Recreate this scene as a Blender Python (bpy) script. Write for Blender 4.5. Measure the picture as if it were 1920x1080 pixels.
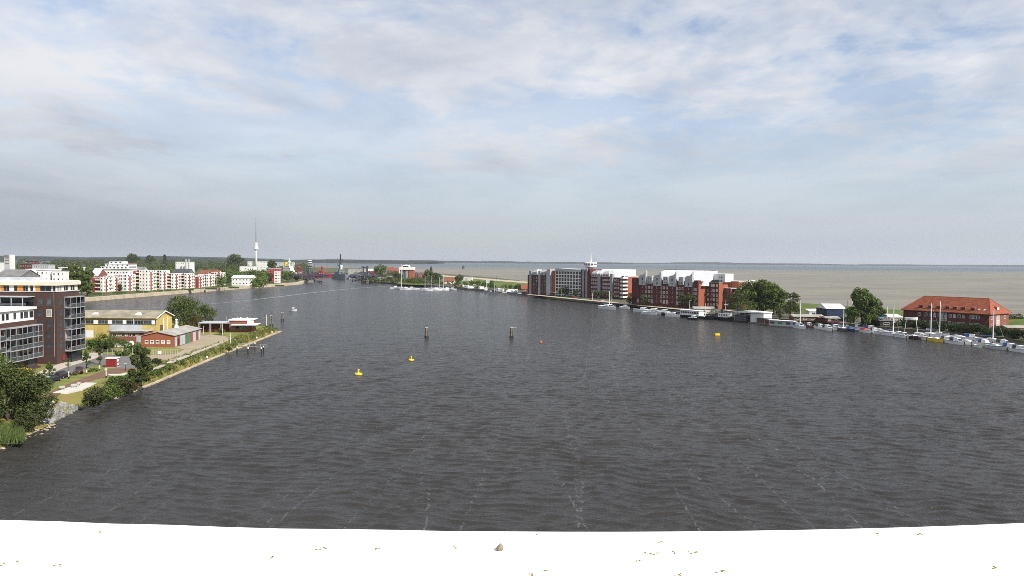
import bpy, bmesh, math, random
import numpy as np
from mathutils import Vector, Matrix, Euler

for _o in list(bpy.data.objects):
    bpy.data.objects.remove(_o, do_unlink=True)
scene = bpy.context.scene
COL = scene.collection
R = math.radians

# ------------------------------------------------------------------ camera
CAM_H = 30.0          # metres above the harbour water
FPX = 1450.0          # focal length in pixels of a 1920 wide frame
PITCH = math.atan(50.5 / FPX)
ROLL = R(0.45)
cam_d = bpy.data.cameras.new('camera')
cam_d.sensor_width = 36.0
cam_d.lens = 36.0 * FPX / 1920.0
cam_d.clip_start = 0.1
cam_d.clip_end = 60000
cam = bpy.data.objects.new('camera', cam_d)
COL.objects.link(cam)
CAM_M = (Matrix.Rotation(math.pi / 2 - PITCH, 3, 'X') @ Matrix.Rotation(ROLL, 3, 'Z'))
cam.matrix_world = Matrix.Translation((0, 0, CAM_H)) @ CAM_M.to_4x4()
scene.camera = cam

def ray(px, py):
    return CAM_M @ Vector(((px - 960) / FPX, (540 - py) / FPX, -1.0))

def G(px, py, z=0.0):
    """the spot on the level z that a survey sighting (px, py) meets"""
    d = ray(px, py)
    t = (z - CAM_H) / d.z
    return Vector((d.x * t, d.y * t, z))

def ZAT(px, py, y):
    """height of a sighting at distance y"""
    d = ray(px, py)
    return CAM_H + d.z * (y / d.y)

def XAT(px, y):
    return (px - 960) / FPX * y

# ------------------------------------------------------------------ light
SUN_EL, SUN_AZ = R(41), R(129)      # azimuth clockwise from +Y (view direction)
SUN_DIR = Vector((math.sin(SUN_AZ) * math.cos(SUN_EL), math.cos(SUN_AZ) * math.cos(SUN_EL), math.sin(SUN_EL)))
sl = bpy.data.lights.new('sun', 'SUN')
sl.energy = 4.6
sl.angle = R(0.55)
sl.color = (1.0, 0.955, 0.88)
so = bpy.data.objects.new('sun', sl)
so.rotation_euler = SUN_DIR.to_track_quat('Z', 'Y').to_euler()
so.location = (200, -200, 300)
COL.objects.link(so)

scene.view_settings.view_transform = 'Standard'
scene.view_settings.look = 'None'
scene.view_settings.gamma = 1
scene.view_settings.exposure = 0.35
scene.view_settings.use_curve_mapping = False
scene.cycles.volume_bounces = 0
scene.cycles.max_bounces = 6
scene.cycles.diffuse_bounces = 3
scene.cycles.glossy_bounces = 3
scene.cycles.transmission_bounces = 4
scene.cycles.caustics_reflective = False
scene.cycles.caustics_refractive = False
scene.cycles.pixel_filter_type = 'BLACKMAN_HARRIS'
scene.cycles.filter_width = 0.8
scene.cycles.use_denoising = False
try:
    scene.cycles.denoiser = 'OPENIMAGEDENOISE'
    scene.cycles.denoising_prefilter = 'ACCURATE'
except Exception:
    pass

# node helpers ------------------------------------------------------
class NT:
    def __init__(self, tree):
        self.t = tree
        tree.nodes.clear()
    def n(self, typ, **kw):
        nd = self.t.nodes.new(typ)
        for k, v in kw.items():
            setattr(nd, k, v)
        return nd
    def l(self, a, b):
        self.t.links.new(a, b)
    def math(self, op, a, b=None, c=None, clamp=False):
        nd = self.n('ShaderNodeMath', operation=op)
        nd.use_clamp = clamp
        for i, v in enumerate((a, b, c)):
            if v is None:
                continue
            if isinstance(v, (int, float)):
                nd.inputs[i].default_value = v
            else:
                self.l(v, nd.inputs[i])
        return nd.outputs[0]
    def noise(self, vec, scale, detail=4, rough=0.5, dist=0.0, dim='3D'):
        nd = self.n('ShaderNodeTexNoise', noise_dimensions=dim)
        nd.inputs['Scale'].default_value = scale
        nd.inputs['Detail'].default_value = detail
        nd.inputs['Roughness'].default_value = rough
        nd.inputs['Distortion'].default_value = dist
        if vec is not None:
            self.l(vec, nd.inputs['Vector'])
        return nd.outputs['Fac']
    def mapping(self, vec, scale=(1, 1, 1), loc=(0, 0, 0), rot=(0, 0, 0)):
        nd = self.n('ShaderNodeMapping')
        nd.inputs['Scale'].default_value = scale
        nd.inputs['Location'].default_value = loc
        nd.inputs['Rotation'].default_value = rot
        self.l(vec, nd.inputs['Vector'])
        return nd.outputs[0]
    def ramp(self, fac, stops, interp='LINEAR'):
        nd = self.n('ShaderNodeValToRGB')
        nd.color_ramp.interpolation = interp
        el = nd.color_ramp.elements
        while len(el) < len(stops):
            el.new(0.5)
        for e, (p, c) in zip(el, stops):
            e.position = p
            e.color = (c, c, c, 1) if isinstance(c, (int, float)) else (*c, 1)
        self.l(fac, nd.inputs[0])
        return nd.outputs[0]
    def mix(self, fac, a, b):
        nd = self.n('ShaderNodeMix', data_type='RGBA')
        for s, v in ((nd.inputs[0], fac), (nd.inputs[6], a), (nd.inputs[7], b)):
            if isinstance(v, (int, float)):
                s.default_value = v
            elif isinstance(v, (tuple, list)):
                s.default_value = (*v, 1) if len(v) == 3 else v
            else:
                self.l(v, s)
        return nd.outputs[2]

# ------------------------------------------------------------------ world
SKY_OFF = (3.74, 7.83, 0)
world = bpy.data.worlds.new('World')
scene.world = world
world.use_nodes = True
W = NT(world.node_tree)
geo = W.n('ShaderNodeTexCoord').outputs['Generated']
sep = W.n('ShaderNodeSeparateXYZ'); W.l(geo, sep.inputs[0])
sky = W.n('ShaderNodeTexSky')
sky.sky_type = 'NISHITA'
sky.sun_disc = False
sky.sun_elevation = SUN_EL
sky.sun_rotation = SUN_AZ
sky.altitude = 0
sky.air_density = 1.0
sky.dust_density = 0.6
sky.ozone_density = 1.0
zc = W.math('MAXIMUM', sep.outputs[2], 0.0)
zden = W.math('ADD', zc, 0.11)
comb = W.n('ShaderNodeCombineXYZ')
W.l(W.math('DIVIDE', sep.outputs[0], zden), comb.inputs[0])
W.l(W.math('DIVIDE', sep.outputs[1], zden), comb.inputs[1])
pv = comb.outputs[0]                         # a cloud sheet seen from below
big = W.noise(W.mapping(pv, (0.62, 0.60, 1), SKY_OFF, (0, 0, 0.5)), 1.0, 3, 0.5, 0.3)
mid = W.noise(W.mapping(pv, (2.3, 2.1, 1), (2.3, 7.1, 0), (0, 0, -0.35)), 1.0, 5, 0.6, 0.4)
fin = W.noise(W.mapping(pv, (8.0, 6.4, 1), (0.3, 1.7, 0), (0, 0, 0.25)), 1.0, 6, 0.6, 0.3)
dens = W.math('ADD', W.math('MULTIPLY', big, 0.44), W.math('ADD', W.math('MULTIPLY', mid, 0.36), W.math('MULTIPLY', fin, 0.20)))
cov = W.ramp(dens, [(0.385, 0.04), (0.465, 0.60), (0.55, 0.96)])
# low in the sky the layer and the moist air below it merge into one even veil
veil = W.ramp(zc, [(0.0, 0.92), (0.05, 0.84), (0.13, 0.60), (0.24, 0.28), (0.6, 0.15)])
vn = W.noise(W.mapping(pv, (0.30, 0.22, 1), (0.2, 4.0, 0)), 1.0, 2, 0.5)
bank = W.ramp(W.math('ADD', W.math('MULTIPLY', sep.outputs[0], 0.5), 0.5), [(0.22, 1.0), (0.66, 0.0)])      # the grey layer is thicker over the town side
veil = W.math('ADD', veil, W.math('MULTIPLY', W.math('SUBTRACT', vn, 0.5), 0.8))
veil = W.math('ADD', veil, W.math('MULTIPLY', bank, 0.16), clamp=True)
lowcut = W.ramp(zc, [(0.02, 0.3), (0.12, 1.0)])
cover = W.math('MAXIMUM', W.math('MULTIPLY', cov, lowcut), veil, clamp=True)
shade = W.noise(W.mapping(pv, (1.3, 0.9, 1), (5.3, 2.2, 0)), 1.0, 6, 0.6, 0.3)
ccol = W.ramp(shade, [(0.34, (0.62, 0.665, 0.76)), (0.60, (0.92, 0.93, 0.965))])
ccol = W.mix(W.ramp(zc, [(0.03, 1.0), (0.2, 0.0)]), ccol, W.mix(bank, (0.585, 0.645, 0.72), (0.47, 0.512, 0.57)))
bg1 = W.n('ShaderNodeBackground'); bg1.inputs[1].default_value = 0.115
tint = W.n('ShaderNodeMix', data_type='RGBA', blend_type='MULTIPLY'); tint.inputs[0].default_value = 1.0
tint.inputs[7].default_value = (0.93, 0.95, 1.02, 1)
W.l(sky.outputs[0], tint.inputs[6]); W.l(tint.outputs[2], bg1.inputs[0])
bg2 = W.n('ShaderNodeBackground'); bg2.inputs[1].default_value = 0.71
W.l(ccol, bg2.inputs[0])
mx = W.n('ShaderNodeMixShader')
W.l(cover, mx.inputs[0]); W.l(bg1.outputs[0], mx.inputs[1]); W.l(bg2.outputs[0], mx.inputs[2])
wo = W.n('ShaderNodeOutputWorld'); W.l(mx.outputs[0], wo.inputs[0])
# ------------------------------------------------------------------ materials
MATS = {}
def mat(name, col, rough=0.7, var=0.12, scale=0.6, metal=0.0, spec=0.4, bump=0.0, bscale=3.0, stretch=(1, 1, 1), col2=None, coords='Object'):
    """a procedural paint / stone / cloth: base colour broken up by two noises"""
    if name in MATS:
        return MATS[name]
    m = bpy.data.materials.new(name)
    m.use_nodes = True
    N = NT(m.node_tree)
    tc = N.n('ShaderNodeTexCoord').outputs[coords]
    v = N.mapping(tc, stretch)
    n1 = N.noise(v, scale, 5, 0.6)
    c2 = col2 or tuple(max(0, c * (1 - 2.2 * var)) for c in col)
    c1 = tuple(min(1, c * (1 + var)) for c in col)
    f = N.ramp(n1, [(0.32, 0.0), (0.68, 1.0)])
    base = N.mix(f, c2, c1)
    b = N.n('ShaderNodeBsdfPrincipled')
    N.l(base, b.inputs['Base Color'])
    b.inputs['Roughness'].default_value = rough
    b.inputs['Metallic'].default_value = metal
    b.inputs['Specular IOR Level'].default_value = spec
    if bump:
        bp = N.n('ShaderNodeBump')
        bp.inputs['Strength'].default_value = bump
        bp.inputs['Distance'].default_value = 0.2
        N.l(N.noise(v, bscale, 4, 0.6), bp.inputs['Height'])
        N.l(bp.outputs[0], b.inputs['Normal'])
    o = N.n('ShaderNodeOutputMaterial')
    N.l(b.outputs[0], o.inputs[0])
    MATS[name] = m
    return m

def brick_mat(name, c1, c2, mortar, scale=1.0):
    if name in MATS:
        return MATS[name]
    m = bpy.data.materials.new(name); m.use_nodes = True
    N = NT(m.node_tree)
    tc = N.n('ShaderNodeTexCoord').outputs['Object']
    s = N.n('ShaderNodeSeparateXYZ'); N.l(tc, s.inputs[0])
    cb = N.n('ShaderNodeCombineXYZ')
    N.l(N.math('ADD', s.outputs[0], s.outputs[1]), cb.inputs[0]); N.l(s.outputs[2], cb.inputs[1])
    br = N.n('ShaderNodeTexBrick')
    br.inputs['Scale'].default_value = 1.0
    br.inputs['Brick Width'].default_value = 0.5 * scale
    br.inputs['Row Height'].default_value = 0.16 * scale
    br.inputs['Mortar Size'].default_value = 0.02 * scale
    br.inputs['Color1'].default_value = (*c1, 1); br.inputs['Color2'].default_value = (*c2, 1); br.inputs['Mortar'].default_value = (*mortar, 1)
    N.l(cb.outputs[0], br.inputs['Vector'])
    n1 = N.noise(tc, 0.25, 5, 0.65)
    col = N.mix(N.math('MULTIPLY', N.ramp(n1, [(0.35, 0), (0.7, 1)]), 0.35), br.outputs['Color'], tuple(c * 0.65 for c in c1))
    b = N.n('ShaderNodeBsdfPrincipled'); N.l(col, b.inputs['Base Color']); b.inputs['Roughness'].default_value = 0.85
    b.inputs['Specular IOR Level'].default_value = 0.25
    o = N.n('ShaderNodeOutputMaterial'); N.l(b.outputs[0], o.inputs[0])
    MATS[name] = m
    return m

def leaf_mat(name, ca, cb_, scale=0.35):
    if name in MATS:
        return MATS[name]
    m = bpy.data.materials.new(name); m.use_nodes = True
    N = NT(m.node_tree)
    g = N.n('ShaderNodeNewGeometry')
    n1 = N.noise(g.outputs['Position'], scale, 3, 0.6)
    f = N.math('ADD', N.math('MULTIPLY', g.outputs['Random Per Island'], 0.6), N.math('MULTIPLY', n1, 0.5))
    col = N.mix(N.ramp(f, [(0.2, 0), (0.85, 1)]), ca, cb_)
    b = N.n('ShaderNodeBsdfPrincipled'); N.l(col, b.inputs['Base Color']); b.inputs['Roughness'].default_value = 0.75
    b.inputs['Specular IOR Level'].default_value = 0.2
    tr = N.n('ShaderNodeBsdfTranslucent'); N.l(col, tr.inputs[0])
    ms = N.n('ShaderNodeMixShader'); ms.inputs[0].default_value = 0.28
    N.l(b.outputs[0], ms.inputs[1]); N.l(tr.outputs[0], ms.inputs[2])
    o = N.n('ShaderNodeOutputMaterial'); N.l(ms.outputs[0], o.inputs[0])
    MATS[name] = m
    return m

def glass_mat(name, col=(0.02, 0.025, 0.03), rough=0.08):
    m = mat(name, col, rough, 0.25, 0.7, 0, 0.8)
    return m

M = dict(
    white=mat('white_render', (0.76, 0.75, 0.72), 0.7, 0.05, 0.3),
    white_metal=mat('white_gelcoat', (0.78, 0.78, 0.77), 0.35, 0.04, 0.8),
    offwhite=mat('cream_render', (0.70, 0.64, 0.52), 0.8, 0.07, 0.3),
    roofwhite=mat('white_sheet_roof', (0.80, 0.80, 0.80), 0.5, 0.04, 0.4),
    grey=mat('grey_metal', (0.30, 0.31, 0.32), 0.5, 0.1, 0.5),
    lgrey=mat('light_grey_metal', (0.48, 0.49, 0.50), 0.5, 0.08, 0.5),
    slabgrey=mat('slab_grey', (0.36, 0.36, 0.36), 0.7, 0.12, 0.6),
    zinc=mat('zinc_sheet', (0.42, 0.43, 0.44), 0.45, 0.08, 0.5, 0.0),
    dgrey=mat('dark_grey', (0.07, 0.072, 0.076), 0.6, 0.2, 0.6),
    black=mat('black_paint', (0.015, 0.015, 0.017), 0.5, 0.2, 1),
    conc=mat('concrete', (0.42, 0.40, 0.36), 0.9, 0.12, 0.5, bump=0.2),
    concdark=mat('weathered_concrete', (0.22, 0.205, 0.185), 0.9, 0.2, 0.4, bump=0.2),
    beige=mat('beige_quay_stone', (0.50, 0.42, 0.31), 0.9, 0.12, 0.3),
    wood=mat('weathered_timber', (0.19, 0.16, 0.13), 0.9, 0.25, 2.0, stretch=(4, 4, 0.5)),
    plank=mat('grey_brown_planks', (0.27, 0.23, 0.19), 0.9, 0.2, 1.0),
    darkwood=mat('tarred_timber', (0.035, 0.03, 0.027), 0.9, 0.3, 1.0),
    glass=glass_mat('dark_glass'),
    paleglass=glass_mat('pale_glass', (0.24, 0.255, 0.26), 0.15),
    glass2=glass_mat('grey_glass', (0.07, 0.08, 0.09)),
    curtain=mat('curtained_glass', (0.35, 0.34, 0.32), 0.3, 0.2, 1.2),
    yellow=mat('yellow_paint', (0.80, 0.58, 0.02), 0.5, 0.08, 0.8),
    orange=mat('orange_panel', (0.62, 0.25, 0.035), 0.6, 0.1, 0.8),
    red=mat('red_paint', (0.26, 0.028, 0.028), 0.5, 0.12, 0.8),
    brightred=mat('bright_red_paint', (0.40, 0.025, 0.045), 0.5, 0.1, 0.8),
    winered=mat('wine_red_paint', (0.055, 0.007, 0.011), 0.3, 0.1, 0.8),
    blue=mat('blue_paint', (0.03, 0.07, 0.22), 0.45, 0.15, 0.8),
    skyblue=mat('pale_blue_tarp', (0.16, 0.34, 0.62), 0.6, 0.15, 0.8),
    navygrey=mat('naval_grey', (0.17, 0.19, 0.22), 0.6, 0.1, 0.2),
    steelblue=mat('blue_steel', (0.045, 0.052, 0.075), 0.5, 0.15, 0.3),
    green=mat('green_paint', (0.06, 0.20, 0.08), 0.6, 0.1, 0.8),
    brown=mat('brown_boards', (0.16, 0.09, 0.055), 0.8, 0.2, 1.0),
    tile=mat('red_clay_tiles', (0.29, 0.082, 0.04), 0.85, 0.16, 0.6),
    tiledark=mat('dark_red_tiles', (0.23, 0.075, 0.05), 0.85, 0.16, 0.6),
    slate=mat('grey_roofing', (0.20, 0.195, 0.19), 0.85, 0.15, 0.3),
    fibre=mat('fibre_cement_roof', (0.36, 0.34, 0.30), 0.9, 0.15, 0.25, stretch=(1, 1, 1)),
    lichen=mat('lichen_cement_roof', (0.31, 0.275, 0.20), 0.9, 0.2, 0.25),
    render_yellow=mat('yellow_render', (0.54, 0.41, 0.13), 0.85, 0.1, 0.25),
    tyre=mat('rubber', (0.02, 0.02, 0.02), 0.8, 0.1, 1),
    silver=mat('silver_trim', (0.5, 0.5, 0.52), 0.3, 0.05, 1, 0.6),
    carblack=mat('black_car_paint', (0.018, 0.02, 0.024), 0.22, 0.05, 1),
    cardark=mat('dark_violet_car_paint', (0.028, 0.014, 0.022), 0.22, 0.05, 1),
    carwhite=mat('white_car_paint', (0.72, 0.72, 0.72), 0.25, 0.03, 1),
    sail=mat('sail_cover_cloth', (0.05, 0.09, 0.25), 0.8, 0.15, 1),
    lawn=None,
    brickdark=brick_mat('dark_clinker', (0.085, 0.038, 0.03), (0.06, 0.03, 0.027), (0.095, 0.075, 0.065)),
    brickred=brick_mat('red_brick', (0.27, 0.065, 0.04), (0.20, 0.05, 0.035), (0.26, 0.17, 0.13)),
    brick_orange_and_sunlit=brick_mat('orange_and_sunlit_brick', (0.34, 0.085, 0.04), (0.28, 0.072, 0.035), (0.30, 0.16, 0.11)),  # also the sunlit copy of wine brick on the hotel row's end walls
    brickwine=brick_mat('wine_brick', (0.125, 0.024, 0.025), (0.09, 0.02, 0.022), (0.12, 0.07, 0.06)),  # base deepened to carry the shade of the harbour fronts
    leafdark=leaf_mat('dark_leaves', (0.034, 0.048, 0.014), (0.12, 0.145, 0.044)),
    leafmid=leaf_mat('green_leaves', (0.052, 0.086, 0.018), (0.145, 0.195, 0.05)),
    leaflight=leaf_mat('light_leaves', (0.06, 0.10, 0.02), (0.14, 0.19, 0.045)),
    leafolive=leaf_mat('olive_leaves', (0.04, 0.052, 0.016), (0.10, 0.11, 0.04)),
    leafwillow=leaf_mat('willow_leaves', (0.045, 0.07, 0.02), (0.13, 0.16, 0.05)),
    leafbrown=leaf_mat('dry_brown_leaves', (0.06, 0.045, 0.02), (0.13, 0.085, 0.035)),
    leafhedge=leaf_mat('hedge_leaves', (0.014, 0.028, 0.008), (0.045, 0.07, 0.02)),
    navy=mat('navy_blue_sheet', (0.022, 0.035, 0.085), 0.5, 0.15, 0.6),
    reed=leaf_mat('reed_green', (0.06, 0.10, 0.024), (0.15, 0.19, 0.06)),
    drygrass=leaf_mat('dry_grass', (0.13, 0.14, 0.035), (0.27, 0.24, 0.08)),
    bark=mat('bark', (0.10, 0.08, 0.06), 0.95, 0.25, 2.0, stretch=(3, 3, 0.6)),
    birch=mat('pale_bark', (0.45, 0.43, 0.38), 0.9, 0.25, 2.0),
    rock=mat('grey_rock', (0.25, 0.245, 0.24), 0.95, 0.3, 0.9, coords='Object'),
    rocktan=mat('tan_rock', (0.38, 0.32, 0.24), 0.95, 0.25, 1.2),
    flagwhite=mat('flag_cloth', (0.7, 0.65, 0.6), 0.8, 0.05, 1),
)

# ------------------------------------------------------------------ mesh builder
class MB:
    def __init__(self):
        self.v = []; self.f = []
    def quad(self, *p):
        i = len(self.v); self.v += [tuple(q) for q in p]; self.f.append(tuple(range(i, i + len(p)))); return self
    def box(self, x0, x1, y0, y1, z0, z1):
        i = len(self.v)
        self.v += [(x0, y0, z0), (x1, y0, z0), (x1, y1, z0), (x0, y1, z0), (x0, y0, z1), (x1, y0, z1), (x1, y1, z1), (x0, y1, z1)]
        self.f += [tuple(i + k for k in q) for q in ((0, 3, 2, 1), (4, 5, 6, 7), (0, 1, 5, 4), (1, 2, 6, 5), (2, 3, 7, 6), (3, 0, 4, 7))]
        return self
    def cbox(self, c, s, rz=0.0, taper=1.0):
        i = len(self.v)
        ca, sa = math.cos(rz), math.sin(rz)
        for dz, t in ((-0.5, 1.0), (0.5, taper)):
            for dx, dy in ((-.5, -.5), (.5, -.5), (.5, .5), (-.5, .5)):
                x, y = dx * s[0] * t, dy * s[1] * t
                self.v.append((c[0] + x * ca - y * sa, c[1] + x * sa + y * ca, c[2] + dz * s[2]))
        self.f += [tuple(i + k for k in q) for q in ((0, 3, 2, 1), (4, 5, 6, 7), (0, 1, 5, 4), (1, 2, 6, 5), (2, 3, 7, 6), (3, 0, 4, 7))]
        return self
    def prism(self, poly, z0, z1):
        """upright prism over a counter-clockwise outline; z0, z1 may be lists"""
        n = len(poly); i = len(self.v)
        a = z0 if hasattr(z0, '__len__') else [z0] * n
        b = z1 if hasattr(z1, '__len__') else [z1] * n
        self.v += [(p[0], p[1], a[k]) for k, p in enumerate(poly)] + [(p[0], p[1], b[k]) for k, p in enumerate(poly)]
        self.f.append(tuple(i + k for k in range(n - 1, -1, -1)))
        self.f.append(tuple(i + n + k for k in range(n)))
        for k in range(n):
            j = (k + 1) % n
            self.f.append((i + k, i + j, i + n + j, i + n + k))
        return self
    def section(self, prof, y0, y1):
        """profile [(x,z)] counter-clockwise seen from -y, run along y"""
        n = len(prof); i = len(self.v)
        self.v += [(p[0], y0, p[1]) for p in prof] + [(p[0], y1, p[1]) for p in prof]
        self.f.append(tuple(i + k for k in range(n)))
        self.f.append(tuple(i + n + k for k in range(n - 1, -1, -1)))
        for k in range(n):
            j = (k + 1) % n
            self.f.append((i + j, i + k, i + n + k, i + n + j))
        return self
    def sectionx(self, prof, x0, x1):
        n = len(prof); i = len(self.v)
        self.v += [(x0, p[0], p[1]) for p in prof] + [(x1, p[0], p[1]) for p in prof]
        self.f.append(tuple(i + k for k in range(n - 1, -1, -1)))
        self.f.append(tuple(i + n + k for k in range(n)))
        for k in range(n):
            j = (k + 1) % n
            self.f.append((i + k, i + j, i + n + j, i + n + k))
        return self
    def tube(self, a, b, r0, r1=None, n=6):
        r1 = r0 if r1 is None else r1
        a, b = Vector(a), Vector(b)
        d = (b - a).normalized()
        u = d.orthogonal().normalized(); w = d.cross(u)
        i = len(self.v)
        for p, r in ((a, r0), (b, r1)):
            for k in range(n):
                t = 2 * math.pi * k / n
                self.v.append(tuple(p + u * (r * math.cos(t)) + w * (r * math.sin(t))))
        for k in range(n):
            j = (k + 1) % n
            self.f.append((i + k, i + j, i + n + j, i + n + k))
        self.f.append(tuple(i + k for k in range(n - 1, -1, -1)))
        self.f.append(tuple(i + n + k for k in range(n)))
        return self
    def path(self, pts, r, n=5):
        for a, b in zip(pts, pts[1:]):
            self.tube(a, b, r, r, n)
        return self
    def lathe(self, prof, n=12, c=(0, 0)):
        """prof [(r,z)] bottom to top"""
        i = len(self.v); m = len(prof)
        for r, z in prof:
            for k in range(n):
                t = 2 * math.pi * k / n
                self.v.append((c[0] + r * math.cos(t), c[1] + r * math.sin(t), z))
        for s in range(m - 1):
            for k in range(n):
                j = (k + 1) % n
                self.f.append((i + s * n + k, i + s * n + j, i + (s + 1) * n + j, i + (s + 1) * n + k))
        self.f.append(tuple(i + k for k in range(n - 1, -1, -1)))
        self.f.append(tuple(i + (m - 1) * n + k for k in range(n)))
        return self
    def mesh(self, name):
        me = bpy.data.meshes.new(name)
        me.from_pydata(self.v, [], self.f)
        me.update()
        return me
    def build(self, name, m, parent=None, loc=(0, 0, 0), rz=0.0, smooth=False):
        return put(name, self.mesh(name), m, parent, loc, rz, smooth)

def put(name, me, m=None, parent=None, loc=(0, 0, 0), rz=0.0, smooth=False, rot=None, scale=None):
    if m is not None and not me.materials:
        me.materials.append(M[m] if isinstance(m, str) else m)
    if smooth:
        for p in me.polygons:
            p.use_smooth = True
    o = bpy.data.objects.new(name, me)
    COL.objects.link(o)
    o.parent = parent
    o.location = loc
    o.rotation_euler = rot if rot is not None else (0, 0, rz)
    if scale is not None:
        o.scale = scale if hasattr(scale, '__len__') else (scale,) * 3
    return o

def tag(o, label, cat, group=None, kind=None):
    if label: o['label'] = label
    if cat: o['category'] = cat
    if group: o['group'] = group
    if kind: o['kind'] = kind
    return o

def thing(name, label, cat, loc=(0, 0, 0), rz=0.0, group=None, scale=None):
    o = bpy.data.objects.new(name, None)
    o.empty_display_size = 0.5
    COL.objects.link(o)
    o.location = loc
    o.rotation_euler = (0, 0, rz)
    if scale is not None:
        o.scale = (scale,) * 3 if not hasattr(scale, '__len__') else scale
    return tag(o, label, cat, group)

def struct(name, mb, m, smooth=False):
    o = mb.build(name, m, smooth=smooth)
    o['kind'] = 'structure'
    return o

def copy_tree(o, parent=None):
    c = o.copy(); COL.objects.link(c); c.parent = parent
    for ch in KIDS.get(o.name, []):
        copy_tree(ch, c)
    return c
KIDS = {}

_winmesh = {}
_wr = random.Random(5)
def window(parent, x, z, w, h, face, off, frame='white', pane='glass', bars=(), name='window', depth=0.06, fr=0.09):
    """a window on the wall face of a building's own axes: face is -y,+y,-x,+x; off is the wall plane"""
    if pane == 'glass':
        q = _wr.random(); pane = 'curtain' if q < .13 else 'glass2' if q < .38 else 'glass'
    key = (round(w, 2), round(h, 2), frame, pane, bars, depth, fr)
    if key not in _winmesh:
        a = MB()
        hw, hh = w / 2, h / 2
        a.box(-hw, hw, -depth, 0.02, -hh, -hh + fr).box(-hw, hw, -depth, 0.02, hh - fr, hh)
        a.box(-hw, -hw + fr, -depth, 0.02, -hh + fr, hh - fr).box(hw - fr, hw, -depth, 0.02, -hh + fr, hh - fr)
        for b in bars:
            k, t = b[0], float(b[1:])
            if k == 'v': a.box(-hw + w * t - fr * .4, -hw + w * t + fr * .4, -depth * .8, 0.02, -hh + fr, hh - fr)
            else: a.box(-hw + fr, hw - fr, -depth * .75, 0.02, -hh + h * t - fr * .4, -hh + h * t + fr * .4)
        p = MB().box(-hw + fr * .5, hw - fr * .5, -depth * .3, 0.015, -hh + fr * .5, hh - fr * .5)
        fm, pm = a.mesh('window'), p.mesh('pane')
        fm.materials.append(M[frame]); pm.materials.append(M[pane])
        _winmesh[key] = (fm, pm)
    fm, pm = _winmesh[key]
    rz = {'-y': 0, '+x': math.pi / 2, '+y': math.pi, '-x': -math.pi / 2}[face]
    loc = {'-y': (x, off, z), '+y': (x, off, z), '+x': (off, x, z), '-x': (off, x, z)}[face]
    o = put(name, fm, None, parent, loc, rz)
    put('pane', pm, None, o)
    return o
# ------------------------------------------------------------------ ground materials
def ground_mat(name, cols, scale, fine=2.0, bump=0.3, rough=0.95):
    m = bpy.data.materials.new(name); m.use_nodes = True
    N = NT(m.node_tree)
    g = N.n('ShaderNodeNewGeometry').outputs['Position']
    n1 = N.noise(g, scale, 5, 0.62)
    n2 = N.noise(g, fine, 4, 0.6)
    f = N.math('ADD', N.math('MULTIPLY', n1, 0.68), N.math('MULTIPLY', n2, 0.32))
    k = len(cols)
    col = N.ramp(f, [(0.33 + 0.34 * i / (k - 1), c) for i, c in enumerate(cols)])
    b = N.n('ShaderNodeBsdfPrincipled'); N.l(col, b.inputs['Base Color']); b.inputs['Roughness'].default_value = rough
    b.inputs['Specular IOR Level'].default_value = 0.15
    bp = N.n('ShaderNodeBump'); bp.inputs['Strength'].default_value = bump; bp.inputs['Distance'].default_value = 0.3
    N.l(n2, bp.inputs['Height']); N.l(bp.outputs[0], b.inputs['Normal'])
    o = N.n('ShaderNodeOutputMaterial'); N.l(b.outputs[0], o.inputs[0])
    MATS[name] = m
    return m
M['lawn'] = ground_mat('lawn_grass', [(0.10, 0.135, 0.03), (0.19, 0.195, 0.055), (0.29, 0.25, 0.10)], 0.18)
M['dike'] = ground_mat('dike_grass', [(0.06, 0.095, 0.02), (0.10, 0.135, 0.032), (0.16, 0.165, 0.06)], 0.05, 0.6)
M['slope'] = ground_mat('bank_grass', [(0.09, 0.125, 0.025), (0.19, 0.18, 0.05), (0.24, 0.16, 0.065)], 0.25)
M['farground'] = ground_mat('far_ground', [(0.045, 0.07, 0.02), (0.085, 0.10, 0.035), (0.15, 0.13, 0.08)], 0.01, 0.2)
M['asphalt'] = ground_mat('asphalt_road', [(0.13, 0.125, 0.12), (0.19, 0.18, 0.17)], 0.3, 3)
M['paving'] = ground_mat('light_paving', [(0.40, 0.36, 0.31), (0.52, 0.47, 0.40)], 0.4, 3, 0.1)
M['yard'] = ground_mat('beige_yard_concrete', [(0.28, 0.23, 0.155), (0.38, 0.32, 0.23)], 0.25, 2, 0.1)
M['brickpath'] = ground_mat('brown_clinker_path', [(0.14, 0.085, 0.06), (0.20, 0.125, 0.09)], 0.4, 3, 0.1)
M['plaza'] = ground_mat('white_concrete_slab', [(0.48, 0.455, 0.40), (0.60, 0.57, 0.51)], 0.6, 3, 0.05)
M['sand'] = ground_mat('sand_flat', [(0.36, 0.30, 0.21), (0.48, 0.41, 0.30)], 0.03, 0.5, 0.1)
M['quay_soil'] = ground_mat('dark_quay_ground', [(0.06, 0.06, 0.04), (0.15, 0.14, 0.10)], 0.15, 1.0)

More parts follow.
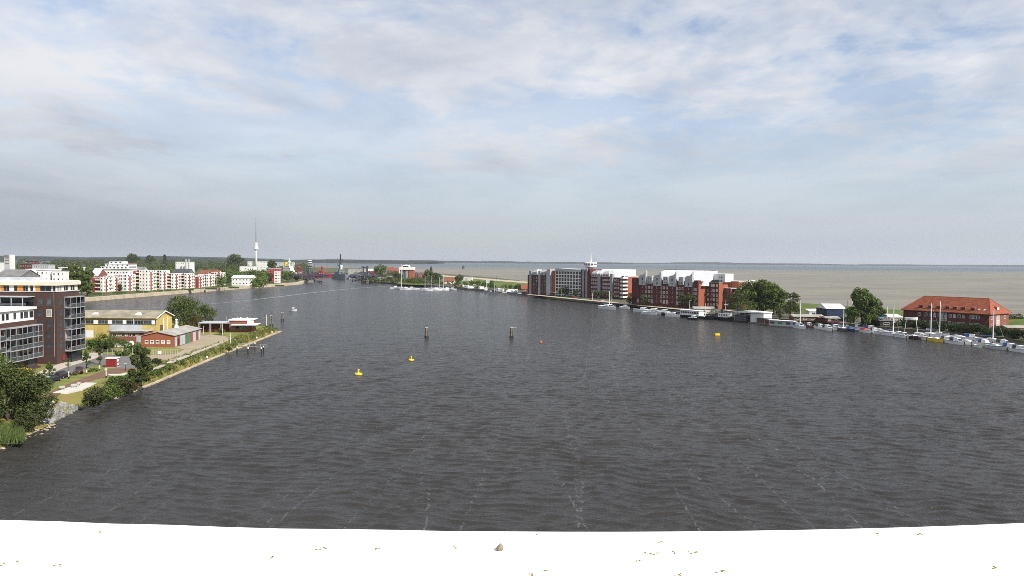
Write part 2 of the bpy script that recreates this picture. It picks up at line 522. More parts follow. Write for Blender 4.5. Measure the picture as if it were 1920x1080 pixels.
# ------------------------------------------------------------------ water
def water_mat(name, deep, rough, waves, foam=True, spec=0.5, far=None, caps=False, grow=None):
    """waves: (amplitude, scale x, scale y, turn) of each ripple system"""
    m = bpy.data.materials.new(name); m.use_nodes = True
    N = NT(m.node_tree)
    g = N.n('ShaderNodeNewGeometry').outputs['Position']
    h = None
    for i, (amp, sx, sy, turn) in enumerate(waves):
        w = N.math('MULTIPLY', N.noise(N.mapping(g, (sx, sy, 1), (3.1 * i, 1.7 * i, 0), (0, 0, R(turn))), 1.0, 3, 0.55, 0.5), amp)
        if grow and i < 2:
            # the long ripples near the ledge are modelled; farther out the relief takes them over
            if i == 0:
                sg = N.n('ShaderNodeSeparateXYZ'); N.l(g, sg.inputs[0])
                gr = N.ramp(N.math('MULTIPLY', sg.outputs[1], .001), [(grow[0] * .001, grow[2]), (grow[1] * .001, 1.0)])
            w = N.math('MULTIPLY', w, gr)
        h = w if h is None else N.math('ADD', h, w)
    gust = N.noise(N.mapping(g, (0.010, 0.020, 1)), 1.0, 5, 0.62)
    gf = N.ramp(gust, [(0.33, 0.0), (0.67, 1.0)])
    bp = N.n('ShaderNodeBump'); bp.inputs['Distance'].default_value = 1.0
    N.l(h, bp.inputs['Height'])
    N.l(N.ramp(gust, [(0.3, 0.62), (0.7, 1.0)]), bp.inputs['Strength'])
    b = N.n('ShaderNodeBsdfPrincipled')
    col = N.mix(gf, tuple(c * 0.8 for c in deep), tuple(c * 1.2 for c in deep))
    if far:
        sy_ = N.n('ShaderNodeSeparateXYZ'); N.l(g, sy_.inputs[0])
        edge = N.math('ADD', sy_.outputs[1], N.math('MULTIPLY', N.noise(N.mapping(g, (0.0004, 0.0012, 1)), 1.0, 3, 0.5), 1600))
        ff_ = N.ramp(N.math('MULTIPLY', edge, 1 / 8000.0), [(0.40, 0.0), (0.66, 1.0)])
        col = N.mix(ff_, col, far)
    if caps:
        cn = N.noise(N.mapping(g, (0.035, 0.10, 1)), 1.0, 4, 0.75)
        col = N.mix(N.ramp(cn, [(0.685, 0.0), (0.72, 0.75)]), col, (0.75, 0.75, 0.72))
        st = N.noise(N.mapping(g, (0.0015, 0.014, 1)), 1.0, 4, 0.6)
        col = N.mix(N.math('MULTIPLY', N.ramp(st, [(0.4, 0), (0.65, 1)]), 0.22), col, tuple(c * 0.6 for c in deep))
    if foam:
        tot = None
        for ang, off, per, wd in ((3, 0.0, 13.0, .007), (-4, 4.0, 19.0, .005), (8, 9.0, 31.0, .004)):
            # wind rows: foam gathered in narrow lines that run down the basin
            s2 = N.n('ShaderNodeSeparateXYZ'); N.l(N.mapping(g, (1, 1, 1), (off, 0, 0), (0, 0, R(ang))), s2.inputs[0])
            bend = N.math('MULTIPLY', N.noise(N.mapping(g, (0.006, 0.006, 1), (off, 2, 0)), 1.0, 2, 0.45), 30.0)
            fr_ = N.math('FRACT', N.math('MULTIPLY', N.math('ADD', s2.outputs[0], bend), 1.0 / per))
            line = N.ramp(N.math('ABSOLUTE', N.math('SUBTRACT', fr_, 0.5)), [(0.0, 1.0), (wd * 1.6, 0.0)])
            tot = line if tot is None else N.math('MAXIMUM', tot, line)
        brk = N.ramp(N.noise(N.mapping(g, (1.6, 0.5, 1)), 1.0, 5, 0.75), [(0.46, 0), (0.66, 1)])
        prt = N.ramp(N.noise(N.mapping(g, (0.016, 0.011, 1), (5, 5, 0)), 1.0, 2, 0.5), [(0.36, 0), (0.56, 1)])
        col = N.mix(N.math('MULTIPLY', N.math('MULTIPLY', tot, brk), N.math('MULTIPLY', prt, 0.36)), col, (0.42, 0.42, 0.41))
    N.l(col, b.inputs['Base Color'])
    b.inputs['Roughness'].default_value = rough
    b.inputs['IOR'].default_value = 1.33
    b.inputs['Specular IOR Level'].default_value = spec
    N.l(bp.outputs[0], b.inputs['Normal'])
    o = N.n('ShaderNodeOutputMaterial'); N.l(b.outputs[0], o.inputs[0])
    MATS[name] = m
    return m
WAVE = 1.5
DEEP = (0.0335, 0.0305, 0.0275)
M['water'] = water_mat('harbour_water', DEEP, 0.2, [(2.3, .13, .34, 6), (1.25, .45, 1.0, -9), (.22, .9, 1.7, -9), (.12, 2.4, 4.0, 14)], spec=0.265, grow=(90, 290, .14))
M['waternear'] = M['water']
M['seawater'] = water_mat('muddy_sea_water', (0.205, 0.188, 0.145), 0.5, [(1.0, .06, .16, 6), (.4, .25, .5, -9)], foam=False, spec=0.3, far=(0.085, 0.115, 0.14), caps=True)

def P2(px, py, z=0.0):
    p = G(px, py, z); return (p.x, p.y)

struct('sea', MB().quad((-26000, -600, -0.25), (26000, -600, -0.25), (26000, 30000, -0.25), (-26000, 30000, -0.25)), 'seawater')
struct('harbour_water', MB().quad((-1200, -300, 0), (330, -300, 0), (330, 160, 0), (255, 300, 0), (150, 470, 0), (60, 700, 0), (-40, 900, 0), (-110, 1250, 0), (-240, 2100, 0), (-900, 2100, 0), (-1200, 800, 0)), 'water')

def wave_field(X, Y, seed=3):
    """wind sea: short crested, crests lying across the view"""
    r = np.random.default_rng(seed)
    # slow warping keeps the crests short and uneven
    wx = sum(a * np.sin(kx * X + ky * Y + p) for a, kx, ky, p in zip(r.uniform(.35, .9, 6), r.uniform(-.5, .5, 6), r.uniform(-.22, .22, 6), r.uniform(0, 6.28, 6)))
    wy = sum(a * np.sin(kx * X + ky * Y + p) for a, kx, ky, p in zip(r.uniform(.25, .6, 6), r.uniform(-.7, .7, 6), r.uniform(-.25, .25, 6), r.uniform(0, 6.28, 6)))
    Z = np.zeros_like(X)
    for i in range(26):
        lam = .95 * (3.3 / .95) ** r.random()
        th = r.normal(0, .24) + .08
        k = 2 * math.pi / lam
        ph = k * ((X + wx) * math.sin(th) + (Y + wy) * math.cos(th)) + r.uniform(0, 6.28)
        env = .5 + .5 * np.sin(X * r.uniform(-.5, .5) + Y * r.uniform(-.3, .3) + r.uniform(0, 6.28))
        Z += .0105 * lam ** .8 * env * (np.exp(1.1 * (np.sin(ph) - 1)) * 2 - .9)
    return Z
ys = [64.0]
while ys[-1] < 335: ys.append(ys[-1] + .17 + .0016 * (ys[-1] - 60))
ys = np.array(ys); xs_ = np.arange(-108, 215, .52)
WX, WY = np.meshgrid(xs_, ys)
WZ = wave_field(WX, WY) * WAVE
fade = np.clip((335 - WY) / 200, 0, 1) * np.clip((WY - 64) / 4, 0, 1) * np.clip((WX + 108) / 4, 0, 1) * np.clip((215 - WX) / 8, 0, 1)
WZ = (WZ - np.percentile(WZ, .3)).clip(0) * fade + .012
nx, ny = len(xs_), len(ys)
wme = bpy.data.meshes.new('harbour_water')
wme.vertices.add(nx * ny); wme.vertices.foreach_set('co', np.stack([WX, WY, WZ], -1).reshape(-1))
ii = (np.arange(ny - 1)[:, None] * nx + np.arange(nx - 1)[None, :]).reshape(-1)
quads = np.stack([ii, ii + 1, ii + nx + 1, ii + nx], 1).astype(np.int32)
wme.loops.add(quads.size); wme.loops.foreach_set('vertex_index', quads.reshape(-1))
wme.polygons.add(len(quads)); wme.polygons.foreach_set('loop_start', np.arange(0, quads.size, 4, dtype=np.int32))
wme.polygons.foreach_set('use_smooth', np.ones(len(quads), bool))
wme.update(calc_edges=True)
put('harbour_water', wme, 'waternear')['kind'] = 'structure'

def land(name, pts, z, m, depth=3.0):
    """flat ground with a vertical edge down into the water; counter-clockwise outline"""
    a = sum(p[0] * q[1] - q[0] * p[1] for p, q in zip(pts, pts[1:] + pts[:1]))
    if a < 0: pts = pts[::-1]
    return struct(name, MB().prism(pts, z - depth, z), m)

# --- left peninsula
SHORE_L = [(-68.0, 8.0), P2(-120, 905), P2(0, 846), P2(45, 822), P2(92, 800), P2(150, 769), P2(215, 749), P2(285, 722), P2(400, 673), P2(517, 626)]
CREST_L = [(x - (8.0 if i < 6 else 5.6), y + 1.0) for i, (x, y) in enumerate(SHORE_L[:-1])] + [(SHORE_L[-1][0] - 5.5, SHORE_L[-1][1] + 1.5)]
TIP = (SHORE_L[-1][0] - 0.5, SHORE_L[-1][1] + 9)
TIPB = (SHORE_L[-1][0] - 14, SHORE_L[-1][1] + 22)
pen = CREST_L + [(TIP[0] - 6.5, TIP[1] - 2), (TIPB[0] - 4, TIPB[1] - 6), (-175, 346), (-520, 352), (-520, 8)]
land('lawn', pen, 2.5, 'lawn')
def strip(name, lines, m):
    """lines: list of polylines [(x,y,z)] with equal counts, lofted"""
    n = len(lines[0]); v = [p for L in lines for p in L]; f = []
    for i in range(len(lines) - 1):
        for k in range(n - 1):
            f.append((i * n + k, i * n + k + 1, (i + 1) * n + k + 1, (i + 1) * n + k))
    mb = MB(); mb.v = v; mb.f = f
    return mb
sh = SHORE_L + [TIP, TIPB]
cr = CREST_L + [(TIP[0] - 6.5, TIP[1] - 2), (TIPB[0] - 4, TIPB[1] - 6)]
def lerp2(a, b, t): return (a[0] + (b[0] - a[0]) * t, a[1] + (b[1] - a[1]) * t)
def resample(pts, step):
    out = [pts[0]]
    for a, b in zip(pts, pts[1:]):
        n = max(1, int(math.dist(a, b) / step))
        out += [lerp2(a, b, (i + 1) / n) for i in range(n)]
    return out
# matched resampling of both lines
sh2, cr2 = [], []
for i in range(len(sh) - 1):
    n = max(1, int(math.dist(sh[i], sh[i + 1]) / 2.5))
    for k in range(n):
        sh2.append(lerp2(sh[i], sh[i + 1], k / n)); cr2.append(lerp2(cr[i], cr[i + 1], k / n))
sh2.append(sh[-1]); cr2.append(cr[-1])
rnd = random.Random(4)
rows = []
for t, z in ((0.02, -1.5), (0.021, 0.32), (0.2, 0.55), (0.5, 1.45), (0.8, 2.2), (1.0, 2.53), (1.15, 2.51)):
    rows.append([(*lerp2(a, b, t), z + (rnd.uniform(-.16, .16) if 0.1 < t < 0.9 else 0)) for a, b in zip(sh2, cr2)])
BANK = struct('bank', strip('bank', rows[::-1], 'slope'), 'slope')
# quay coping: pale stone edge from the bushes to the tip, cut in blocks
cop = thing('quay_coping', 'pale stone coping along the water edge of the grassy bank', 'kerb', (sh[6][0], sh[6][1], 0))
ox, oy = sh[6][0], sh[6][1]
cpts = resample([sh[6], sh[7], sh[8], sh[9], sh[10]], 4.0)
for a, b in zip(cpts, cpts[1:]):
    d = Vector((b[0] - a[0], b[1] - a[1])); nn = Vector((-d.y, d.x)).normalized()
    q = lerp2(a, b, 0.985)
    pl = [(a[0] - ox + nn.x * -.35, a[1] - oy + nn.y * -.35), (q[0] - ox + nn.x * -.35, q[1] - oy + nn.y * -.35), (q[0] - ox + nn.x * .3, q[1] - oy + nn.y * .3), (a[0] - ox + nn.x * .3, a[1] - oy + nn.y * .3)]
    MB().prism(pl, -1.2, 0.46 + rnd.uniform(-.03, .03)).build('stone', 'beige', cop)

def sheet(name, pix, z, m, label=None):
    pts = [P2(a, b, z) for a, b in pix]
    a = sum(p[0] * q[1] - q[0] * p[1] for p, q in zip(pts, pts[1:] + pts[:1]))
    if a < 0: pts = pts[::-1]
    return struct(name, MB().prism(pts, z - 0.4, z), m)
sheet('pavement', [(20, 716), (58, 703), (138, 671), (175, 661), (193, 664), (178, 672), (120, 690), (66, 712), (40, 726)], 2.54, 'paving')
sheet('road', [(30, 735), (66, 711), (120, 690), (178, 672), (193, 664), (250, 668), (330, 662), (322, 668), (262, 690), (222, 690), (180, 683), (160, 693), (105, 716), (60, 745)], 2.53, 'asphalt')
sheet('footpath', [(60, 758), (80, 742), (110, 727), (150, 711), (190, 697), (222, 689), (262, 691), (222, 700), (192, 708), (168, 715), (120, 733), (92, 748)], 2.56, 'brickpath')
sheet('plaza', [(96, 737), (128, 726), (160, 717), (182, 717.5), (170, 724), (155, 729), (124, 735.5)], 2.60, 'plaza')
sheet('plaza', [(202, 701), (225, 701), (250, 696.5), (250, 699), (228, 704), (204, 703.5)], 2.60, 'plaza')
sheet('pavement', [(60, 768), (84, 752), (104, 752), (88, 761), (70, 772)], 2.58, 'plaza')
sheet('yard', [(250, 668), (330, 664), (345, 655), (330, 652), (362, 640), (366, 630), (395, 627), (420, 630), (433, 634), (420, 640), (380, 654), (345, 668), (320, 676)], 2.55, 'yard')
sheet('footpath', [(320, 676), (345, 668), (410, 643), (440, 631.5), (440.6, 632), (411, 644), (346, 669.4), (290, 691), (284, 692)], 2.58, 'paving')

# --- far left bank with the town
SHORE_T = [P2(-240, 588), P2(-60, 580), P2(40, 573), P2(160, 565.5), P2(300, 554), P2(430, 543.5), P2(520, 537), P2(566, 533), P2(572, 529), P2(566, 521), P2(585, 516), P2(620, 512), P2(640, 510)]
town = SHORE_T + [(-420, 2500), (-900, 2900), (-3500, 3300), (-3500, 420), (-900, 420)]
land('town_ground', town, 2.4, 'farground')
mb = MB()
qpts = SHORE_T[:9]
for off, w, z0, z1, nm, m_ in ((0, 1.2, -2, 2.7, 'quay_wall', 'beige'),):
    for a, b in zip(qpts, qpts[1:]):
        d = Vector((b[0] - a[0], b[1] - a[1])); nn = Vector((-d.y, d.x)).normalized()
        if nn.x > 0: nn = -nn
        pl = [(a[0] - nn.x * .3, a[1] - nn.y * .3), (b[0] - nn.x * .3, b[1] - nn.y * .3), (b[0] + nn.x * w, b[1] + nn.y * w), (a[0] + nn.x * w, a[1] + nn.y * w)]
        mb.prism(pl, z0, z1)
tag(mb.build('quay_wall', 'beige'), 'long beige quay wall below the red and white apartment blocks', 'wall')
inner = [(x - 6, y + 1.5) for x, y in qpts]
mbp = strip('promenade', [[(x - 1.1, y, 2.46) for x, y in qpts], [(x, y, 2.46) for x, y in inner]], None)
struct('promenade', mbp, 'sand')

# --- right bank with the dike, and the museum spit beyond
SHORE_R = [P2(2500, 742), P2(2150, 678), P2(1920, 648), P2(1800, 633), P2(1700, 624.5), P2(1560, 612), P2(1480, 605.5), P2(1400, 599), P2(1290, 588.5), P2(1190, 575.5), P2(1060, 561), P2(985, 552.5), P2(935, 547.5), P2(870, 543), P2(800, 537), P2(730, 532.5), P2(692, 530), P2(688, 525), P2(672, 519), P2(650, 514), P2(645, 509)]
SEA_R = [(P2(640, 506)), P2(700, 508), P2(790, 512), P2(860, 517), P2(930, 523), P2(1000, 530, 1.0), P2(1100, 538, 1.0)]
crest = [G(1100, 539.5, 5.5), G(1200, 547, 5.8), G(1350, 557.5, 6), G(1500, 568, 6), G(1640, 577.5, 6), G(1760, 586, 6), G(1960, 601, 6), G(2500, 640, 6)]
CREST = [(p.x, p.y) for p in crest]
land('harbour_bank', SHORE_R + SEA_R + CREST[1:], 1.9, 'quay_soil')
u_ = Vector((0.915, 0.405))
dk = []
for off, z in ((-22, 1.85), (-13, 4.6), (-4, 5.95), (0, 6.0), (5, 5.7), (26, -1.5)):
    dk.append([(x + u_.x * off, y + u_.y * off, z) for x, y in CREST])
struct('dike', strip('dike', dk, 'dike'), 'dike', smooth=True)
# meadow and beach sand towards the museum
mea = [P2(1000, 531, 2), P2(930, 524.5, 2), P2(860, 518.5, 2), P2(800, 514, 2), P2(760, 513, 2), P2(770, 522, 2), P2(840, 531, 2), P2(900, 538, 2), P2(985, 547, 2), P2(1010, 545, 2), P2(1100, 540, 2)]
land('meadow', mea, 2.0, 'dike', 0.2)
struct('beach', strip('beach', [[(*P2(a, b, 2.05), 2.05) for a, b in ((1010, 533), (930, 526.5), (860, 520.5), (800, 516.5))], [(*P2(a, b, 2.05), 2.05) for a, b in ((1010, 529.5), (930, 523.6), (860, 518), (800, 514))]], None), 'sand')

# --- far coasts
M['farwood'] = ground_mat('far_coast_woods', [(0.012, 0.018, 0.012), (0.03, 0.036, 0.024)], 0.004, 0.03)
def coast(name, x0, x1, y, hgt, seed, depth=1500, step=60):
    r = random.Random(seed); n = int((x1 - x0) / step)
    ph = [r.uniform(0, 6.28) for _ in range(6)]
    top = []
    for i in range(n + 1):
        x = x0 + (x1 - x0) * i / n
        t = x / 1000.0
        h = hgt * (0.62 + 0.2 * math.sin(t * 1.3 + ph[0]) + 0.15 * math.sin(t * 3.7 + ph[1]) + r.uniform(-.12, .2) * (1 if math.sin(t * 2.1 + ph[2]) > -.2 else .3))
        top.append((x, max(2.5, h)))
    a = [(x, y, -1) for x, h in top]; b = [(x, y + 8, h) for x, h in top]; c = [(x, y + depth, h * 0.9) for x, h in top]; d = [(x, y + depth + 10, -1) for x, h in top]
    o = struct(name, strip(name, [a, b, c, d], None), 'farwood')
    return o
coast('far_coast_hills', -9000, -700, 6500, 46, 2)
coast('far_coast_hills', -3200, 1600, 10200, 36, 5)
coast('far_coast_hills', -500, 16000, 12500, 34, 9)

# --- haze
hz = MB().box(-16000, 17000, -150, 15800, -4, 128).build('haze', None)
hz['kind'] = 'stuff'
hm = bpy.data.materials.new('haze_air'); hm.use_nodes = True
HN = NT(hm.node_tree)
pvn = HN.n('ShaderNodeVolumePrincipled')
pvn.inputs['Color'].default_value = (0.86, 0.92, 1.0, 1)
pvn.inputs['Density'].default_value = 0.00004
pvn.inputs['Anisotropy'].default_value = 0.15
ho = HN.n('ShaderNodeOutputMaterial'); HN.l(pvn.outputs[0], ho.inputs['Volume'])
hz.data.materials.append(hm)

# --- the roof ledge in front of the camera
LZ = CAM_H - 0.70
led = thing('roof_ledge', 'bright white roof parapet ledge along the bottom edge, dotted with lichen specks', 'ledge', (0, 2.0, LZ))
def edge_y(x):
    c = 0.0 + (0.0325 * x * x if x < 0 else 0.050 * x * x)
    return min(c, 0.30) + (0.12 * max(0, abs(x) - 2.6) if abs(x) > 2.6 else 0)
xs = [-9 + 18 * i / 120 for i in range(121)]
mb = MB(); n = len(xs); v = []
re_ = random.Random(11)
for dy, dz in ((-2.6, 0.0), (-0.02, 0.0), (0.0, -0.02), (0.0, -0.16), (-0.05, -0.17), (-0.05, -6.0)):
    for x in xs:
        j = re_.uniform(-.004, .004) if dz <= 0 and dy > -1 and x < 0 else 0
        v.append((x, (edge_y(x) if dy > -1 else 0) + dy + j, dz))
mb.v = v
for i in range(5):
    for k in range(n - 1):
        mb.f.append((i * n + k, i * n + k + 1, (i + 1) * n + k + 1, (i + 1) * n + k))
mb.build('coping', mat('white_roof_paint', (0.83, 0.83, 0.82), 0.75, 0.015, 3.0), led)
lich = MB()
for px, py, w in ((600, 1029, 26), (709, 1029, 14), (509, 1047, 14), (107, 1061, 14), (190, 999, 8), (32, 1054, 8), (5, 1058, 8), (1220, 1038, 34), (1262, 1037, 12), (1301, 1036, 20), (1238, 1016, 8), (1195, 1054, 9), (1021, 1070, 10), (996, 1079, 16), (1350, 1072, 16), (1646, 1003, 6), (1725, 1001, 7), (1866, 1064, 12), (1010, 1002, 10), (852, 1027, 8), (1272, 1078, 16)):
    for k in range(max(3, w // 3)):
        p = G(px + re_.uniform(-w / 2, w / 2), py + re_.uniform(-2.5, 2.5), LZ)
        s = re_.uniform(.0012, .0034)
        lich.cbox((p.x, p.y - 2.0, 0.0008), (s * 1.6, s, 0.0016), re_.uniform(0, 3))
lo_ = lich.build('lichen', mat('yellow_lichen', (0.34, 0.29, 0.10), 0.9, 0.3, 300), led)
lo_['kind'] = 'stuff'
pb = G(936, 1032, LZ)
bm = bmesh.new(); bmesh.ops.create_icosphere(bm, subdivisions=3, radius=1)
for vv in bm.verts:
    t = (vv.co.z + 1) / 2
    vv.co.x *= (1.05 - 0.75 * t * t); vv.co.y *= (1.0 - 0.6 * t * t)
    vv.co.x += 0.35 * t
    vv.co += vv.co * 0.08 * math.sin(5 * vv.co.x + 7 * vv.co.z)
me = bpy.data.meshes.new('pebble'); bm.to_mesh(me); bm.free()
tag(put('pebble', me, mat('brown_pebble', (0.30, 0.25, 0.16), 0.8, 0.35, 60), loc=(pb.x, pb.y, LZ + 0.0075), scale=(0.0095, 0.009, 0.0095), smooth=True), 'small pointed brown snail shell lying on the white parapet', 'shell')
# ------------------------------------------------------------------ plants
def leaf_cloud(name, clumps, per, size, seed, flat=0.55, droop=0.0, outward=0.6):
    """clumps: [(x,y,z,r)]; many small leaf sprays in each clump's shell"""
    r = np.random.default_rng(seed)
    C = np.array(clumps, float)
    w = C[:, 3] ** 2; w = w / w.sum()
    n = per
    idx = r.choice(len(C), n, p=w)
    d = r.normal(size=(n, 3)); d /= np.linalg.norm(d, axis=1)[:, None]
    rad = C[idx, 3] * (0.55 + 0.5 * r.random(n) ** 0.6)
    pos = C[idx, :3] + d * rad[:, None] * np.array([1, 1, 0.9])
    nor = d * outward + r.normal(size=(n, 3)) * (1 - outward) + np.array([0, 0, flat * 0.5])
    nor /= np.linalg.norm(nor, axis=1)[:, None]
    t = np.cross(nor, r.normal(size=(n, 3))); t /= np.linalg.norm(t, axis=1)[:, None]
    b = np.cross(nor, t)
    if droop:
        b = b * (1 - droop) + np.array([0, 0, -1.0]) * droop
    s = size * (0.6 + 0.8 * r.random(n))
    l = (s * (1.0 + 0.5 * r.random(n)))[:, None]; ww = (s * 0.62)[:, None]
    P = np.stack([pos - b * l * .5, pos + t * ww * .5 - b * l * .05, pos + b * l * .5, pos - t * ww * .5 + b * l * .05], 1)
    me = bpy.data.meshes.new(name)
    me.vertices.add(n * 4); me.vertices.foreach_set('co', P.reshape(-1))
    me.loops.add(n * 4); me.loops.foreach_set('vertex_index', np.arange(n * 4, dtype=np.int32))
    me.polygons.add(n); me.polygons.foreach_set('loop_start', np.arange(0, n * 4, 4, dtype=np.int32))
    me.update(calc_edges=True)
    return me

def crown_clumps(seed, rx, rz, n, zc, shape='round', base=0.25):
    r = random.Random(seed); out = []
    for i in range(n):
        a = r.uniform(0, 6.283); t = r.uniform(-1, 1) if shape != 'cone' else r.uniform(-1, 1)
        if shape == 'round': k = math.sqrt(max(0, 1 - t * t)) * 0.78
        elif shape == 'column': k = 0.55 * (1 - max(0, t) ** 3) * (1 if t > -.8 else .6)
        elif shape == 'cone': k = 0.9 * (1 - t) / 2 + 0.06
        elif shape == 'dome': k = math.sqrt(max(0, 1 - max(0, t) ** 2)) * 0.8
        k *= r.uniform(0.55, 1.08)
        cr = r.uniform(0.24, 0.40) * rx * (0.6 if shape in ('column', 'cone') else 1)
        out.append((math.cos(a) * k * rx, math.sin(a) * k * rx, zc + t * rz * 0.8, cr))
    out.append((0, 0, zc, rx * (0.42 if shape in ('round', 'dome') else .3)))
    return out

_tree_proto = {}
def tree(name, label, loc, h, w, m='leafmid', shape='round', seed=1, trunk=0.22, leaves=1500, size=None, cat='tree', group=None, bark='bark', droop=0.0, kind=None, dens=1.0):
    """tapered trunk with limbs and a crown of leaf sprays; h, w are metres"""
    key = (shape, seed % 7, leaves, m, round(trunk, 2), bark, droop, round(size or 0, 2), round(w / h, 1))
    if key not in _tree_proto:
        asp = w / h
        rx = 5.0 * asp; th = 10 * trunk
        rz = (10 - th) / 2; zc = th + rz
        cl = crown_clumps(seed * 13 + 5, rx, rz, 22 if leaves < 3000 else 34, zc, shape)
        sz = (size or 0.55)
        cm = leaf_cloud('crown', cl, leaves, sz, seed, droop=droop)
        cm.materials.append(M[m])
        mb = MB(); rr = random.Random(seed)
        mb.tube((0, 0, -0.3), (0.1, 0.05, th + rz * 0.5), 0.28, 0.16, 7)
        mb.tube((0.1, 0.05, th + rz * 0.5), (0, 0, th + rz * 1.5), 0.16, 0.05, 6)
        for i in range(8):
            c = cl[i * 2 % len(cl)]; z0 = th * 0.75 + rr.random() * rz * 0.7
            mb.tube((0.05, 0.03, z0), (c[0] * .8, c[1] * .8, max(c[2] - .2, z0 + .3)), 0.09, 0.03, 5)
        tm = mb.mesh('trunk'); tm.materials.append(M[bark])
        _tree_proto[key] = (tm, cm)
    tm, cm = _tree_proto[key]
    t = thing(name, label, cat, loc, (seed * 2.4) % 6.28, group, scale=h / 10.0)
    put('trunk', tm, None, t); put('crown', cm, None, t)
    return t

def bush(name, label, loc, h, w, m='leafmid', seed=1, leaves=500, size=0.35, cat='bush', group=None, depth=None):
    depth = depth or w
    r = random.Random(seed); cl = []
    for i in range(12):
        a = r.uniform(0, 6.28); k = r.uniform(0, .7)
        cl.append((math.cos(a) * k * w / 2, math.sin(a) * k * depth / 2, r.uniform(.25, .68) * h, r.uniform(.2, .34) * min(w, h, depth)))
    me = leaf_cloud('foliage', cl, leaves, size, seed); me.materials.append(M[m])
    t = thing(name, label, cat, loc, 0, group)
    put('foliage', me, None, t)
    mb = MB()
    for i in range(5):
        c = cl[i]; mb.tube((0.1 * (i - 2), 0, -0.2), (c[0], c[1], c[2]), 0.05, 0.02, 4)
    mb.build('stem', 'bark', t)
    return t

def tufts(name, spots, h, w, m, seed, per=5, label=None):
    """blades of tall grass, one mass"""
    r = random.Random(seed); mb = MB()
    for (x, y, z) in spots:
        for k in range(per):
            a = r.uniform(0, 6.28); hh = h * r.uniform(.5, 1.2); dx, dy = math.cos(a) * w, math.sin(a) * w
            ox, oy = r.uniform(-w, w) * 1.5, r.uniform(-w, w) * 1.5
            lx, ly = r.uniform(-.35, .35) * hh, r.uniform(-.35, .35) * hh
            i = len(mb.v)
            mb.v += [(x + ox - dx, y + oy - dy, z - .05), (x + ox + dx, y + oy + dy, z - .05), (x + ox + lx, y + oy + ly, z + hh)]
            mb.f.append((i, i + 1, i + 2))
    o = mb.build(name, m)
    o['kind'] = 'stuff'
    return o

# ------------------------------------------------------------------ cars
def car(label, loc, rz, paint, kind='hatch', name='parked_car', group='parked cars', L=4.3):
    t = thing(name, label, 'car' if kind != 'camper' else 'camper van', loc, rz, group)
    W2 = 0.88
    # side profile (x along the length, front = +x)
    if kind == 'estate': roof = [(-2.05, 0.95), (-1.85, 1.45), (0.25, 1.48), (1.0, 0.98)]
    elif kind == 'hatch': roof = [(-2.0, 0.98), (-1.55, 1.42), (0.1, 1.46), (1.0, 0.98)]
    else: roof = [(-1.5, 0.98), (-0.95, 1.4), (0.1, 1.42), (1.0, 0.95)]
    low = [(-2.12, 0.35), (2.1, 0.35), (2.14, 0.68), (1.95, 0.86), (1.0, 0.97)]
    s = L / 4.3
    def extr(prof, wb, wt=None):
        mb = MB(); n = len(prof); zmx = max(p[1] for p in prof)
        for sg in (-1, 1):
            for x, z in prof:
                ww = wb if wt is None or z < 1.1 else wt
                mb.v.append((x * s, sg * ww, z))
        mb.f.append(tuple(range(n))); mb.f.append(tuple(range(2 * n - 1, n - 1, -1)))
        for k in range(n):
            j = (k + 1) % n; mb.f.append((j, k, n + k, n + j))
        return mb
    body = extr(low + [(roof[0][0] - .05, 0.96), (-2.16, 0.8)], W2).build('body', paint, t)
    extr([roof[0], roof[3], roof[2], roof[1]], W2 - .03, W2 - .2).build('cabin', 'glass', t)
    top = [(roof[1][0] + .03, roof[1][1] - .01), (roof[2][0] - .03, roof[2][1] - .01), (roof[2][0] - .1, roof[2][1] + .04), (roof[1][0] + .1, roof[1][1] + .04)]
    extr(top, W2 - .19).build('roof', paint, t)
    if 'wheel' not in _winmesh:
        wm = MB(); wm.tube((0, -.1, 0), (0, .1, 0), .32, .32, 10); w_ = wm.mesh('wheel'); w_.materials.append(M['tyre'])
        hm_ = MB(); hm_.tube((0, -.11, 0), (0, .11, 0), .18, .18, 8); h_ = hm_.mesh('rim'); h_.materials.append(M['silver'])
        _winmesh['wheel'] = (w_, h_)
    for wx in (-1.3 * s, 1.32 * s):
        for wy in (-.8, .8):
            o = put('wheel', _winmesh['wheel'][0], None, t, (wx, wy, .32)); put('rim', _winmesh['wheel'][1], None, o)
    for wy in (-.62, .62):
        MB().cbox((-2.15 * s, wy, .78), (.06, .3, .16)).build('tail_light', 'brightred', t)
        MB().cbox((2.1 * s, wy, .68), (.1, .34, .14)).build('headlight', 'silver', t)
    MB().cbox((-2.15 * s, 0, .55), (.05, .5, .12)).build('number_plate', 'white', t)
    return t

def camper(label, loc, rz, L=6.5, H=2.9, group='camper vans on the harbour meadow'):
    t = thing('camper_van', label, 'camper van', loc, rz, group)
    MB().sectionx([(-1.1, .45), (1.1, .45), (1.1, H - .15), (.95, H), (-.95, H), (-1.1, H - .15)], -L / 2, L / 2 - 1.6).build('body', 'white_metal', t)
    mb = MB(); n = [(L / 2 - 1.58, .45), (L / 2, .45), (L / 2, 1.1), (L / 2 - .7, 2.0), (L / 2 - 1.58, 2.1)]
    for sg in (-1, 1):
        mb.v += [(x, sg * 1.0, z) for x, z in n]
    mb.f += [tuple(range(5)), tuple(range(9, 4, -1))] + [((k + 1) % 5, k, 5 + k, 5 + (k + 1) % 5) for k in range(5)]
    mb.build('cab', 'white_metal', t)
    for sg in (-1, 1):
        MB().box(-L / 4 - .6, -L / 4 + .6, sg * 1.11 - .02, sg * 1.11 + .02, 1.5, 2.1).build('window', 'glass', t)
    for wx in (-L / 3, L / 2 - 1.0):
        for sg in (-1, 1):
            MB().tube((wx, sg * .85, .35), (wx, sg * 1.08, .35), .35, .35, 8).build('wheel', 'tyre', t)
    return t

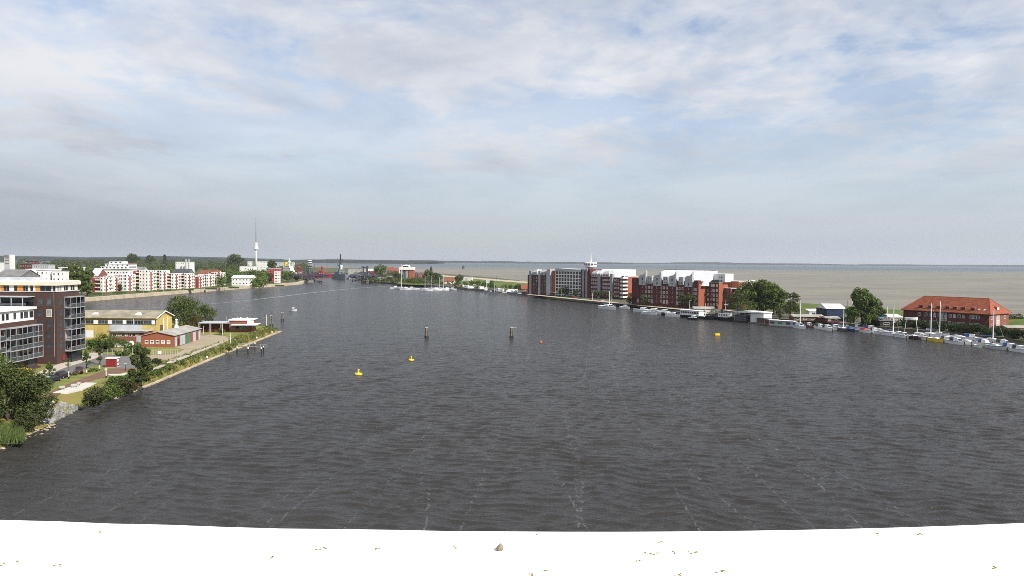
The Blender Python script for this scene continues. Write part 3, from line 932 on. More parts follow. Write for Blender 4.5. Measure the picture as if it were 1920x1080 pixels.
# ------------------------------------------------------------------ boats
def hull_mb(L, B, H, sheer=0.25, stern=0.75, draft=0.3, n=9, fine=1.6):
    mb = MB(); rows = []
    for i in range(n):
        t = i / (n - 1)
        x = -L / 2 + L * t
        b = B / 2 * (stern + (1 - stern) * min(1, t * 2.4)) * (1 - max(0, (t - .45) / .55) ** fine * .98)
        z = H + sheer * (t - .35) ** 2 * 3
        rows.append([(x, -b, z), (x + (.0 if t < 1 else 0), -b * .86, 0.0), (x - L * .02 * t, -b * .45, -draft), (x - L * .02 * t, b * .45, -draft), (x, b * .86, 0.0), (x, b, z)])
    for r_ in rows: mb.v += r_
    for i in range(n - 1):
        for k in range(5):
            a = i * 6 + k; mb.f.append((a, a + 6, a + 7, a + 1))
    mb.f.append(tuple(range(5, -1, -1))); mb.f.append(tuple((n - 1) * 6 + k for k in range(6)))
    return mb, rows

def boat(label, loc, rz, L=8.0, kind='motor', hull='white_metal', deck='white_metal', cabin='white_metal', mast=0.0, cover=None, name=None, group='boats moored along the harbour bank', H=None, canopy=None):
    nm = name or ('sailing_yacht' if mast else 'motor_boat')
    t = thing(nm, label, 'sailboat' if mast else 'boat', loc, rz, group)
    B = L * (0.30 if L > 7 else .36); H = H or (0.7 + L * 0.065)
    mb, rows = hull_mb(L, B, H)
    mb.build('hull', hull, t)
    dk = MB(); n = len(rows)
    for r_ in rows: dk.v += [(r_[0][0], r_[0][1] * .97, r_[0][2] - .06), (r_[5][0], r_[5][1] * .97, r_[5][2] - .06)]
    for i in range(n - 1): dk.f.append((i * 2, i * 2 + 2, i * 2 + 3, i * 2 + 1))
    dk.build('deck', deck, t)
    # rubbing strake
    st = MB()
    for sg in (0, 5):
        st.path([(r_[sg][0], r_[sg][1] * 1.01, r_[sg][2] - .12) for r_ in rows], .05, 4)
    st.build('strake', 'blue' if hull != 'blue' else 'white', t)
    if kind == 'motor':
        c = MB(); ch = H + 1.15
        c.section([(-.1, 0), (0, 0)], 0, 0) if False else None
        prof = [(-L * .12, H - .1), (L * .24, H - .1), (L * .12, ch), (-L * .10, ch + .08)]
        for sg in (-1, 1): c.v += [(x, sg * B * (.36 if z < H + .3 else .30), z) for x, z in prof]
        c.f += [(0, 1, 2, 3), (7, 6, 5, 4)] + [((k + 1) % 4, k, 4 + k, 4 + (k + 1) % 4) for k in range(4)]
        co = c.build('cabin', cabin, t)
        MB().cbox((L * .04, 0, ch - .28), (L * .20, B * .62, .26)).build('window', 'glass2', co)
        w = MB(); w.quad((L * .215, -B * .29, H + .22), (L * .215, B * .29, H + .22), (L * .150, B * .28, ch - .12), (L * .150, -B * .28, ch - .12))
        w.build('windscreen', 'glass', co)
        if canopy: MB().sectionx([(-B * .34, H - .05), (B * .34, H - .05), (B * .30, ch - .05), (B * .12, ch + .15), (-B * .12, ch + .15), (-B * .30, ch - .05)], -L * .34, -L * .115).build('cockpit_canopy', canopy, t)
        f = MB(); f.path([(L * .12, -B * .33, H + .1), (L * .44, -B * .1, H + .75), (L * .47, 0, H + .8), (L * .44, B * .1, H + .75), (L * .12, B * .33, H + .1)], .025, 4)
        f.build('bow_rail', 'silver', t)
        MB().cbox((-L * .47, 0, H * .7), (.5, .4, 1.0)).build('outboard_motor', 'dgrey', t)
    elif kind == 'sail':
        prof = [(-L * .08, H - .05), (L * .2, H - .05), (L * .14, H + .36), (-L * .08, H + .45)]
        c = MB()
        for sg in (-1, 1): c.v += [(x, sg * B * .27, z) for x, z in prof]
        c.f += [(0, 1, 2, 3), (7, 6, 5, 4)] + [((k + 1) % 4, k, 4 + k, 4 + (k + 1) % 4) for k in range(4)]
        co = c.build('cabin', cabin, t)
        MB().cbox((L * .04, 0, H + .18), (L * .14, B * .55, .14)).build('window', 'glass', co)
        MB().box(-L * .4, -L * .1, -B * .2, B * .2, H - .08, H - .02).build('cockpit', 'plank', t)
    if mast:
        ml = mast
        MB().tube((L * .08, 0, H), (L * .08, 0, H + ml), .2, .16, 6).build('mast', 'white_metal', t)
        b = MB().tube((L * .08, 0, H + 1.1), (-L * .36, 0, H + 1.15), .07, .06, 5).build('boom', 'silver', t)
        MB().tube((L * .06, 0, H + 1.3), (-L * .34, 0, H + 1.28), .17, .11, 6).build('sail_cover', cover or 'sail', t)
        rg = MB()
        for q in ((L * .47, 0, H + .1), (-L * .48, 0, H + .1), (L * .06, B * .42, H), (L * .06, -B * .42, H)):
            rg.tube(q, (L * .08, 0, H + ml * .97), .018, .018, 3)
        rg.tube((L * .08, -B * .26, H + ml * .55), (L * .08, B * .26, H + ml * .55), .03, .03, 4)
        rg.build('rigging', 'silver', t)
    elif cover:
        cv = MB(); prof = [(-L * .44, H - .02), (L * .1, H - .02), (L * .04, H + .55), (-L * .2, H + .75), (-L * .42, H + .35)]
        for sg in (-1, 1): cv.v += [(x, sg * B * (.44 if z < H + .1 else .2), z) for x, z in prof]
        n = 5
        cv.f += [tuple(range(n)), tuple(range(2 * n - 1, n - 1, -1))] + [((k + 1) % n, k, n + k, n + (k + 1) % n) for k in range(n)]
        cv.build('boat_cover', cover, t)
    return t

def pole(parent, name, m, p, h, r=0.08, r1=None, n=6):
    return MB().tube(p, (p[0], p[1], p[2] + h), r, r1 or r, n).build(name, m, parent)
# ================================================================== left bank, near
def winrow(t, xs, z, w, h, face, off, **k):
    for x in xs:
        window(t, x, z, w, h, face, off, **k)

# ---- dark clinker apartment building
A = thing('apartment_building', 'dark brown brick apartment block with orange and white attic storey and stacked balconies', 'building', (-117, 198.4, 2.5))
MB().box(-46, 0, 0, 10.4, 0, 18.7).build('wall', 'brickdark', A)
att = MB().box(-46, -0.25, 0.25, 10.15, 18.7, 20.3).build('attic_storey', 'offwhite', A)
MB().box(-46, 0.35, -0.4, 10.8, 20.3, 21.25).build('cornice', 'offwhite', A)
MB().box(-46, 0.1, -0.1, 10.5, 21.25, 21.4).build('roof', 'roofwhite', A)
MB().box(-40, -8, 3, 8, 21.4, 22.2).build('roof_plant', 'lgrey', A)
# attic: orange panels and dark windows between white piers
def pxa(px): return (px - 960) * 0.1368 + 117
for x0, x1, m_ in ((0, 5, 'orange'), (5, 16, 'W'), (16, 20, 'P'), (20, 24, 'white'), (24, 31, 'W'), (31, 41, 'orange'), (41, 51, 'W'), (51, 54.5, 'P'), (54.5, 61, 'W'), (61, 65, 'white'), (65, 73, 'orange'), (73, 95, 'W'), (97, 102.5, 'W')):
    a, b = pxa(x0), pxa(x1)
    if m_ == 'W':
        window(A, (a + b) / 2, 19.5, b - a - .08, 1.5, '-y', 0.25, frame='grey', bars=('v0.5',) if b - a > 1.2 else (), fr=.07)
    else:
        MB().box(a, b, 0.12, 0.25, 18.75, 20.28).build('facade_panel', {'P': 'offwhite'}.get(m_, m_), A)
for y in (1.7, 4.6, 7.7):
    window(A, y, 19.5, 2.1, 1.5, '+x', -0.25, frame='white', bars=('v0.5',))
MB().box(-46, 0.12, -0.12, 10.5, 18.62, 18.78).build('ledge', 'lgrey', A)
for zc in (16.0, 13.2, 10.4, 7.6, 5.0):
    for x in (-4.25, -1.9):
        lit = (x == -1.9 and zc == 13.2)
        window(A, x, zc, 1.35, 1.9, '-y', 0, frame='white' if lit else 'dgrey', pane='curtain' if lit else 'glass2', bars=('v0.5', 'h0.5') if lit else ())
    window(A, 1.9, zc, 1.3, 1.9, '+x', 0, frame='dgrey', pane='glass2')
MB().tube((-0.6, -.08, 2), (-0.6, -.08, 18.5), .06, .06, 5).build('downpipe', 'grey', A)
# loggia above the wing
MB().box(-15.5, -5.6, -3.2, -0.02, 17.35, 17.6).build('loggia_roof', 'lgrey', A)
MB().box(-15.5, -5.9, -0.14, -0.01, 15.05, 17.3).build('loggia_glazing', 'glass', A)
for px in (-8, 13, 34, 55):
    MB().box(pxa(px) - .08, pxa(px) + .08, -3.1, -2.9, 14.9, 17.35).build('post', 'lgrey', A)
MB().box(-15.5, -5.9, -3.05, -3.0, 15.0, 15.95).build('glass_railing', 'glass2', A)
MB().box(-24, -5.6, -3.4, -0.0, 0, 14.95).build('link_wall', 'brickdark', A)

def balcony_stack(t, x0, x1, y0, y1, zs, posts, rail='glass2', furn=(), skip_ends=False):
    for i, z in enumerate(zs):
        s = MB().box(x0, x1, y0, y1, z - .16, z + .06).build('balcony_slab', 'slabgrey', t)
        if i < len(zs) - 1:
            nz = zs[i + 1]
            MB().box(x1 - .05, x1 - .02, y0 + .05, y1 - .05, z + .1, z + 1.0).build('glass_railing', rail, s)
            MB().box(x1 - .07, x1, y0 + .02, y1 - .02, z + 1.0, z + 1.06).build('handrail', 'slabgrey', s)
            for fy, fm in furn:
                if (i * 7 + int(fy * 3)) % 3:
                    MB().cbox((x1 - .22, fy, z + .55), (.26, .9, .3)).build('flower_box', fm, s)
                    MB().cbox((x1 - .22, fy, z + .82), (.4, 1.0, .34), .2, .6).build('flowers', 'leafmid', s)
        if i:
            pz = zs[i - 1]
            for py in posts:
                MB().box(x1 - .1, x1 - .01, py - .05, py + .05, pz + .06, z - .16).build('post', 'slabgrey', t)
zb = [3.1, 5.95, 8.75, 11.6, 14.4, 17.2]
balcony_stack(A, 0.0, 1.75, 3.4, 10.2, zb, (3.5, 6.0, 8.0, 10.1), furn=((4.6, 'white'), (7.2, 'wood'), (9.0, 'white')))
for z0, z1 in zip(zb, zb[1:]):
    for y in (4.6, 7.2):
        window(A, y, (z0 + z1) / 2, 2.2, 2.3, '+x', 0, frame='grey', pane='glass', bars=('v0.5',))
    MB().box(0.02, 1.7, 10.08, 10.12, z0 + .1, z1 - .2).build('side_screen', 'glass2', A)
MB().box(0.0, 1.2, 4.5, 9.5, 0, 2.9).build('entrance_glazing', 'glass', A)
MB().box(0.02, .2, 2.3, 3.1, .8, 2.2).build('red_notice', 'red', A)
# the terrace canvas by the yellow hall
MB().box(0.2, 3.6, 10.6, 10.7, 5.9, 7.9).build('white_screen', 'white', A)

# ---- lower wing, glass balconies towards the harbour
Wg = thing('apartment_wing', 'lower brick wing with white attic and glazed grey balconies behind the big dark tree', 'building', (-117, 198.4, 2.5))
MB().box(-16, -1.6, -34, -5.7, 0, 12.0).build('wall', 'brickdark', Wg)
MB().box(-16, -2.0, -34, -6.2, 12.0, 14.7).build('attic_storey', 'white', Wg)
MB().box(-16.2, -1.5, -34, -5.8, 14.7, 15.25).build('cornice', 'white', Wg)
for px in (4, 12, 26, 39, 47, 57.5):
    d = 119 * 1450 / (960 - px)
    window(Wg, d - 198.4, 13.4, 1.5 if px in (47, 57.5) else .9, 1.5, '+x', -2.0, frame='dgrey')
zw = [2.9, 5.5, 8.15, 10.85]
for y0, y1, xo in ((-18.7, -12.2, 0.25), (-11.8, -5.6, -.1), (-26, -19.2, -.4), (-33, -26.5, 0.1)):
    balcony_stack(Wg, -1.6, xo, y0, y1, zw, (y0 + .06, y0 * .65 + y1 * .35, y0 * .3 + y1 * .7, y1 - .06), furn=((y0 + 1.5, 'white'), (y1 - 1.5, 'wood')))
    for z0, z1 in zip(zw, zw[1:]):
        for k in (.2, .5, .8):
            window(Wg, y0 + (y1 - y0) * k, (z0 + z1) / 2 - .1, 1.7, 2.2, '+x', -1.6, frame='grey', pane='curtain' if (int(z0 * 3 + k * 10) % 4 == 0) else 'glass')
MB().box(-1.6, -.6, -33, -6, 0, .5).build('plinth', 'brickdark', Wg)
for k in range(6):
    MB().box(-1.62, -1.5, -31 + k * 4.3, -28.5 + k * 4.3, .3, 2.5).build('garage_door', 'dgrey', Wg)

# ---- small things on the lawn
def at(px, py, z=2.5): return G(px, py, z)
for (px, py, lab, sx, sy, sz, rz) in ((33, 704, 'larger yellow metal container half hidden behind the big dark tree', 2.6, 1.8, 1.9, .3), (50, 704, 'smaller yellow container with slanted side by the brick wing', 1.6, 1.6, 1.9, .2)):
    p = at(px, py)
    t = thing('yellow_container', lab, 'container', p, rz, 'yellow containers beside the brick wing')
    MB().prism([(-sx / 2, -sy / 2), (sx / 2, -sy / 2), (sx / 2, sy / 2), (-sx / 2, sy / 2)], 0.15, [sz, sz * .75, sz * .75, sz]).build('body', 'yellow', t)
    for k in (-.4, -.13, .13, .4):
        MB().box(k * sx - .05, k * sx + .05, -sy / 2 - .06, -sy / 2 + .01, .2, sz * .74).build('rib', 'yellow', t)
    MB().box(-sx / 2 - .05, sx / 2 + .05, -sy / 2 - .05, sy / 2 + .05, 0, .15).build('skid', 'black', t)

RZR = R(88)      # direction of the road
car('black saloon parked beneath the young tree, partly hidden by the big dark tree', at(84, 721), RZR, 'carblack', 'sedan')
car('black hatchback in the parking row, just behind the white sign post', at(99, 715.5), RZR + .05, 'carblack', 'hatch')
car('dark violet hatchback parked third along the kerb', at(117, 708.5), RZR + .1, 'cardark', 'hatch')
car('dark wine red estate car parked apart, past the other three', at(148, 699.5), RZR + .55, 'winered', 'estate')

def sign_post(px, py, h, lab, sign=None, name='sign_post', foot='black', m='white'):
    p = at(px, py)
    t = thing(name, lab, 'post', p)
    MB().tube((0, 0, 0), (0, 0, h * .25), .14, .14, 6).build('foot', foot, t)
    MB().tube((0, 0, h * .25), (0, 0, h), .1, .1, 6).build('shaft', m, t)
    if sign: MB().cbox((0, -.05, h - .25), (sign[0], .06, sign[1])).build('sign_plate', sign[2], t)
    return t
sign_post(90, 719, 1.7, 'white post with crossbar sign among the parked black cars', (1.1, .12, 'white'))
sign_post(129, 710, 1.7, 'white post with black foot between the parked cars and shrubs')
sign_post(162.5, 700.5, .9, 'short white bollard next to the wine red estate car')
sign_post(199, 709, 2.3, 'white post with black foot and yellowish sign plate on the brown path', (.55, .5, 'offwhite'))
sign_post(187, 694.5, 1.3, 'white bollard with black foot below the columnar tree', (.5, .12, 'white'))
t = thing('park_lamp', 'thin black park lamp with flat white head beside the kiosk lawn', 'lamp', at(235, 695))
pole(t, 'shaft', 'black', (0, 0, 0), 1.6, .07); MB().cbox((0, 0, 1.66), (.55, .4, .1)).build('lamp_head', 'white', t); MB().cbox((0, 0, .1), (.3, .3, .2)).build('base', 'black', t)

# kiosk
t = thing('kiosk', 'small red kiosk with flat white roof on the lawn by the road', 'kiosk', at(209, 689), R(6))
MB().box(-1.35, 1.1, 0, 2.0, .1, 2.2).build('wall', 'red', t)
MB().box(-1.5, 1.3, -.15, 2.15, 2.2, 2.42).build('roof', 'white', t)
MB().box(-1.4, 1.5, -.1, 2.1, -.2, .12).build('plinth', 'conc', t)
for k in range(9):
    MB().box(-1.3 + k * .27, -1.22 + k * .27, -.04, .01, .15, 2.15).build('rib', 'red', t)
for z in (.75, 1.7):
    MB().box(1.1, 1.3, .5, 1.3, z - .3, z + .3).build('air_vent', 'white', t)

# seats on the white slab
def seat(px, py, rz, lab, w=1.7):
    t = thing('park_bench', lab, 'bench', at(px, py, 2.6), rz, 'seats on the white concrete slab', .72)
    MB().box(-w / 2, w / 2, -.3, .3, .32, .42).build('seat', 'conc', t)
    MB().sectionx([(.22, .42), (.32, .42), (.5, .95), (.42, .97)], -w / 2, w / 2).build('backrest', 'conc', t)
    for x in (-w / 2 + .2, w / 2 - .2): MB().box(x - .06, x + .06, -.25, .25, 0, .32).build('leg', 'dgrey', t)
seat(116, 730, .3, 'white recliner seat on the slab end nearest the parked cars', 1.5)
seat(139, 726, .5, 'low white seat in the middle of the concrete slab')
seat(147, 722.5, .2, 'upright white seat at the far side of the concrete slab', 1.0)

# ---- trees and bushes of the near bank
tree('broad_tree', 'huge dark leafy tree at the frame edge above the rocky shore', at(14, 792, 1.6), 10.2, 11.5, 'leafdark', 'dome', 3, .0, 11000, .36)
tree('broad_tree', 'dense dark tree leaning to the water beside the stone embankment', at(60, 786, 1.4), 8.2, 7.2, 'leafdark', 'dome', 5, .0, 9000, .36)
tree('broad_tree', 'green lighter tree rising at the picture edge before the glazed balconies', at(-20, 742, 2.5), 9.2, 8.0, 'leafmid', 'round', 2, .15, 6000, .42)
bush('shrub', 'low shrub with pale branches at the foot of the dark trees', at(55, 806, .8), 3.6, 4.0, 'leafolive', 7, 1800, .3)
tree('young_tree', 'young bright green tree with pale stake beside the black saloon', at(93, 712), 4.4, 3.0, 'leafmid', 'cone', 4, .16, 1300, .5)
tree('young_tree', 'conical young tree on the pavement before the brick block entrance', at(162, 691), 5.0, 3.0, 'leafmid', 'cone', 6, .12, 1500, .5)
tree('young_tree', 'thin sparse sapling between the wing and the wine red car', at(128, 697), 3.4, 1.7, 'leaflight', 'round', 2, .35, 160, .6)
tree('cypress', 'slender dark columnar evergreen standing near the kiosk', at(187.5, 684), 7.4, 2.9, 'leafdark', 'column', 3, .08, 2200, .4)
tree('waterside_tree', 'slim dark tree rooted in the quay edge, hanging over the water', at(264, 727, 0.8), 10.4, 7.0, 'leafdark', 'column', 4, .0, 7000, .36)
for i, (px, py, h, w, m_, lab) in enumerate((
    (176, 762, 4.2, 6.2, 'leafolive', 'big rounded bush at the water beside the stone embankment'),
    (205, 748, 3.4, 6.0, 'leafmid', 'bright green bush behind the rounded bush at the quay'),
    (232, 738, 3.6, 5.5, 'leafolive', 'olive bush filling the bank just before the waterside tree'),
    (222, 722, 2.6, 6.0, 'leafmid', 'low spreading bush above the bank near the path end'),
    (247, 733, 2.0, 3.0, 'leafbrown', 'small rusty brown bush at the foot of the waterside tree'))):
    bush('bush', lab, at(px, py, 0.9 if i in (0, 1, 2, 4) else 2.2), h, w, m_, 20 + i, 2600, .34)
for i, (px, py, h, w) in enumerate(((305, 693, 2.0, 7), (330, 684, 1.8, 7), (352, 673, 1.9, 7), (285, 703, 2.1, 6))):
    bush('bush', ('green hedge-like bush on the bank past the waterside tree', 'leafy bush on the bank between waterside tree and white marker post', 'low bush on the bank just below the white marker post', 'tangled bush directly behind the waterside tree trunk')[i], at(px, py, 1.2), h, w, 'leafmid', 40 + i, 1700, .32, depth=9)
bush('shrub', 'clump of tall reeds where the wooden jetty meets the bank', at(429, 660, .8), 2.3, 1.8, 'leafdark', 55, 500, .28)
bush('shrub', 'green and yellow hedge strip between the parked cars and the path', at(140, 703.5, 2.5), .9, 3.0, 'leafmid', 56, 900, .22, depth=9)
bush('shrub', 'yellow flowering hedge beyond the wine red estate car', at(175, 696.5, 2.5), .9, 3.5, 'leaflight', 57, 900, .22, depth=6)
# grass masses
rs = random.Random(8); spots = []
for i in range(len(sh2)):
    a, b = sh2[i], cr2[i]
    if a[1] < 168: continue
    for k in range(22):
        t_ = rs.uniform(.12, .95); p = lerp2(a, b, t_)
        spots.append((p[0] + rs.uniform(-.6, .6), p[1] + rs.uniform(-1.3, 1.3), .35 + 2.1 * min(1, t_)))
tufts('tall_grass', spots[::2], .75, .13, 'drygrass', 3, 6)
tufts('green_grass', [q for q in spots[1::2] if q[2] > .9], .8, .14, 'reed', 4, 6)
spots = [(p.x, p.y, .9) for p in (G(rs.uniform(-60, 45), rs.uniform(795, 832), .9) for _ in range(900))]
tufts('reed_grass', spots, 1.15, .10, 'reed', 5, 6)
# stones
def rock_mesh(seed):
    bm = bmesh.new(); bmesh.ops.create_icosphere(bm, subdivisions=2, radius=.5)
    r = random.Random(seed)
    k = [Vector((r.uniform(-1, 1), r.uniform(-1, 1), r.uniform(-1, 1))).normalized() for _ in range(9)]
    for v in bm.verts:
        for q in k:
            d_ = v.co.dot(q) - .34
            if d_ > 0: v.co -= q * d_ * .9
    me = bpy.data.meshes.new('stone'); bm.to_mesh(me); bm.free(); return me
rocks = [rock_mesh(i) for i in range(5)]
for q in rocks[:3]: q.materials.append(M['rock'])
for q in rocks[3:]: q.materials.append(M['rocktan'])
emb = thing('stone_embankment', 'grey rubble stone embankment between the dark trees and the bushes', 'embankment', at(120, 770, .5))
ep = emb.location
verts = []; faces = []
src = [([tuple(v.co) for v in m_.vertices], [tuple(p.vertices) for p in m_.polygons]) for m_ in rocks[:3]]
for k in range(300):
    u, v_ = rs.random(), rs.random()
    lo = lerp2(SHORE_L[4], SHORE_L[5], u * 1.1 - .02); hi = lerp2(CREST_L[4], CREST_L[5], u * 1.0 + .02)
    p = lerp2(lo, hi, v_ * .8 + .02)
    s = rs.uniform(.45, 1.0)
    put('stone', rocks[k % 3], None, emb, (p[0] - ep.x, p[1] - ep.y, .15 + 2.0 * (v_ * .8) - ep.z + .1), rot=(rs.uniform(0, 6), rs.uniform(0, 6), rs.uniform(0, 6)), scale=(s * 1.3, s, s * .8))
for k in range(75):
    u = rs.random()
    seg = [(0, 845), (45, 822), (75, 812), (101, 802)]
    i = min(2, int(u * 3)); f = u * 3 - i
    p = G(seg[i][0] + (seg[i + 1][0] - seg[i][0]) * f + rs.uniform(-14, 9), seg[i][1] + (seg[i + 1][1] - seg[i][1]) * f + rs.uniform(-9, 3), 0)
    s = rs.uniform(.3, .85)
    put('stone', rocks[3 + k % 2], None, BANK, (p.x, p.y, rs.uniform(0, .35)), rot=(rs.uniform(-.4, .4), rs.uniform(-.4, .4), rs.uniform(0, 6)), scale=(s * 1.5, s, s * .6))

# ---- yellow hall
H = thing('workshop_hall', 'yellow rendered hall with grey pitched roof and a ribbon of windows', 'building', (-118, 256, 2.5))
hw = MB(); hw.sectionx([(0, 0), (12, 0), (12, 7.9), (6, 9.7), (0, 7.9)], -36, 0); hw.build('wall', 'render_yellow', H)
rf = MB()
for sy in (-1, 1):
    y0, y1 = (6, -.7) if sy < 0 else (6, 12.7)
    z0, z1 = 9.82, 7.75
    if sy < 0: rf.quad((-36, y1, z1), (.5, y1, z1), (.5, y0, z0), (-36, y0, z0)); rf.quad((-36, y0, z0 - .14), (.5, y0, z0 - .14), (.5, y1, z1 - .2), (-36, y1, z1 - .2)); rf.quad((-36, y1, z1 - .2), (.5, y1, z1 - .2), (.5, y1, z1), (-36, y1, z1))
    else: rf.quad((-36, y0, z0), (.5, y0, z0), (.5, y1, z1), (-36, y1, z1))
    rf.quad((.5, y0, z0 - .3), (.5, y0, z0), (.5, y1, z1), (.5, y1, z1 - .3)) if sy > 0 else rf.quad((.5, y1, z1 - .3), (.5, y1, z1), (.5, y0, z0), (.5, y0, z0 - .3))
ro = rf.build('roof', 'lichen', H)
MB().sectionx([(-.75, 7.4), (-.72, 7.76), (6, 9.84), (12.72, 7.76), (12.75, 7.4), (6, 9.5)], .5, .6).build('verge_board', 'white', H)
for px, py in ((180, 589), (261, 590)):
    x = (px - 960) / 1450 * 259 + 118
    MB().cbox((x, 2.6, 8.95), (2.2, 1.4, .7), 0, .35).build('skylight', 'white', ro)
MB().box(-15.6, -4.7, -.1, .0, 3.5, 5.45).build('grey_panel', 'lgrey', H)
MB().box(-36, -.1, -.16, .02, 5.5, 7.0).build('window_band', 'dgrey', H)
def pxh(px): return (px - 960) / 1450 * 256 + 118
for a, b, m_ in ((150, 159, 'W'), (159, 175, 'G'), (175, 183, 'W'), (183, 202, 'G'), (202, 209, 'W'), (209, 230, 'G'), (230, 236, 'W'), (236, 252, 'G'), (252, 268, 'G'), (268, 284, 'G'), (284, 290, 'W')):
    xa, xb = pxh(a), pxh(b)
    if m_ == 'W': MB().box(xa, xb, -.26, -.16, 5.58, 6.92).build('wall_panel', 'white', H)
    else:
        window(H, (xa + xb) / 2, 6.25, xb - xa - .1, 1.25, '-y', -.16, frame='grey', bars=('v0.33', 'v0.66'))
window(H, 4.2, 3.4, 2.6, 3.4, '+x', 0, frame='brown', pane='brown', name='door')
MB().box(0.02, .12, 8.2, 8.5, 0, 7.6).build('downpipe', 'white', H)
for k in (-28, -24, -20.5, -8, -5, -2): MB().box(k - .05, k + .05, -.03, .02, 0, 5.5).build('joint_strip', 'lichen', H)
# annex in front
Ax = thing('brick_annex', 'low red brick annex with pale flat roof joined to the yellow hall', 'building', (-118, 256, 2.5))
MB().box(-12.4, -1.0, -6, -.2, 0, 3.6).build('wall', 'brickred', Ax)
MB().box(-12.8, -.7, -6.3, -.17, 3.6, 3.85).build('roof', 'lgrey', Ax)
MB().box(-12.9, -.6, -6.6, -6.3, 3.4, 3.92).build('fascia', 'slate', Ax)
for k in range(8): window(Ax, -11.7 + k * 1.22, 2.55, .85, .85, '-y', -6, frame='white')
MB().box(-3.6, -2.2, -6.1, -5.9, .05, 2.2).build('door', 'lgrey', Ax)
MB().tube((-6.0, -3, 3.8), (-6.0, -3, 7.6), .09, .09).build('flue', 'lgrey', Ax)
# small workshop with the gable
S_ = thing('boat_workshop', 'small red gabled workshop with pale roof and row of garage doors', 'building', (-104.6, 239, 2.5), R(4))
sw = MB(); sw.section([(0, 0), (0, 3.5), (-4.9, 4.6), (-9.8, 3.5), (-9.8, 0)][::-1], 0, 25); sw.build('wall', 'brick_orange_and_sunlit', S_)
rf = MB(); e = .35
rf.section([(-10.15, 3.5), (-4.9, 4.68), (.35, 3.5), (.35, 3.62), (-4.9, 4.82), (-10.15, 3.62)], -.35, 25.3); rf.build('roof', 'fibre', S_)
for k in range(5): window(S_, -8.3 + k * 1.65, 1.55, 1.05, 1.15, '-y', 0, frame='white', bars=('h0.35',), fr=.16)
MB().box(0.005, .03, 0.2, 24.8, 0, 3.3).build('side_cladding', 'slate', S_)
for y0, y1, m_ in ((.8, 2.0, 'lgrey'), (2.4, 4.6, 'brickred'), (5.2, 6.6, 'lgrey'), (7.0, 9.4, 'lgrey'), (10.0, 13.2, 'green'), (13.8, 16.4, 'brickred'), (17.0, 19.4, 'lgrey'), (20.0, 22.0, 'brickred'), (22.5, 24.2, 'lgrey')):
    MB().box(.03, .12, y0, y1, .05, 3.0).build('garage_door', m_, S_)
MB().box(.12, .2, 3.2, 3.9, .4, 2.1).build('door', 'black', S_)
MB().tube((-5.4, 6, 4.6), (-5.4, 6, 8.6), .13, .13).build('flue', 'white', S_)
ch = MB(); ch.lathe([(.75, 4.7), (.6, 5.4), (.35, 5.7), (.3, 7.2), (.42, 7.2), (.42, 7.5), (.1, 7.7)], 10, (-4.6, 15)); ch.build('chimney', 'white', S_)
for y in (3, 9, 15, 21): MB().box(-9.95, .2, y, y + .12, 3.62, 3.63).build('roof_seam', 'slate', S_) if False else None
# fences, tarps, trees around it
t = thing('yard_gate', 'pale slatted yard gate with white notice before the red workshop', 'gate', G(310, 668, 2.5), R(10))
for k in range(17): MB().box(-3.6 + k * .45, -3.5 + k * .45, -.04, .04, .1, 1.75).build('slat', 'beige', t)
MB().box(-3.7, 3.7, -.05, .05, 1.7, 1.85).build('top_rail', 'beige', t); MB().box(-3.7, 3.7, -.05, .05, .2, .3).build('bottom_rail', 'beige', t)
MB().box(-2.0, -1.0, -.1, -.05, .7, 1.5).build('notice', 'white', t)
for i, (px, py, w, lab) in enumerate(((222, 652, 5.0, 'longer white boat tarpaulin in the yard before the annex'), (240, 649.5, 3.4, 'shorter white covered boat beside the annex door'))):
    t = thing('covered_boat', lab, 'covered boat', at(px, py), R(8), 'covered boats in the workshop yard')
    mb, rows_ = hull_mb(w, 1.7, .9); o = mb.build('hull', 'white_metal', t); o.location.z = .3
    MB().sectionx([(-.8, 1.1), (.8, 1.1), (.25, 1.7), (-.25, 1.7)], -w / 2 * .95, w / 2 * .8).build('tarpaulin', 'white', t)
    for x in (-w / 4, w / 4): MB().box(x - .1, x + .1, -.6, .6, -.1, .4).build('trestle', 'wood', t)
bush('shrub', 'dense dark shrub against the brown block corner before the yellow hall', at(172, 656), 3.6, 5.0, 'leafmid', 65, 1200, .35)
bush('shrub', 'spreading shrub between the annex and the kiosk road', at(250, 660), 3.0, 6.0, 'leafmid', 66, 1200, .35)
bush('shrub', 'dark shrub filling the gap behind the columnar evergreen', at(200, 656), 3.2, 5.5, 'leafdark', 67, 1200, .35)
tree('yard_tree', 'round yard tree in front of the annex windows', at(212, 660), 5.0, 5.0, 'leafmid', 'round', 4, .3, 2000, .5)
tree('yard_tree', 'leafy tree beside the entrance of the brown block, before the yellow wall', at(187, 659), 5.2, 5.2, 'leaflight', 'round', 5, .25, 2000, .5)
tree('yard_tree', 'small tree shading the corner between annex and workshop', at(234, 661), 4.2, 4.0, 'leafmid', 'round', 6, .25, 1800, .5)
bush('hedge', 'clipped green hedge before the gable of the red workshop', at(272, 664), 2.0, 6.5, 'leafmid', 61, 1500, .35, cat='hedge', depth=3)
bush('hedge', 'loose green hedge along the road behind the kiosk', at(232, 667), 1.8, 7, 'leafmid', 62, 1500, .35, cat='hedge', depth=3)
bush('hedge', 'scrubby grey green bush by the road bend before the yard gate', at(292, 683), 1.6, 4.5, 'leafolive', 63, 900, .3, cat='bush', depth=3)
wl = thing('wire_fence', 'row of thin pale fence posts behind the kiosk road', 'fence', at(200, 667))
for k in range(14):
    p = G(163 + k * 9.5, 667.5 - (k * .25), 2.5) - wl.location; pole(wl, 'post', 'conc', (p.x, p.y, 0), 1.9, .07)
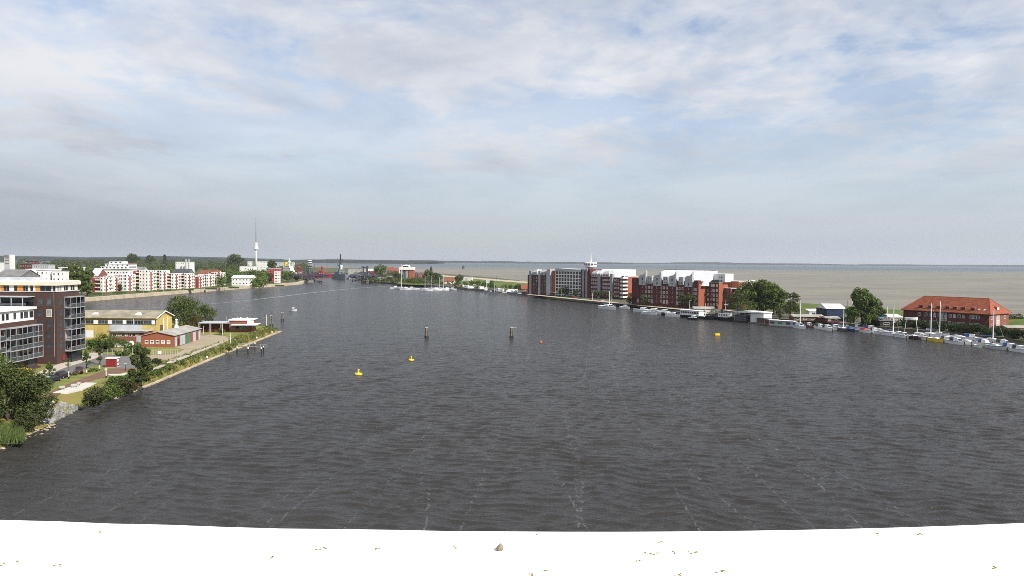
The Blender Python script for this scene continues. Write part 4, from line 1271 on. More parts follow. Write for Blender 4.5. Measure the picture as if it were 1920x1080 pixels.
p0, p1 = G(163, 667.5, 2.5) - wl.location, G(163 + 13 * 9.5, 667.5 - 13 * .25, 2.5) - wl.location
for z in (.4, 1.0, 1.7): MB().tube((p0.x, p0.y, z), (p1.x, p1.y, z), .02, .02, 3).build('wire', 'grey', wl)
# willow and its neighbour
tree('willow', 'large drooping willow behind the workshop by the water', (-130, 306, 2.3), 12.0, 16, 'leafwillow', 'dome', 2, .12, 9000, .5, droop=.5)
tree('willow', 'smaller loose willow at the edge of the big willow, beside the pilot house', (-123.5, 312, 2.3), 9.5, 8, 'leafwillow', 'dome', 6, .12, 3500, .5, droop=.5)
tree('copper_tree', 'dark reddish shrub-like tree between the workshop and the pilot house', (-118.5, 288, 2.4), 6.5, 5, 'leafbrown', 'dome', 3, .08, 2200, .45)
# ---- pilot house
Pq = thing('pilot_house', 'flat roofed red brick pilot house with white canopies at the tip of the peninsula', 'building', (-106, 290, 2.5), R(5))
MB().box(-11, 0, 1, 8, 0, 3.3).build('low_wall', 'brickwine', Pq)
MB().box(-11.6, .4, -.9, 8.4, 3.3, 3.5).build('low_roof', 'lgrey', Pq)
MB().box(0, 8, -.5, 7.5, 0, 4.4).build('main_wall', 'brickred', Pq)
MB().box(-.3, 8.4, -.9, 7.9, 4.4, 4.75).build('main_roof', 'roofwhite', Pq)
MB().box(1.2, 10.2, -3.2, 5.0, 2.75, 3.0).build('canopy', 'roofwhite', Pq)
MB().box(6.6, 8.1, -.7, 3.0, 3.0, 5.0).build('parapet_block', 'white', Pq)
for k in range(4): window(Pq, 1.4 + k * 1.6, 1.7, 1.3, 1.3, '-y', -.5, frame='grey')
for k in range(3): window(Pq, 1.2 + k * 2.0, 1.7, 1.5, 1.3, '+x', 8, frame='grey')
for k in range(4): MB().box(-9.5 + k * 2.4, -8.3 + k * 2.4, .93, 1.0, .05, 2.4).build('door', 'winered', Pq)
for k in (-11, -7, -3): MB().box(k - .08, k + .08, -.8, -.64, 0, 3.3).build('canopy_post', 'white', Pq)
for x in (3, 5.5): MB().cbox((x, 4, 4.95), (.5, .5, .5)).build('roof_vent', 'white', Pq)
bush('shrub', 'round green shrub in front of the pilot house doors', at(413, 628), 2.9, 2.6, 'leafmid', 64, 900, .3)
for px, py, top, lab in ((382, 629.5, 611, 'white flagpole closest to the red workshop'), (395.5, 631, 604, 'tall pale lamp mast before the pilot house doors'), (417, 630, 606, 'white lamp mast in front of the shrub at the pilot house'), (445.5, 612, 594, 'thin mast on the lawn behind the pilot house roof'), (424, 614, 592, 'slim grey mast seen over the low pilot house roof'), (500, 614, 590, 'thick white pole with black foot at the peninsula tip'), (432, 645, 625, 'thin pale post on the grass crest above the jetty'), (377, 678, 667, 'short white marker post on the grassy slope near the water')):
    p = at(px, py); h = (py - top) * p.y / 1450
    t = thing('mast', lab, 'post', p)
    pole(t, 'shaft', 'white', (0, 0, h * .12), h * .88, .09 if px != 500 else .14, .06 if px != 500 else .13)
    pole(t, 'foot', 'black' if px == 500 else 'grey', (0, 0, 0), h * .13, .13 if px != 500 else .17)
for i, (px, py, lab) in enumerate(((389.5, 674.5, 'small white lantern on the coping beside the marker post'), (482.5, 637, 'white round lantern on the coping past the jetty'), (511, 626.5, 'white lantern at the very tip of the quay'))):
    t = thing('quay_lantern', lab, 'lantern', G(px, py, .45) + Vector((-.3, .2, 0)))
    pole(t, 'base', 'conc', (0, 0, 0), .5, .16); MB().lathe([(.25, .5), (.3, .75), (.22, 1.0), (.05, 1.1)], 8).build('lamp', 'white', t)
# ---- jetty
J = thing('jetty', 'narrow wooden jetty on dark piles reaching out from the bank', 'jetty', G(430, 664, 0))
jl = J.location
a, b = G(445, 648.5, 1.9) - jl, G(497, 651, 1.9) - jl
d = (b - a); d.z = 0; dn = Vector((-d.y, d.x, 0)).normalized() * .6
for k in range(26):
    p, q = a + d * (k / 26), a + d * ((k + .9) / 26)
    MB().prism([(p.x - dn.x, p.y - dn.y), (q.x - dn.x, q.y - dn.y), (q.x + dn.x, q.y + dn.y), (p.x + dn.x, p.y + dn.y)], 1.8, 1.9).build('plank', 'plank', J)
MB().tube((a.x + dn.x, a.y + dn.y, 2.7), (b.x + dn.x, b.y + dn.y, 2.7), .05).build('handrail', 'lgrey', J)
for k in range(6):
    p = a + d * (k / 5) + dn; pole(J, 'rail_post', 'lgrey', (p.x, p.y, 1.85), .85, .04)
for px, py in ((444.5, 663), (465, 664.5), (490, 664), (494, 662), (478, 655)):
    p = G(px, py, 0) - jl
    o = pole(J, 'pile', 'darkwood', (p.x, p.y, -1.5), 3.2, .22); pole(o, 'pile_cap', 'white', (p.x, p.y, 1.7), .55, .22)
# ---- dolphins and buoys on the water
def dolphin(px, py, top, lab, n=3):
    p = G(px, py, 0); h = (py - top) * p.y / 1450
    t = thing('mooring_dolphin', lab, 'mooring posts', p, 0, 'mooring dolphins standing in the harbour')
    for k in range(n):
        a_ = k * 2.1 + .4; x, y = .52 * math.cos(a_), .52 * math.sin(a_)
        o = MB().tube((x * 1.25, y * 1.25, -2), (x * .75, y * .75, h), .27, .25, 8).build('pile', 'wood', t)
        MB().tube((x * 1.2, y * 1.2, -.1), (x * 1.13, y * 1.13, .75), .31, .30, 8).build('wet_band', 'darkwood', o)
        MB().tube((x * .75, y * .75, h), (x * .74, y * .74, h + .12), .27, .2, 8).build('pile_cap', 'lgrey', o)
    MB().cbox((0, 0, h * .72), (1.15, 1.15, .16), .4).build('brace', 'wood', t)
    return t
dolphin(508, 611, 592, 'timber dolphin just behind the white pole at the peninsula tip')
dolphin(529, 600.5, 586, 'timber dolphin farther out beyond the peninsula tip')
dolphin(799.5, 633, 614.5, 'timber dolphin in open water between the two yellow buoys and its twin')
t = dolphin(959, 633, 614, 'timber dolphin with side arm, next to the orange spar buoy')
MB().tube((.3, 0, 4.0), (2.0, 0, 3.9), .05).build('side_arm', 'lgrey', t)
def buoy(px, py, s, lab):
    t = thing('buoy', lab, 'buoy', G(px, py, 0), .5, 'yellow buoys on the harbour water')
    MB().lathe([(.5 * s, -.3), (1.0 * s, -.1), (1.05 * s, .3 * s), (.8 * s, .5 * s), (.3 * s, .62 * s)], 14).build('float', 'yellow', t, smooth=True)
    MB().lathe([(.22 * s, .6 * s), (.2 * s, 1.15 * s), (.3 * s, 1.2 * s), (.3 * s, 1.5 * s), (.08 * s, 1.6 * s)], 10).build('tower', 'yellow', t)
    MB().tube((-.75 * s, 0, .45 * s), (-.75 * s, 0, .8 * s), .07, .07).build('lifting_eye', 'grey', t)
buoy(672, 703, 1.0, 'larger yellow buoy floating closest to the camera')
buoy(771, 676, .82, 'smaller yellow buoy between the larger buoy and the timber dolphin')
t = thing('spar_buoy', 'orange spar buoy with tall thin pole beside the timber dolphin', 'buoy', G(1014, 642.5, 0))
MB().lathe([(.3, -.3), (.6, -.1), (.6, .3), (.2, .7)], 10).build('float', mat('orange_red_paint', (.55, .12, .03), .5), t); pole(t, 'spar', 'grey', (0, 0, .6), 5.5, .06)
t = thing('box_buoy', 'rectangular yellow float alone in front of the marina', 'buoy', G(1345, 629.5, 0), .1)
MB().cbox((0, 0, .45), (2.0, 1.0, .9)).build('float', 'yellow', t); MB().cbox((0, 0, .95), (.5, .5, .12)).build('cap', 'yellow', t); MB().cbox((0, 0, .06), (2.1, 1.1, .16)).build('waterline', 'black', t)
t = boat('small white open motor boat crossing beyond the peninsula', G(550, 583, 0), R(-25), 5.0, 'motor', group='boats under way')
# ================================================================== far left bank: the town
def hor(px): return 483.2 + px * 0.00785
def dist_at(px, py, z): return (CAM_H - z) * FPX / (py - hor(px))

def flat_house(name, label, px0, px1, ytop, d, wallm, roofm='roofwhite', depth=12, floors=3, cols=4, frame='white', pane='glass', cat='building', rz=0.0, group=None, ybase=None, roofover=.3, win=(1.3, 1.3), side=True, pitched=None):
    """a block with storeys of windows; placed by its left and right edge at distance d"""
    x0, x1 = XAT(px0, d), XAT(px1, d)
    zt = ZAT((px0 + px1) / 2, ytop, d); zb = 2.4
    w = x1 - x0; h = zt - zb
    t = thing(name, label, cat, ((x0 + x1) / 2, d, zb), rz, group)
    hh = h if not pitched else h * (1 - pitched)
    MB().box(-w / 2, w / 2, 0, depth, 0, hh - .25).build('wall', wallm, t)
    if pitched:
        r_ = MB(); r_.sectionx([(-.5, hh - .3), (depth / 2, h), (depth + .5, hh - .3), (depth / 2, h - .35)][::1], -w / 2 - .4, w / 2 + .4); r_.build('roof', roofm, t)
        MB().sectionx([(0, hh - .25), (depth, hh - .25), (depth / 2, h - .3)], -w / 2, w / 2).build('gable_wall', wallm, t)
    else:
        MB().box(-w / 2 - roofover, w / 2 + roofover, -roofover, depth + roofover, hh - .25, hh + .12).build('roof', roofm, t)
    fh = (hh - .8) / max(1, floors)
    for f in range(floors):
        z = .6 + fh * (f + .5)
        for c in range(cols):
            window(t, -w / 2 + w * (c + .5) / cols, z, min(win[0], w / cols * .7), min(win[1], fh * .6), '-y', 0, frame=frame, pane=pane)
        if side:
            for c in range(2):
                window(t, depth * (c + .5) / 2, z, win[0], min(win[1], fh * .6), '+x', w / 2, frame=frame, pane=pane)
    return t

def apt(label, px0, px1, ytop, ybase, bays, group='red and white apartment blocks on the far quay', depth=13, roof='white'):
    """waterside apartment block: bays from left to right: w white wall with windows, r red wall, b balconies, g glass stair"""
    d = dist_at((px0 + px1) / 2, ybase, 2.4)
    x0, x1 = XAT(px0, d), XAT(px1, d)
    h = ZAT((px0 + px1) / 2, ytop, d) - 2.4
    w = x1 - x0
    t = thing('apartment_block', label, 'apartment block', ((x0 + x1) / 2, d, 2.4), R(-5), group)
    n = len(bays); bw = w / n; fl = max(4, round(h / 2.85)); fh = h / fl
    MB().box(-w / 2 + .05, w / 2 - .05, .9, depth, 0, h - .6).build('core_wall', 'white', t)
    for i, k in enumerate(bays):
        a = -w / 2 + bw * i; b = a + bw
        if k == 'w':
            MB().box(a, b, 0, .9, 0, h).build('wall_bay', 'white', t)
            for f in range(fl): window(t, (a + b) / 2, fh * (f + .55), min(1.5, bw * .45), 1.35, '-y', 0, frame='lgrey', depth=.05)
        elif k == 'c':
            MB().box(a, b, -.1, .9, 0, h - .3).build('wall_bay', 'offwhite', t)
            for f in range(fl): window(t, (a + b) / 2, fh * (f + .55), min(1.3, bw * .4), 1.35, '-y', -.1, frame='white', depth=.05)
        elif k == 's':
            MB().box(a, b, -.3, .9, 0, h + .5).build('wall_bay', 'white', t)
        elif k == 'r':
            MB().box(a, b, -.2, .9, 0, h - 1.2).build('wall_bay', 'brick_orange_and_sunlit' if False else 'redwall', t)
        elif k == 'g':
            MB().box(a, b, .2, .9, 0, h - .3).build('stair_bay', 'white', t)
            for f in range(fl):
                window(t, a + bw * .33, fh * (f + .55), bw * .22, 1.5, '-y', .2, frame='dgrey'); window(t, a + bw * .67, fh * (f + .55), bw * .22, 1.5, '-y', .2, frame='dgrey')
        elif k == 'b':
            MB().box(a, b, .6, .9, 0, h - 1.0).build('recess_wall', 'redwall', t)
            for f in range(fl):
                o = MB().box(a + .1, b - .1, -.9, .6, fh * f + .2, fh * f + .4).box(a + .1, b - .1, -.9, -.8, fh * f + .4, fh * f + 1.3).build('balcony', 'offwhite', t)
                window(t, (a + b) / 2, fh * (f + .6), bw * .5, 1.7, '-y', .6, frame='dgrey')
    # the harbour side, seen at a slant
    for f in range(fl):
        for y in (2.6, 6.4, 10.2): window(t, y, fh * (f + .55), 1.5, 1.4, '+x', w / 2 - .05, frame='white')
    MB().box(w / 2 - .1, w / 2 + .1, 3.6, 5.4, 0, h - 1.6).build('side_bay', 'redwall', t)
    for f in range(fl): MB().box(w / 2 - .1, w / 2 + 1.1, 7.9, 11.6, fh * f + .2, fh * f + 1.3).build('balcony', 'offwhite', t)
    MB().box(-w / 2 - .2, w / 2 + .2, .7, depth + .2, h - .6, h - .3).build('roof', 'roofwhite', t)
    return t
M['redwall'] = mat('red_render', (0.33, 0.035, 0.03), .8, .12, .3)
BL = [
    ('white and red block with cream balconies, first beside the poplars', 173, 193, 519, 549, 'rbbw'),
    ('narrow white block with a red balcony slot next to the first', 193, 213, 517, 547.5, 'wbw'),
    ('dark red walled block with paired stair windows in a white strip', 213, 238, 514, 547, 'rgg'),
    ('white block with a pointed dark roof light and red stripe', 236, 250, 513, 546, 'wrc'),
    ('tall white block with red corner rising above its neighbours', 249, 278, 506, 546, 'rbwcw'),
    ('pinkish white tall block with two balcony columns before the black roofed hall', 278, 304, 506.5, 544, 'wbwbw'),
    ('cream block with a red balcony column, just past the tall pinkish one', 304, 326, 512.5, 543.5, 'brbw'),
    ('cream block in the middle of the far quay beside the glass entrance', 325, 351, 512, 542, 'bcrbw'),
    ('lower block with white railings and red stairs near the end of the row', 350, 372, 516.5, 540.5, 'rbwr'),
    ('white block behind a leafy garden, second to last in the row', 371, 391, 514, 538.5, 'wrbw'),
    ('white end block with rounded balconies beside the dark wood', 390, 412, 510, 536.5, 'brwb'),
]
for a in BL: apt(*a)
# roof accents
t = flat_house('terraced_building', 'big white terraced building with stepped storeys behind the quay blocks', 183, 240, 506, 760, 'white', depth=22, floors=3, cols=10, win=(1.8, 1.4))
x = t.location.x
w = XAT(240, 760) - XAT(183, 760)
for i, (a, b, z0, z1) in enumerate(((-.42, .46, 16.6, 19.1), (-.32, .5, 19.1, 21.6), (-.22, .22, 21.6, 24.2))):
    o = MB().box(w * a, w * b, 1.5 + i * 2.2, 20 - i * 2, z0 + .15, z1).build('upper_storey', 'white', t)
    for c in range(7 - i * 2): window(t, w * (a + (b - a) * (c + .5) / (7 - i * 2)), (z0 + z1) / 2 + .1, 1.9, 1.3, '-y', 1.5 + i * 2.2, frame='lgrey')
    MB().box(w * a - .4, w * b + .4, 1.1 + i * 2.2, 20.4 - i * 2, z1, z1 + .25).build('roof_slab', 'roofwhite', o)
flat_house('pale_hall', 'dark roofed hall with rounded gable behind the cream blocks', 322, 352, 504, 800, 'slate', 'dgrey', 16, 3, 6, pitched=.3)
flat_house('white_villa', 'white factory block with twin silver chimneys above the wood', 329, 355, 491, 1250, 'white', depth=20, floors=4, cols=6)
for dx, lab in ((-2.2, 'tall pale chimney closer to the distant white factory block'), (2.6, 'tall pale chimney farther from the distant white factory block')):
    t = thing('chimney', lab, 'chimney', (XAT(351, 1240) + dx, 1240, 2.4), 0, 'chimneys of the distant factory')
    MB().tube((0, 0, 0), (0, 0, 26.5), 1.3, 1.1, 8).build('shaft', 'lgrey', t); MB().tube((0, 0, 26.5), (0, 0, 27.5), 1.25, 1.25, 8).build('rim', 'slate', t)
flat_house('brick_house', 'red roofed row behind the last white block of the quay', 372, 408, 507, 800, 'white', 'tiledark', 14, 3, 8, pitched=.3)
flat_house('grey_house', 'low grey blue roofed house to the side of the terraced building', 243, 268, 500, 880, 'lgrey', 'slate', 14, 3, 6, pitched=.25)
flat_house('brick_house', 'dark red gabled house behind the terraced white building', 228, 250, 494, 900, 'brickred', 'tiledark', 14, 4, 5, pitched=.3)
flat_house('brick_house', 'brown gabled house with white roof slope beside the poplars', 170, 184, 503, 640, 'brickred', 'roofwhite', 14, 4, 3, pitched=.3)
# cluster over the roof of the dark building
CL = [
    ('white house with round window and stepped gable above the brown block roof', 37, 58, 507, 510, 'white', 'roofwhite', 0),
    ('cream tower-like house in the pale cluster above the brown block', 48, 57, 504.5, 520, 'offwhite', 'roofwhite', 0),
    ('white house with long gable side in the pale cluster', 58, 83, 506, 515, 'white', 'roofwhite', 0),
    ('pink tinted house at the end of the pale cluster', 84, 98, 505.5, 525, 'offwhite', 'white', 0),
    ('white house with dark slot windows closest to the poplars in the pale cluster', 97, 113, 508.5, 520, 'white', 'roofwhite', 0),
    ('low white flat roof behind the pale cluster', 110, 146, 501.5, 600, 'lgrey', 'roofwhite', 0),
]
for i, (lab, a, b, yt, d, wm, rm, pt) in enumerate(CL):
    t = flat_house('pale_house', lab, a, b, yt, d, wm, rm, 10, 5, max(2, int((b - a) / 7)), group='pale houses above the brown block', win=(1.0, 1.4))
    if i == 0: MB().tube((2.5, -.1, 15.5), (2.5, .3, 15.5), 1.9, 1.9, 16).build('round_window', 'lgrey', t)
flat_house('grey_roofed_hall', 'long dark grey roofed hall at the picture edge above the brown block', -10, 37, 505.5, 470, 'slate', 'slate', 20, 4, 5, pitched=.2)
flat_house('brick_block', 'distant red brown brick block with stepped top near the picture edge', 37, 76, 495, 950, 'brickwine', 'slate', 18, 4, 9)
flat_house('brick_block', 'small upper brick block on the skyline behind the stepped one', 47, 60, 489, 1000, 'brickwine', 'slate', 14, 5, 4)
t = flat_house('white_block', 'wide pale block with white roofs behind the brick block', 60, 90, 496.5, 900, 'lgrey', 'roofwhite', 14, 4, 9)
t = thing('silo_tower', 'grey concrete silo tower with a white lift shaft at the picture edge', 'tower', (XAT(14, 1150), 1150, 2.4))
s = 1150 / 1450
h = ZAT(14, 477.5, 1150) - 2.4
MB().box(-6 * s, 4 * s, 0, 9, 0, h * .94).build('tower_wall', 'lgrey', t)
MB().box(4 * s, 8 * s, -.5, 8, 0, h).build('lift_shaft', 'white', t)
MB().box(-6.4 * s, 4 * s, -.4, 9.4, h * .9, h * .99).build('head_frame', 'slate', t)
MB().box(-16 * s, -6 * s, 0, 14, 0, h * .62).build('side_hall', 'white', t)
for z in (.55, .7, .82): MB().box(-5 * s, 3 * s, -.1, 0, h * z, h * z + 2).build('window_band', 'slate', t)
# house at the wood
t = flat_house('waterside_house', 'white house with pale roofs in the trees beside the end block', 434, 472, 516, 800, 'white', 'roofwhite', 14, 2, 6, pitched=.25)
flat_house('waterside_house', 'small grey house with white eaves deeper in the trees', 449, 476, 499, 1400, 'white', 'roofwhite', 16, 2, 6)
flat_house('brick_house', 'red brick house with striped balconies before the white ship', 502, 522, 503, 960, 'redwall', 'roofwhite', 12, 4, 4)
flat_house('striped_house', 'narrow black and white banded house beside the red brick house', 514, 521, 509, 900, 'white', 'roofwhite', 10, 4, 1, win=(3.0, 1.2))
flat_house('tower_annex', 'long white office building at the foot of the television tower', 464, 503, 490, 1760, 'white', 'roofwhite', 20, 4, 14)
flat_house('office_block', 'pale office building between the television tower and the white ship', 514, 548, 491.5, 1700, 'lgrey', 'roofwhite', 20, 4, 12)
# ---- television tower
TV = thing('television_tower', 'slim white television tower with round decks and thin antenna', 'tower', (XAT(480, 1755), 1755, 2.4))
zb = lambda y: ZAT(480, y, 1755) - 2.4
MB().lathe([(3.4, 0), (2.1, zb(475)), (1.8, zb(466))], 16).build('shaft', 'white', TV, smooth=True)
MB().lathe([(2.4, zb(469)), (5.2, zb(467.5)), (5.2, zb(463)), (4.4, zb(462.5)), (2.2, zb(462))], 18).build('lower_deck', 'white', TV)
MB().lathe([(2.0, zb(462)), (3.9, zb(461.5)), (4.1, zb(459)), (2.2, zb(458.3))], 18).build('middle_deck', 'white', TV)
MB().lathe([(2.0, zb(458.3)), (3.4, zb(457.5)), (3.5, zb(455.3)), (1.5, zb(454.2))], 18).build('upper_deck', 'white', TV)
MB().tube((0, 0, zb(454)), (0, 0, zb(434)), 1.0, .85, 8).build('antenna_base', 'slate', TV)
MB().tube((0, 0, zb(434)), (0, 0, zb(408)), .8, .55, 6).build('antenna', 'slate', TV)
for y_ in (462, 458.2, 454.3): MB().lathe([(2.6, zb(y_) - .9), (2.6, zb(y_) + .5)], 14).build('painted_shade_band', 'dgrey', TV)  # dark grey rings paint the shade between the decks
M['hedgegreen'] = mat('clipped_hedge', (0.05, 0.085, 0.02), .9, .3, 1.5, bump=.8, bscale=4)
# ---- trees of the town
PO = [(121, 21.0), (131, 23.0), (142, 24.0), (153, 23.0), (163, 20.5)]
for i, (px, h) in enumerate(PO):
    lab = ('first poplar of the dense group, next to the pale houses', 'second poplar of the dense group behind the brown block', 'tallest poplar in the middle of the dense group', 'fourth poplar of the dense group, leaning slightly', 'last poplar of the group, beside the first red and white block')[i]
    d = 540 + i * 6
    tree('poplar', lab, (XAT(px, d), d, 2.4), h, 9.5, 'leafmid', 'column' if i % 2 else 'dome', 1 + i, .05, 2600, .62, group='poplars beside the far quay')
QT = [(205, 548, 5.5, 'shrubby tree before the first white block of the far quay'), (224, 547, 6, 'round dark tree before the dark red block'), (255, 546, 4.5, 'small tree at the foot of the tall white block'), (291, 544, 8, 'light green garden tree before the pinkish tall block'), (305, 543, 5, 'garden tree between the pinkish and the cream block'), (330, 542.5, 4, 'low garden tree before the middle cream block'), (395, 537.5, 8, 'leafy tree before the white end block'), (383, 538.5, 5, 'small tree before the second to last block'),
      (443, 536, 11, 'big garden tree in front of the white house on the quay'), (429, 531, 13, 'dark tree between the end block and the white house'), (462, 534, 7, 'tree before the gable of the white waterside house'), (486, 533, 14, 'broad dark tree past the white waterside house'), (505, 531, 12, 'dark tree below the red brick house'), (540, 529, 13, 'round tree by the end of the far quay before the white ship'), (555, 528, 9, 'last tree on the far quay beside the swing bridge'), (521, 531, 9, 'low tree beside the banded house'), (418, 530, 15, 'tall dark tree directly behind the end block'), (474, 529, 15, 'dark tree crown behind the white waterside house')]
for i, (px, py, h, lab) in enumerate(QT):
    d = dist_at(px, py, 2.4)
    tree('quay_tree', lab, (XAT(px, d), d, 2.4), h, h * .95, ('leafmid', 'leafdark', 'leafmid', 'leaflight')[i % 4] if i < 8 else ('leafdark', 'leafmid')[i % 2], 'round', 1 + i % 5, .12, 1300, .75, group='trees along the far quay')
# low hedges and lamps along the promenade
for i in range(9):
    px = 180 + i * 43; py = 553.5 - i * 1.95; d = dist_at(px, py, 2.4)
    tag(MB().cbox((0, 0, .6), (9, 3, 1.3), R(6)).build('hedge', 'hedgegreen', None, (XAT(px, d), d, 2.4)), 'clipped hedge on the far promenade, %s in the row from the poplars' % ('first', 'second', 'third', 'fourth', 'fifth', 'sixth', 'seventh', 'eighth', 'ninth')[i], 'hedge', 'hedges on the far promenade')
for i in range(10):
    px = 192 + i * 38; py = 556 - i * 2.35; d = dist_at(px, py, 2.5)
    t = thing('promenade_lamp', 'white promenade lamp on the far quay, %s counted from the poplars' % ('first', 'second', 'third', 'fourth', 'fifth', 'sixth', 'seventh', 'eighth', 'ninth', 'tenth')[i], 'lamp', (XAT(px, d), d, 2.45), 0, 'lamps along the far promenade')
    pole(t, 'shaft', 'lgrey', (0, 0, 0), 4.2, .09); MB().lathe([(.2, 4.2), (.32, 4.4), (.2, 4.75)], 8).build('lamp_head', 'white', t)

# ---- distant woods: one mass of crowns
def woods(name, spots, m, seed, per=46, size=2.4):
    r = np.random.default_rng(seed); cl = []
    rr = random.Random(seed)
    for (x, y, h, w) in spots:
        for k in range(5):
            a = rr.uniform(0, 6.28); q = rr.uniform(0, .6)
            cl.append((x + math.cos(a) * q * w * .5, y + math.sin(a) * q * w * .5, 2.4 + h * rr.uniform(.35, .78), w * rr.uniform(.26, .36)))
    me = leaf_cloud(name, cl, per * len(spots), size, seed, outward=.75); me.materials.append(M[m])
    o = put(name, me, None); o['kind'] = 'stuff'
    return o
rw = random.Random(21)
sp = []
for k in range(1500):
    d = 1150 + 1350 * math.sqrt(rw.random()); px = rw.uniform(-150, 575)
    if d < 1400 and px < 250: continue
    if 455 < px < 505 and d < 1750: continue
    if px < 95 and d > 1900 and rw.random() < .8: continue
    if px > 500 and d < 1500: continue
    hmax = (29 if d > 1900 else 20) * (1 if px < 500 else .75)
    sp.append((XAT(px, d), d, rw.uniform(.72, 1.0) * hmax, rw.uniform(12, 20)))
woods('woods', sp, 'leafdark', 31)
sp = []
for _ in range(240):
    d = rw.uniform(700, 1250); px = rw.uniform(405, 560)
    if 500 < px < 560 and d < 980: continue
    if d < 830 and px > 430 and px < 475: continue
    sp.append((XAT(px, d), d, rw.uniform(8, 15), rw.uniform(8, 13)))
for _ in range(170):
    d = rw.uniform(900, 1300); px = rw.uniform(80, 330)
    sp.append((XAT(px, d), d, rw.uniform(9, 16), rw.uniform(8, 13)))
woods('woodland', sp, 'leafmid', 32, 70, 1.7)
for px, d, h, wd, lab, shp in ((248, 1900, 38, 34, 'great dark domed tree breaking the skyline above the terraced building', 'dome'), (281, 1950, 35, 26, 'second domed tree on the skyline beyond the tall white block', 'dome'), (309, 1600, 37, 16, 'pointed dark conifer on the skyline above the cream blocks', 'cone'), (440, 1700, 37, 40, 'wide domed tree on the skyline to the side of the television tower', 'dome'), (509, 1500, 26, 20, 'dark round tree at the foot of the television tower', 'dome')):
    tree('skyline_tree', lab, (XAT(px, d), d, 2.4), h, wd, 'leafdark', shp, 2, .05, 2600, .8, group='tall trees on the skyline')
# ================================================================== right bank
FD = Vector((.615, -.788)).normalized()           # along the waterside facades, far to near
FN = Vector((.788, .615)).normalized()            # away from the water
FRZ = math.atan2(FD.y, FD.x)
def s_of(px, p0):
    k = (px - 960) / FPX
    return (k * p0[1] - p0[0]) / (FD.x - k * FD.y)
# in a facade's own axes: x runs far -> near along the front, -y looks over the harbour, +x is the end wall facing the camera

# ---- hotel with the glazed middle and the white lookout
h0 = (14.0, 664.0)
HA = thing('waterside_hotel', 'long red brick hotel with glazed middle front and white lookout cabin with spire', 'building', (h0[0], h0[1], 1.9), FRZ)
sa = lambda px: s_of(px, h0)
L1 = sa(1026); L2 = sa(1041); L3 = sa(1090); L4 = sa(1107); L5 = sa(1164)
MB().box(-1, L1, 0, 16, 0, 16.5).build('far_wing_wall', 'brickwine', HA)
MB().box(L1, L2, 1.0, 16, 0, 20.5).build('link_wall', 'brick_orange_and_sunlit', HA)  # sunlight on this face is put into the orange brick colour
MB().box(L1 - .3, L1 + 4.5, -.8, 14, 0, 21.5).build('lift_tower', 'zinc', HA)
MB().box(L2 + .2, L3, 2.5, 16, 0, 20.6).build('glazed_core', 'lgrey', HA)
MB().box(L3, L4, -.5, 16, 0, 22.0).build('stair_tower', 'brickwine', HA)
MB().box(L4, L5, 0, 16, 0, 16.4).build('near_wing_wall', 'brickwine', HA)
# middle front: slabs and white mullions
for f in range(8):
    z = 1.0 + f * 2.75
    o = MB().box(L2 + .3, L3 - .1, .2, 2.5, z - .3, z + .3).build('floor_band', 'white', HA)
    MB().box(L2 + .3, L3 - .1, .9, 1.0, z + .2, z + 1.0).build('railing', 'glass2', o)
nm = 9
for k in range(nm + 1):
    x = L2 + .4 + (L3 - L2 - .6) * k / nm
    MB().box(x - .26, x + .26, 0, .35, 0, 20.6).build('mullion', 'white', HA)
for f in range(7):
    for k in range(nm):
        x = L2 + .4 + (L3 - L2 - .6) * (k + .5) / nm
        window(HA, x, 2.6 + f * 2.75, (L3 - L2) / nm * .8, 1.8, '-y', 2.5, frame='lgrey', pane='paleglass' if (k * 3 + f) % 3 else 'glass2')
cap = MB(); cap.section([(L2 - .5, 20.6), (L3 + .5, 20.6), (L3 + .5, 21.6), (L2 + 2, 22.6), (L2 - .5, 21.4)], -.4, 15); cap.build('slanted_roof', 'zinc', HA)
# pilasters, dormers, windows of the wings
for px in (995.5, 1012.5):
    x = sa(px); MB().box(x - 1.2, x + 1.2, -1.0, 1, 0, 19.8).build('pilaster', 'grey', HA)
for px in (1095, 1101): 
    x = sa(px); MB().box(x - .9, x + .9, -1.1, 0, 0, 22.3).build('pilaster', 'grey', HA)
for px in (1124.5, 1148):
    x = sa(px); MB().box(x - 1.3, x + 1.3, -1.2, 1, 0, 19.0).build('pilaster', 'grey', HA)
def dormer(t, x, w, z0, z1, dep=5.0, m='zinc'):
    o = MB().sectionx([(-.4, z0), (dep, z0), (dep, z1 + .8), (1.4, z1), (-.4, z1 - 1.6)], x - w / 2, x + w / 2).build('dormer', m, t)
    window(t, x - w * .22, z0 + 1.2, w * .3, 1.5, '-y', -.4, frame='white'); window(t, x + w * .22, z0 + 1.2, w * .3, 1.5, '-y', -.4, frame='white')
    MB().sectionx([(-.55, z0 + (z1 - z0) * .4), (-.3, z1 - 1.5), (1.4, z1 + .15), (1.4, z1 + .7), (-.8, z1 - .9)], x + w / 2 - .1, x + w / 2 + .25).build('dormer_fin', 'white', o)
for px, w in ((1003.5, 5.2), (1019, 5.0), (1115, 6.6), (1136, 7.0)):
    dormer(HA, sa(px), w, 16.4, 20.6)
MB().sectionx([(1.0, 16.4), (16, 16.4), (16, 22.4), (13, 22.2)], L4, L5).build('white_roof', 'roofwhite', HA)
MB().sectionx([(1.5, 16.4), (16, 16.4), (16, 20.0), (6, 19.4)], -.5, L1).build('white_roof', 'roofwhite', HA)
for f in range(5):
    z = 2.6 + f * 2.9
    for px in (1001, 1006, 1017, 1021.5):
        window(HA, sa(px), z, 1.5, 1.7, '-y', 0, frame='grey')
    for px in (1109.5, 1112.5, 1116, 1119.5, 1131, 1134.5, 1138, 1142, 1153, 1156, 1159.5):
        window(HA, sa(px), z, 1.2, 1.5, '-y', 0, frame='white', fr=.2)
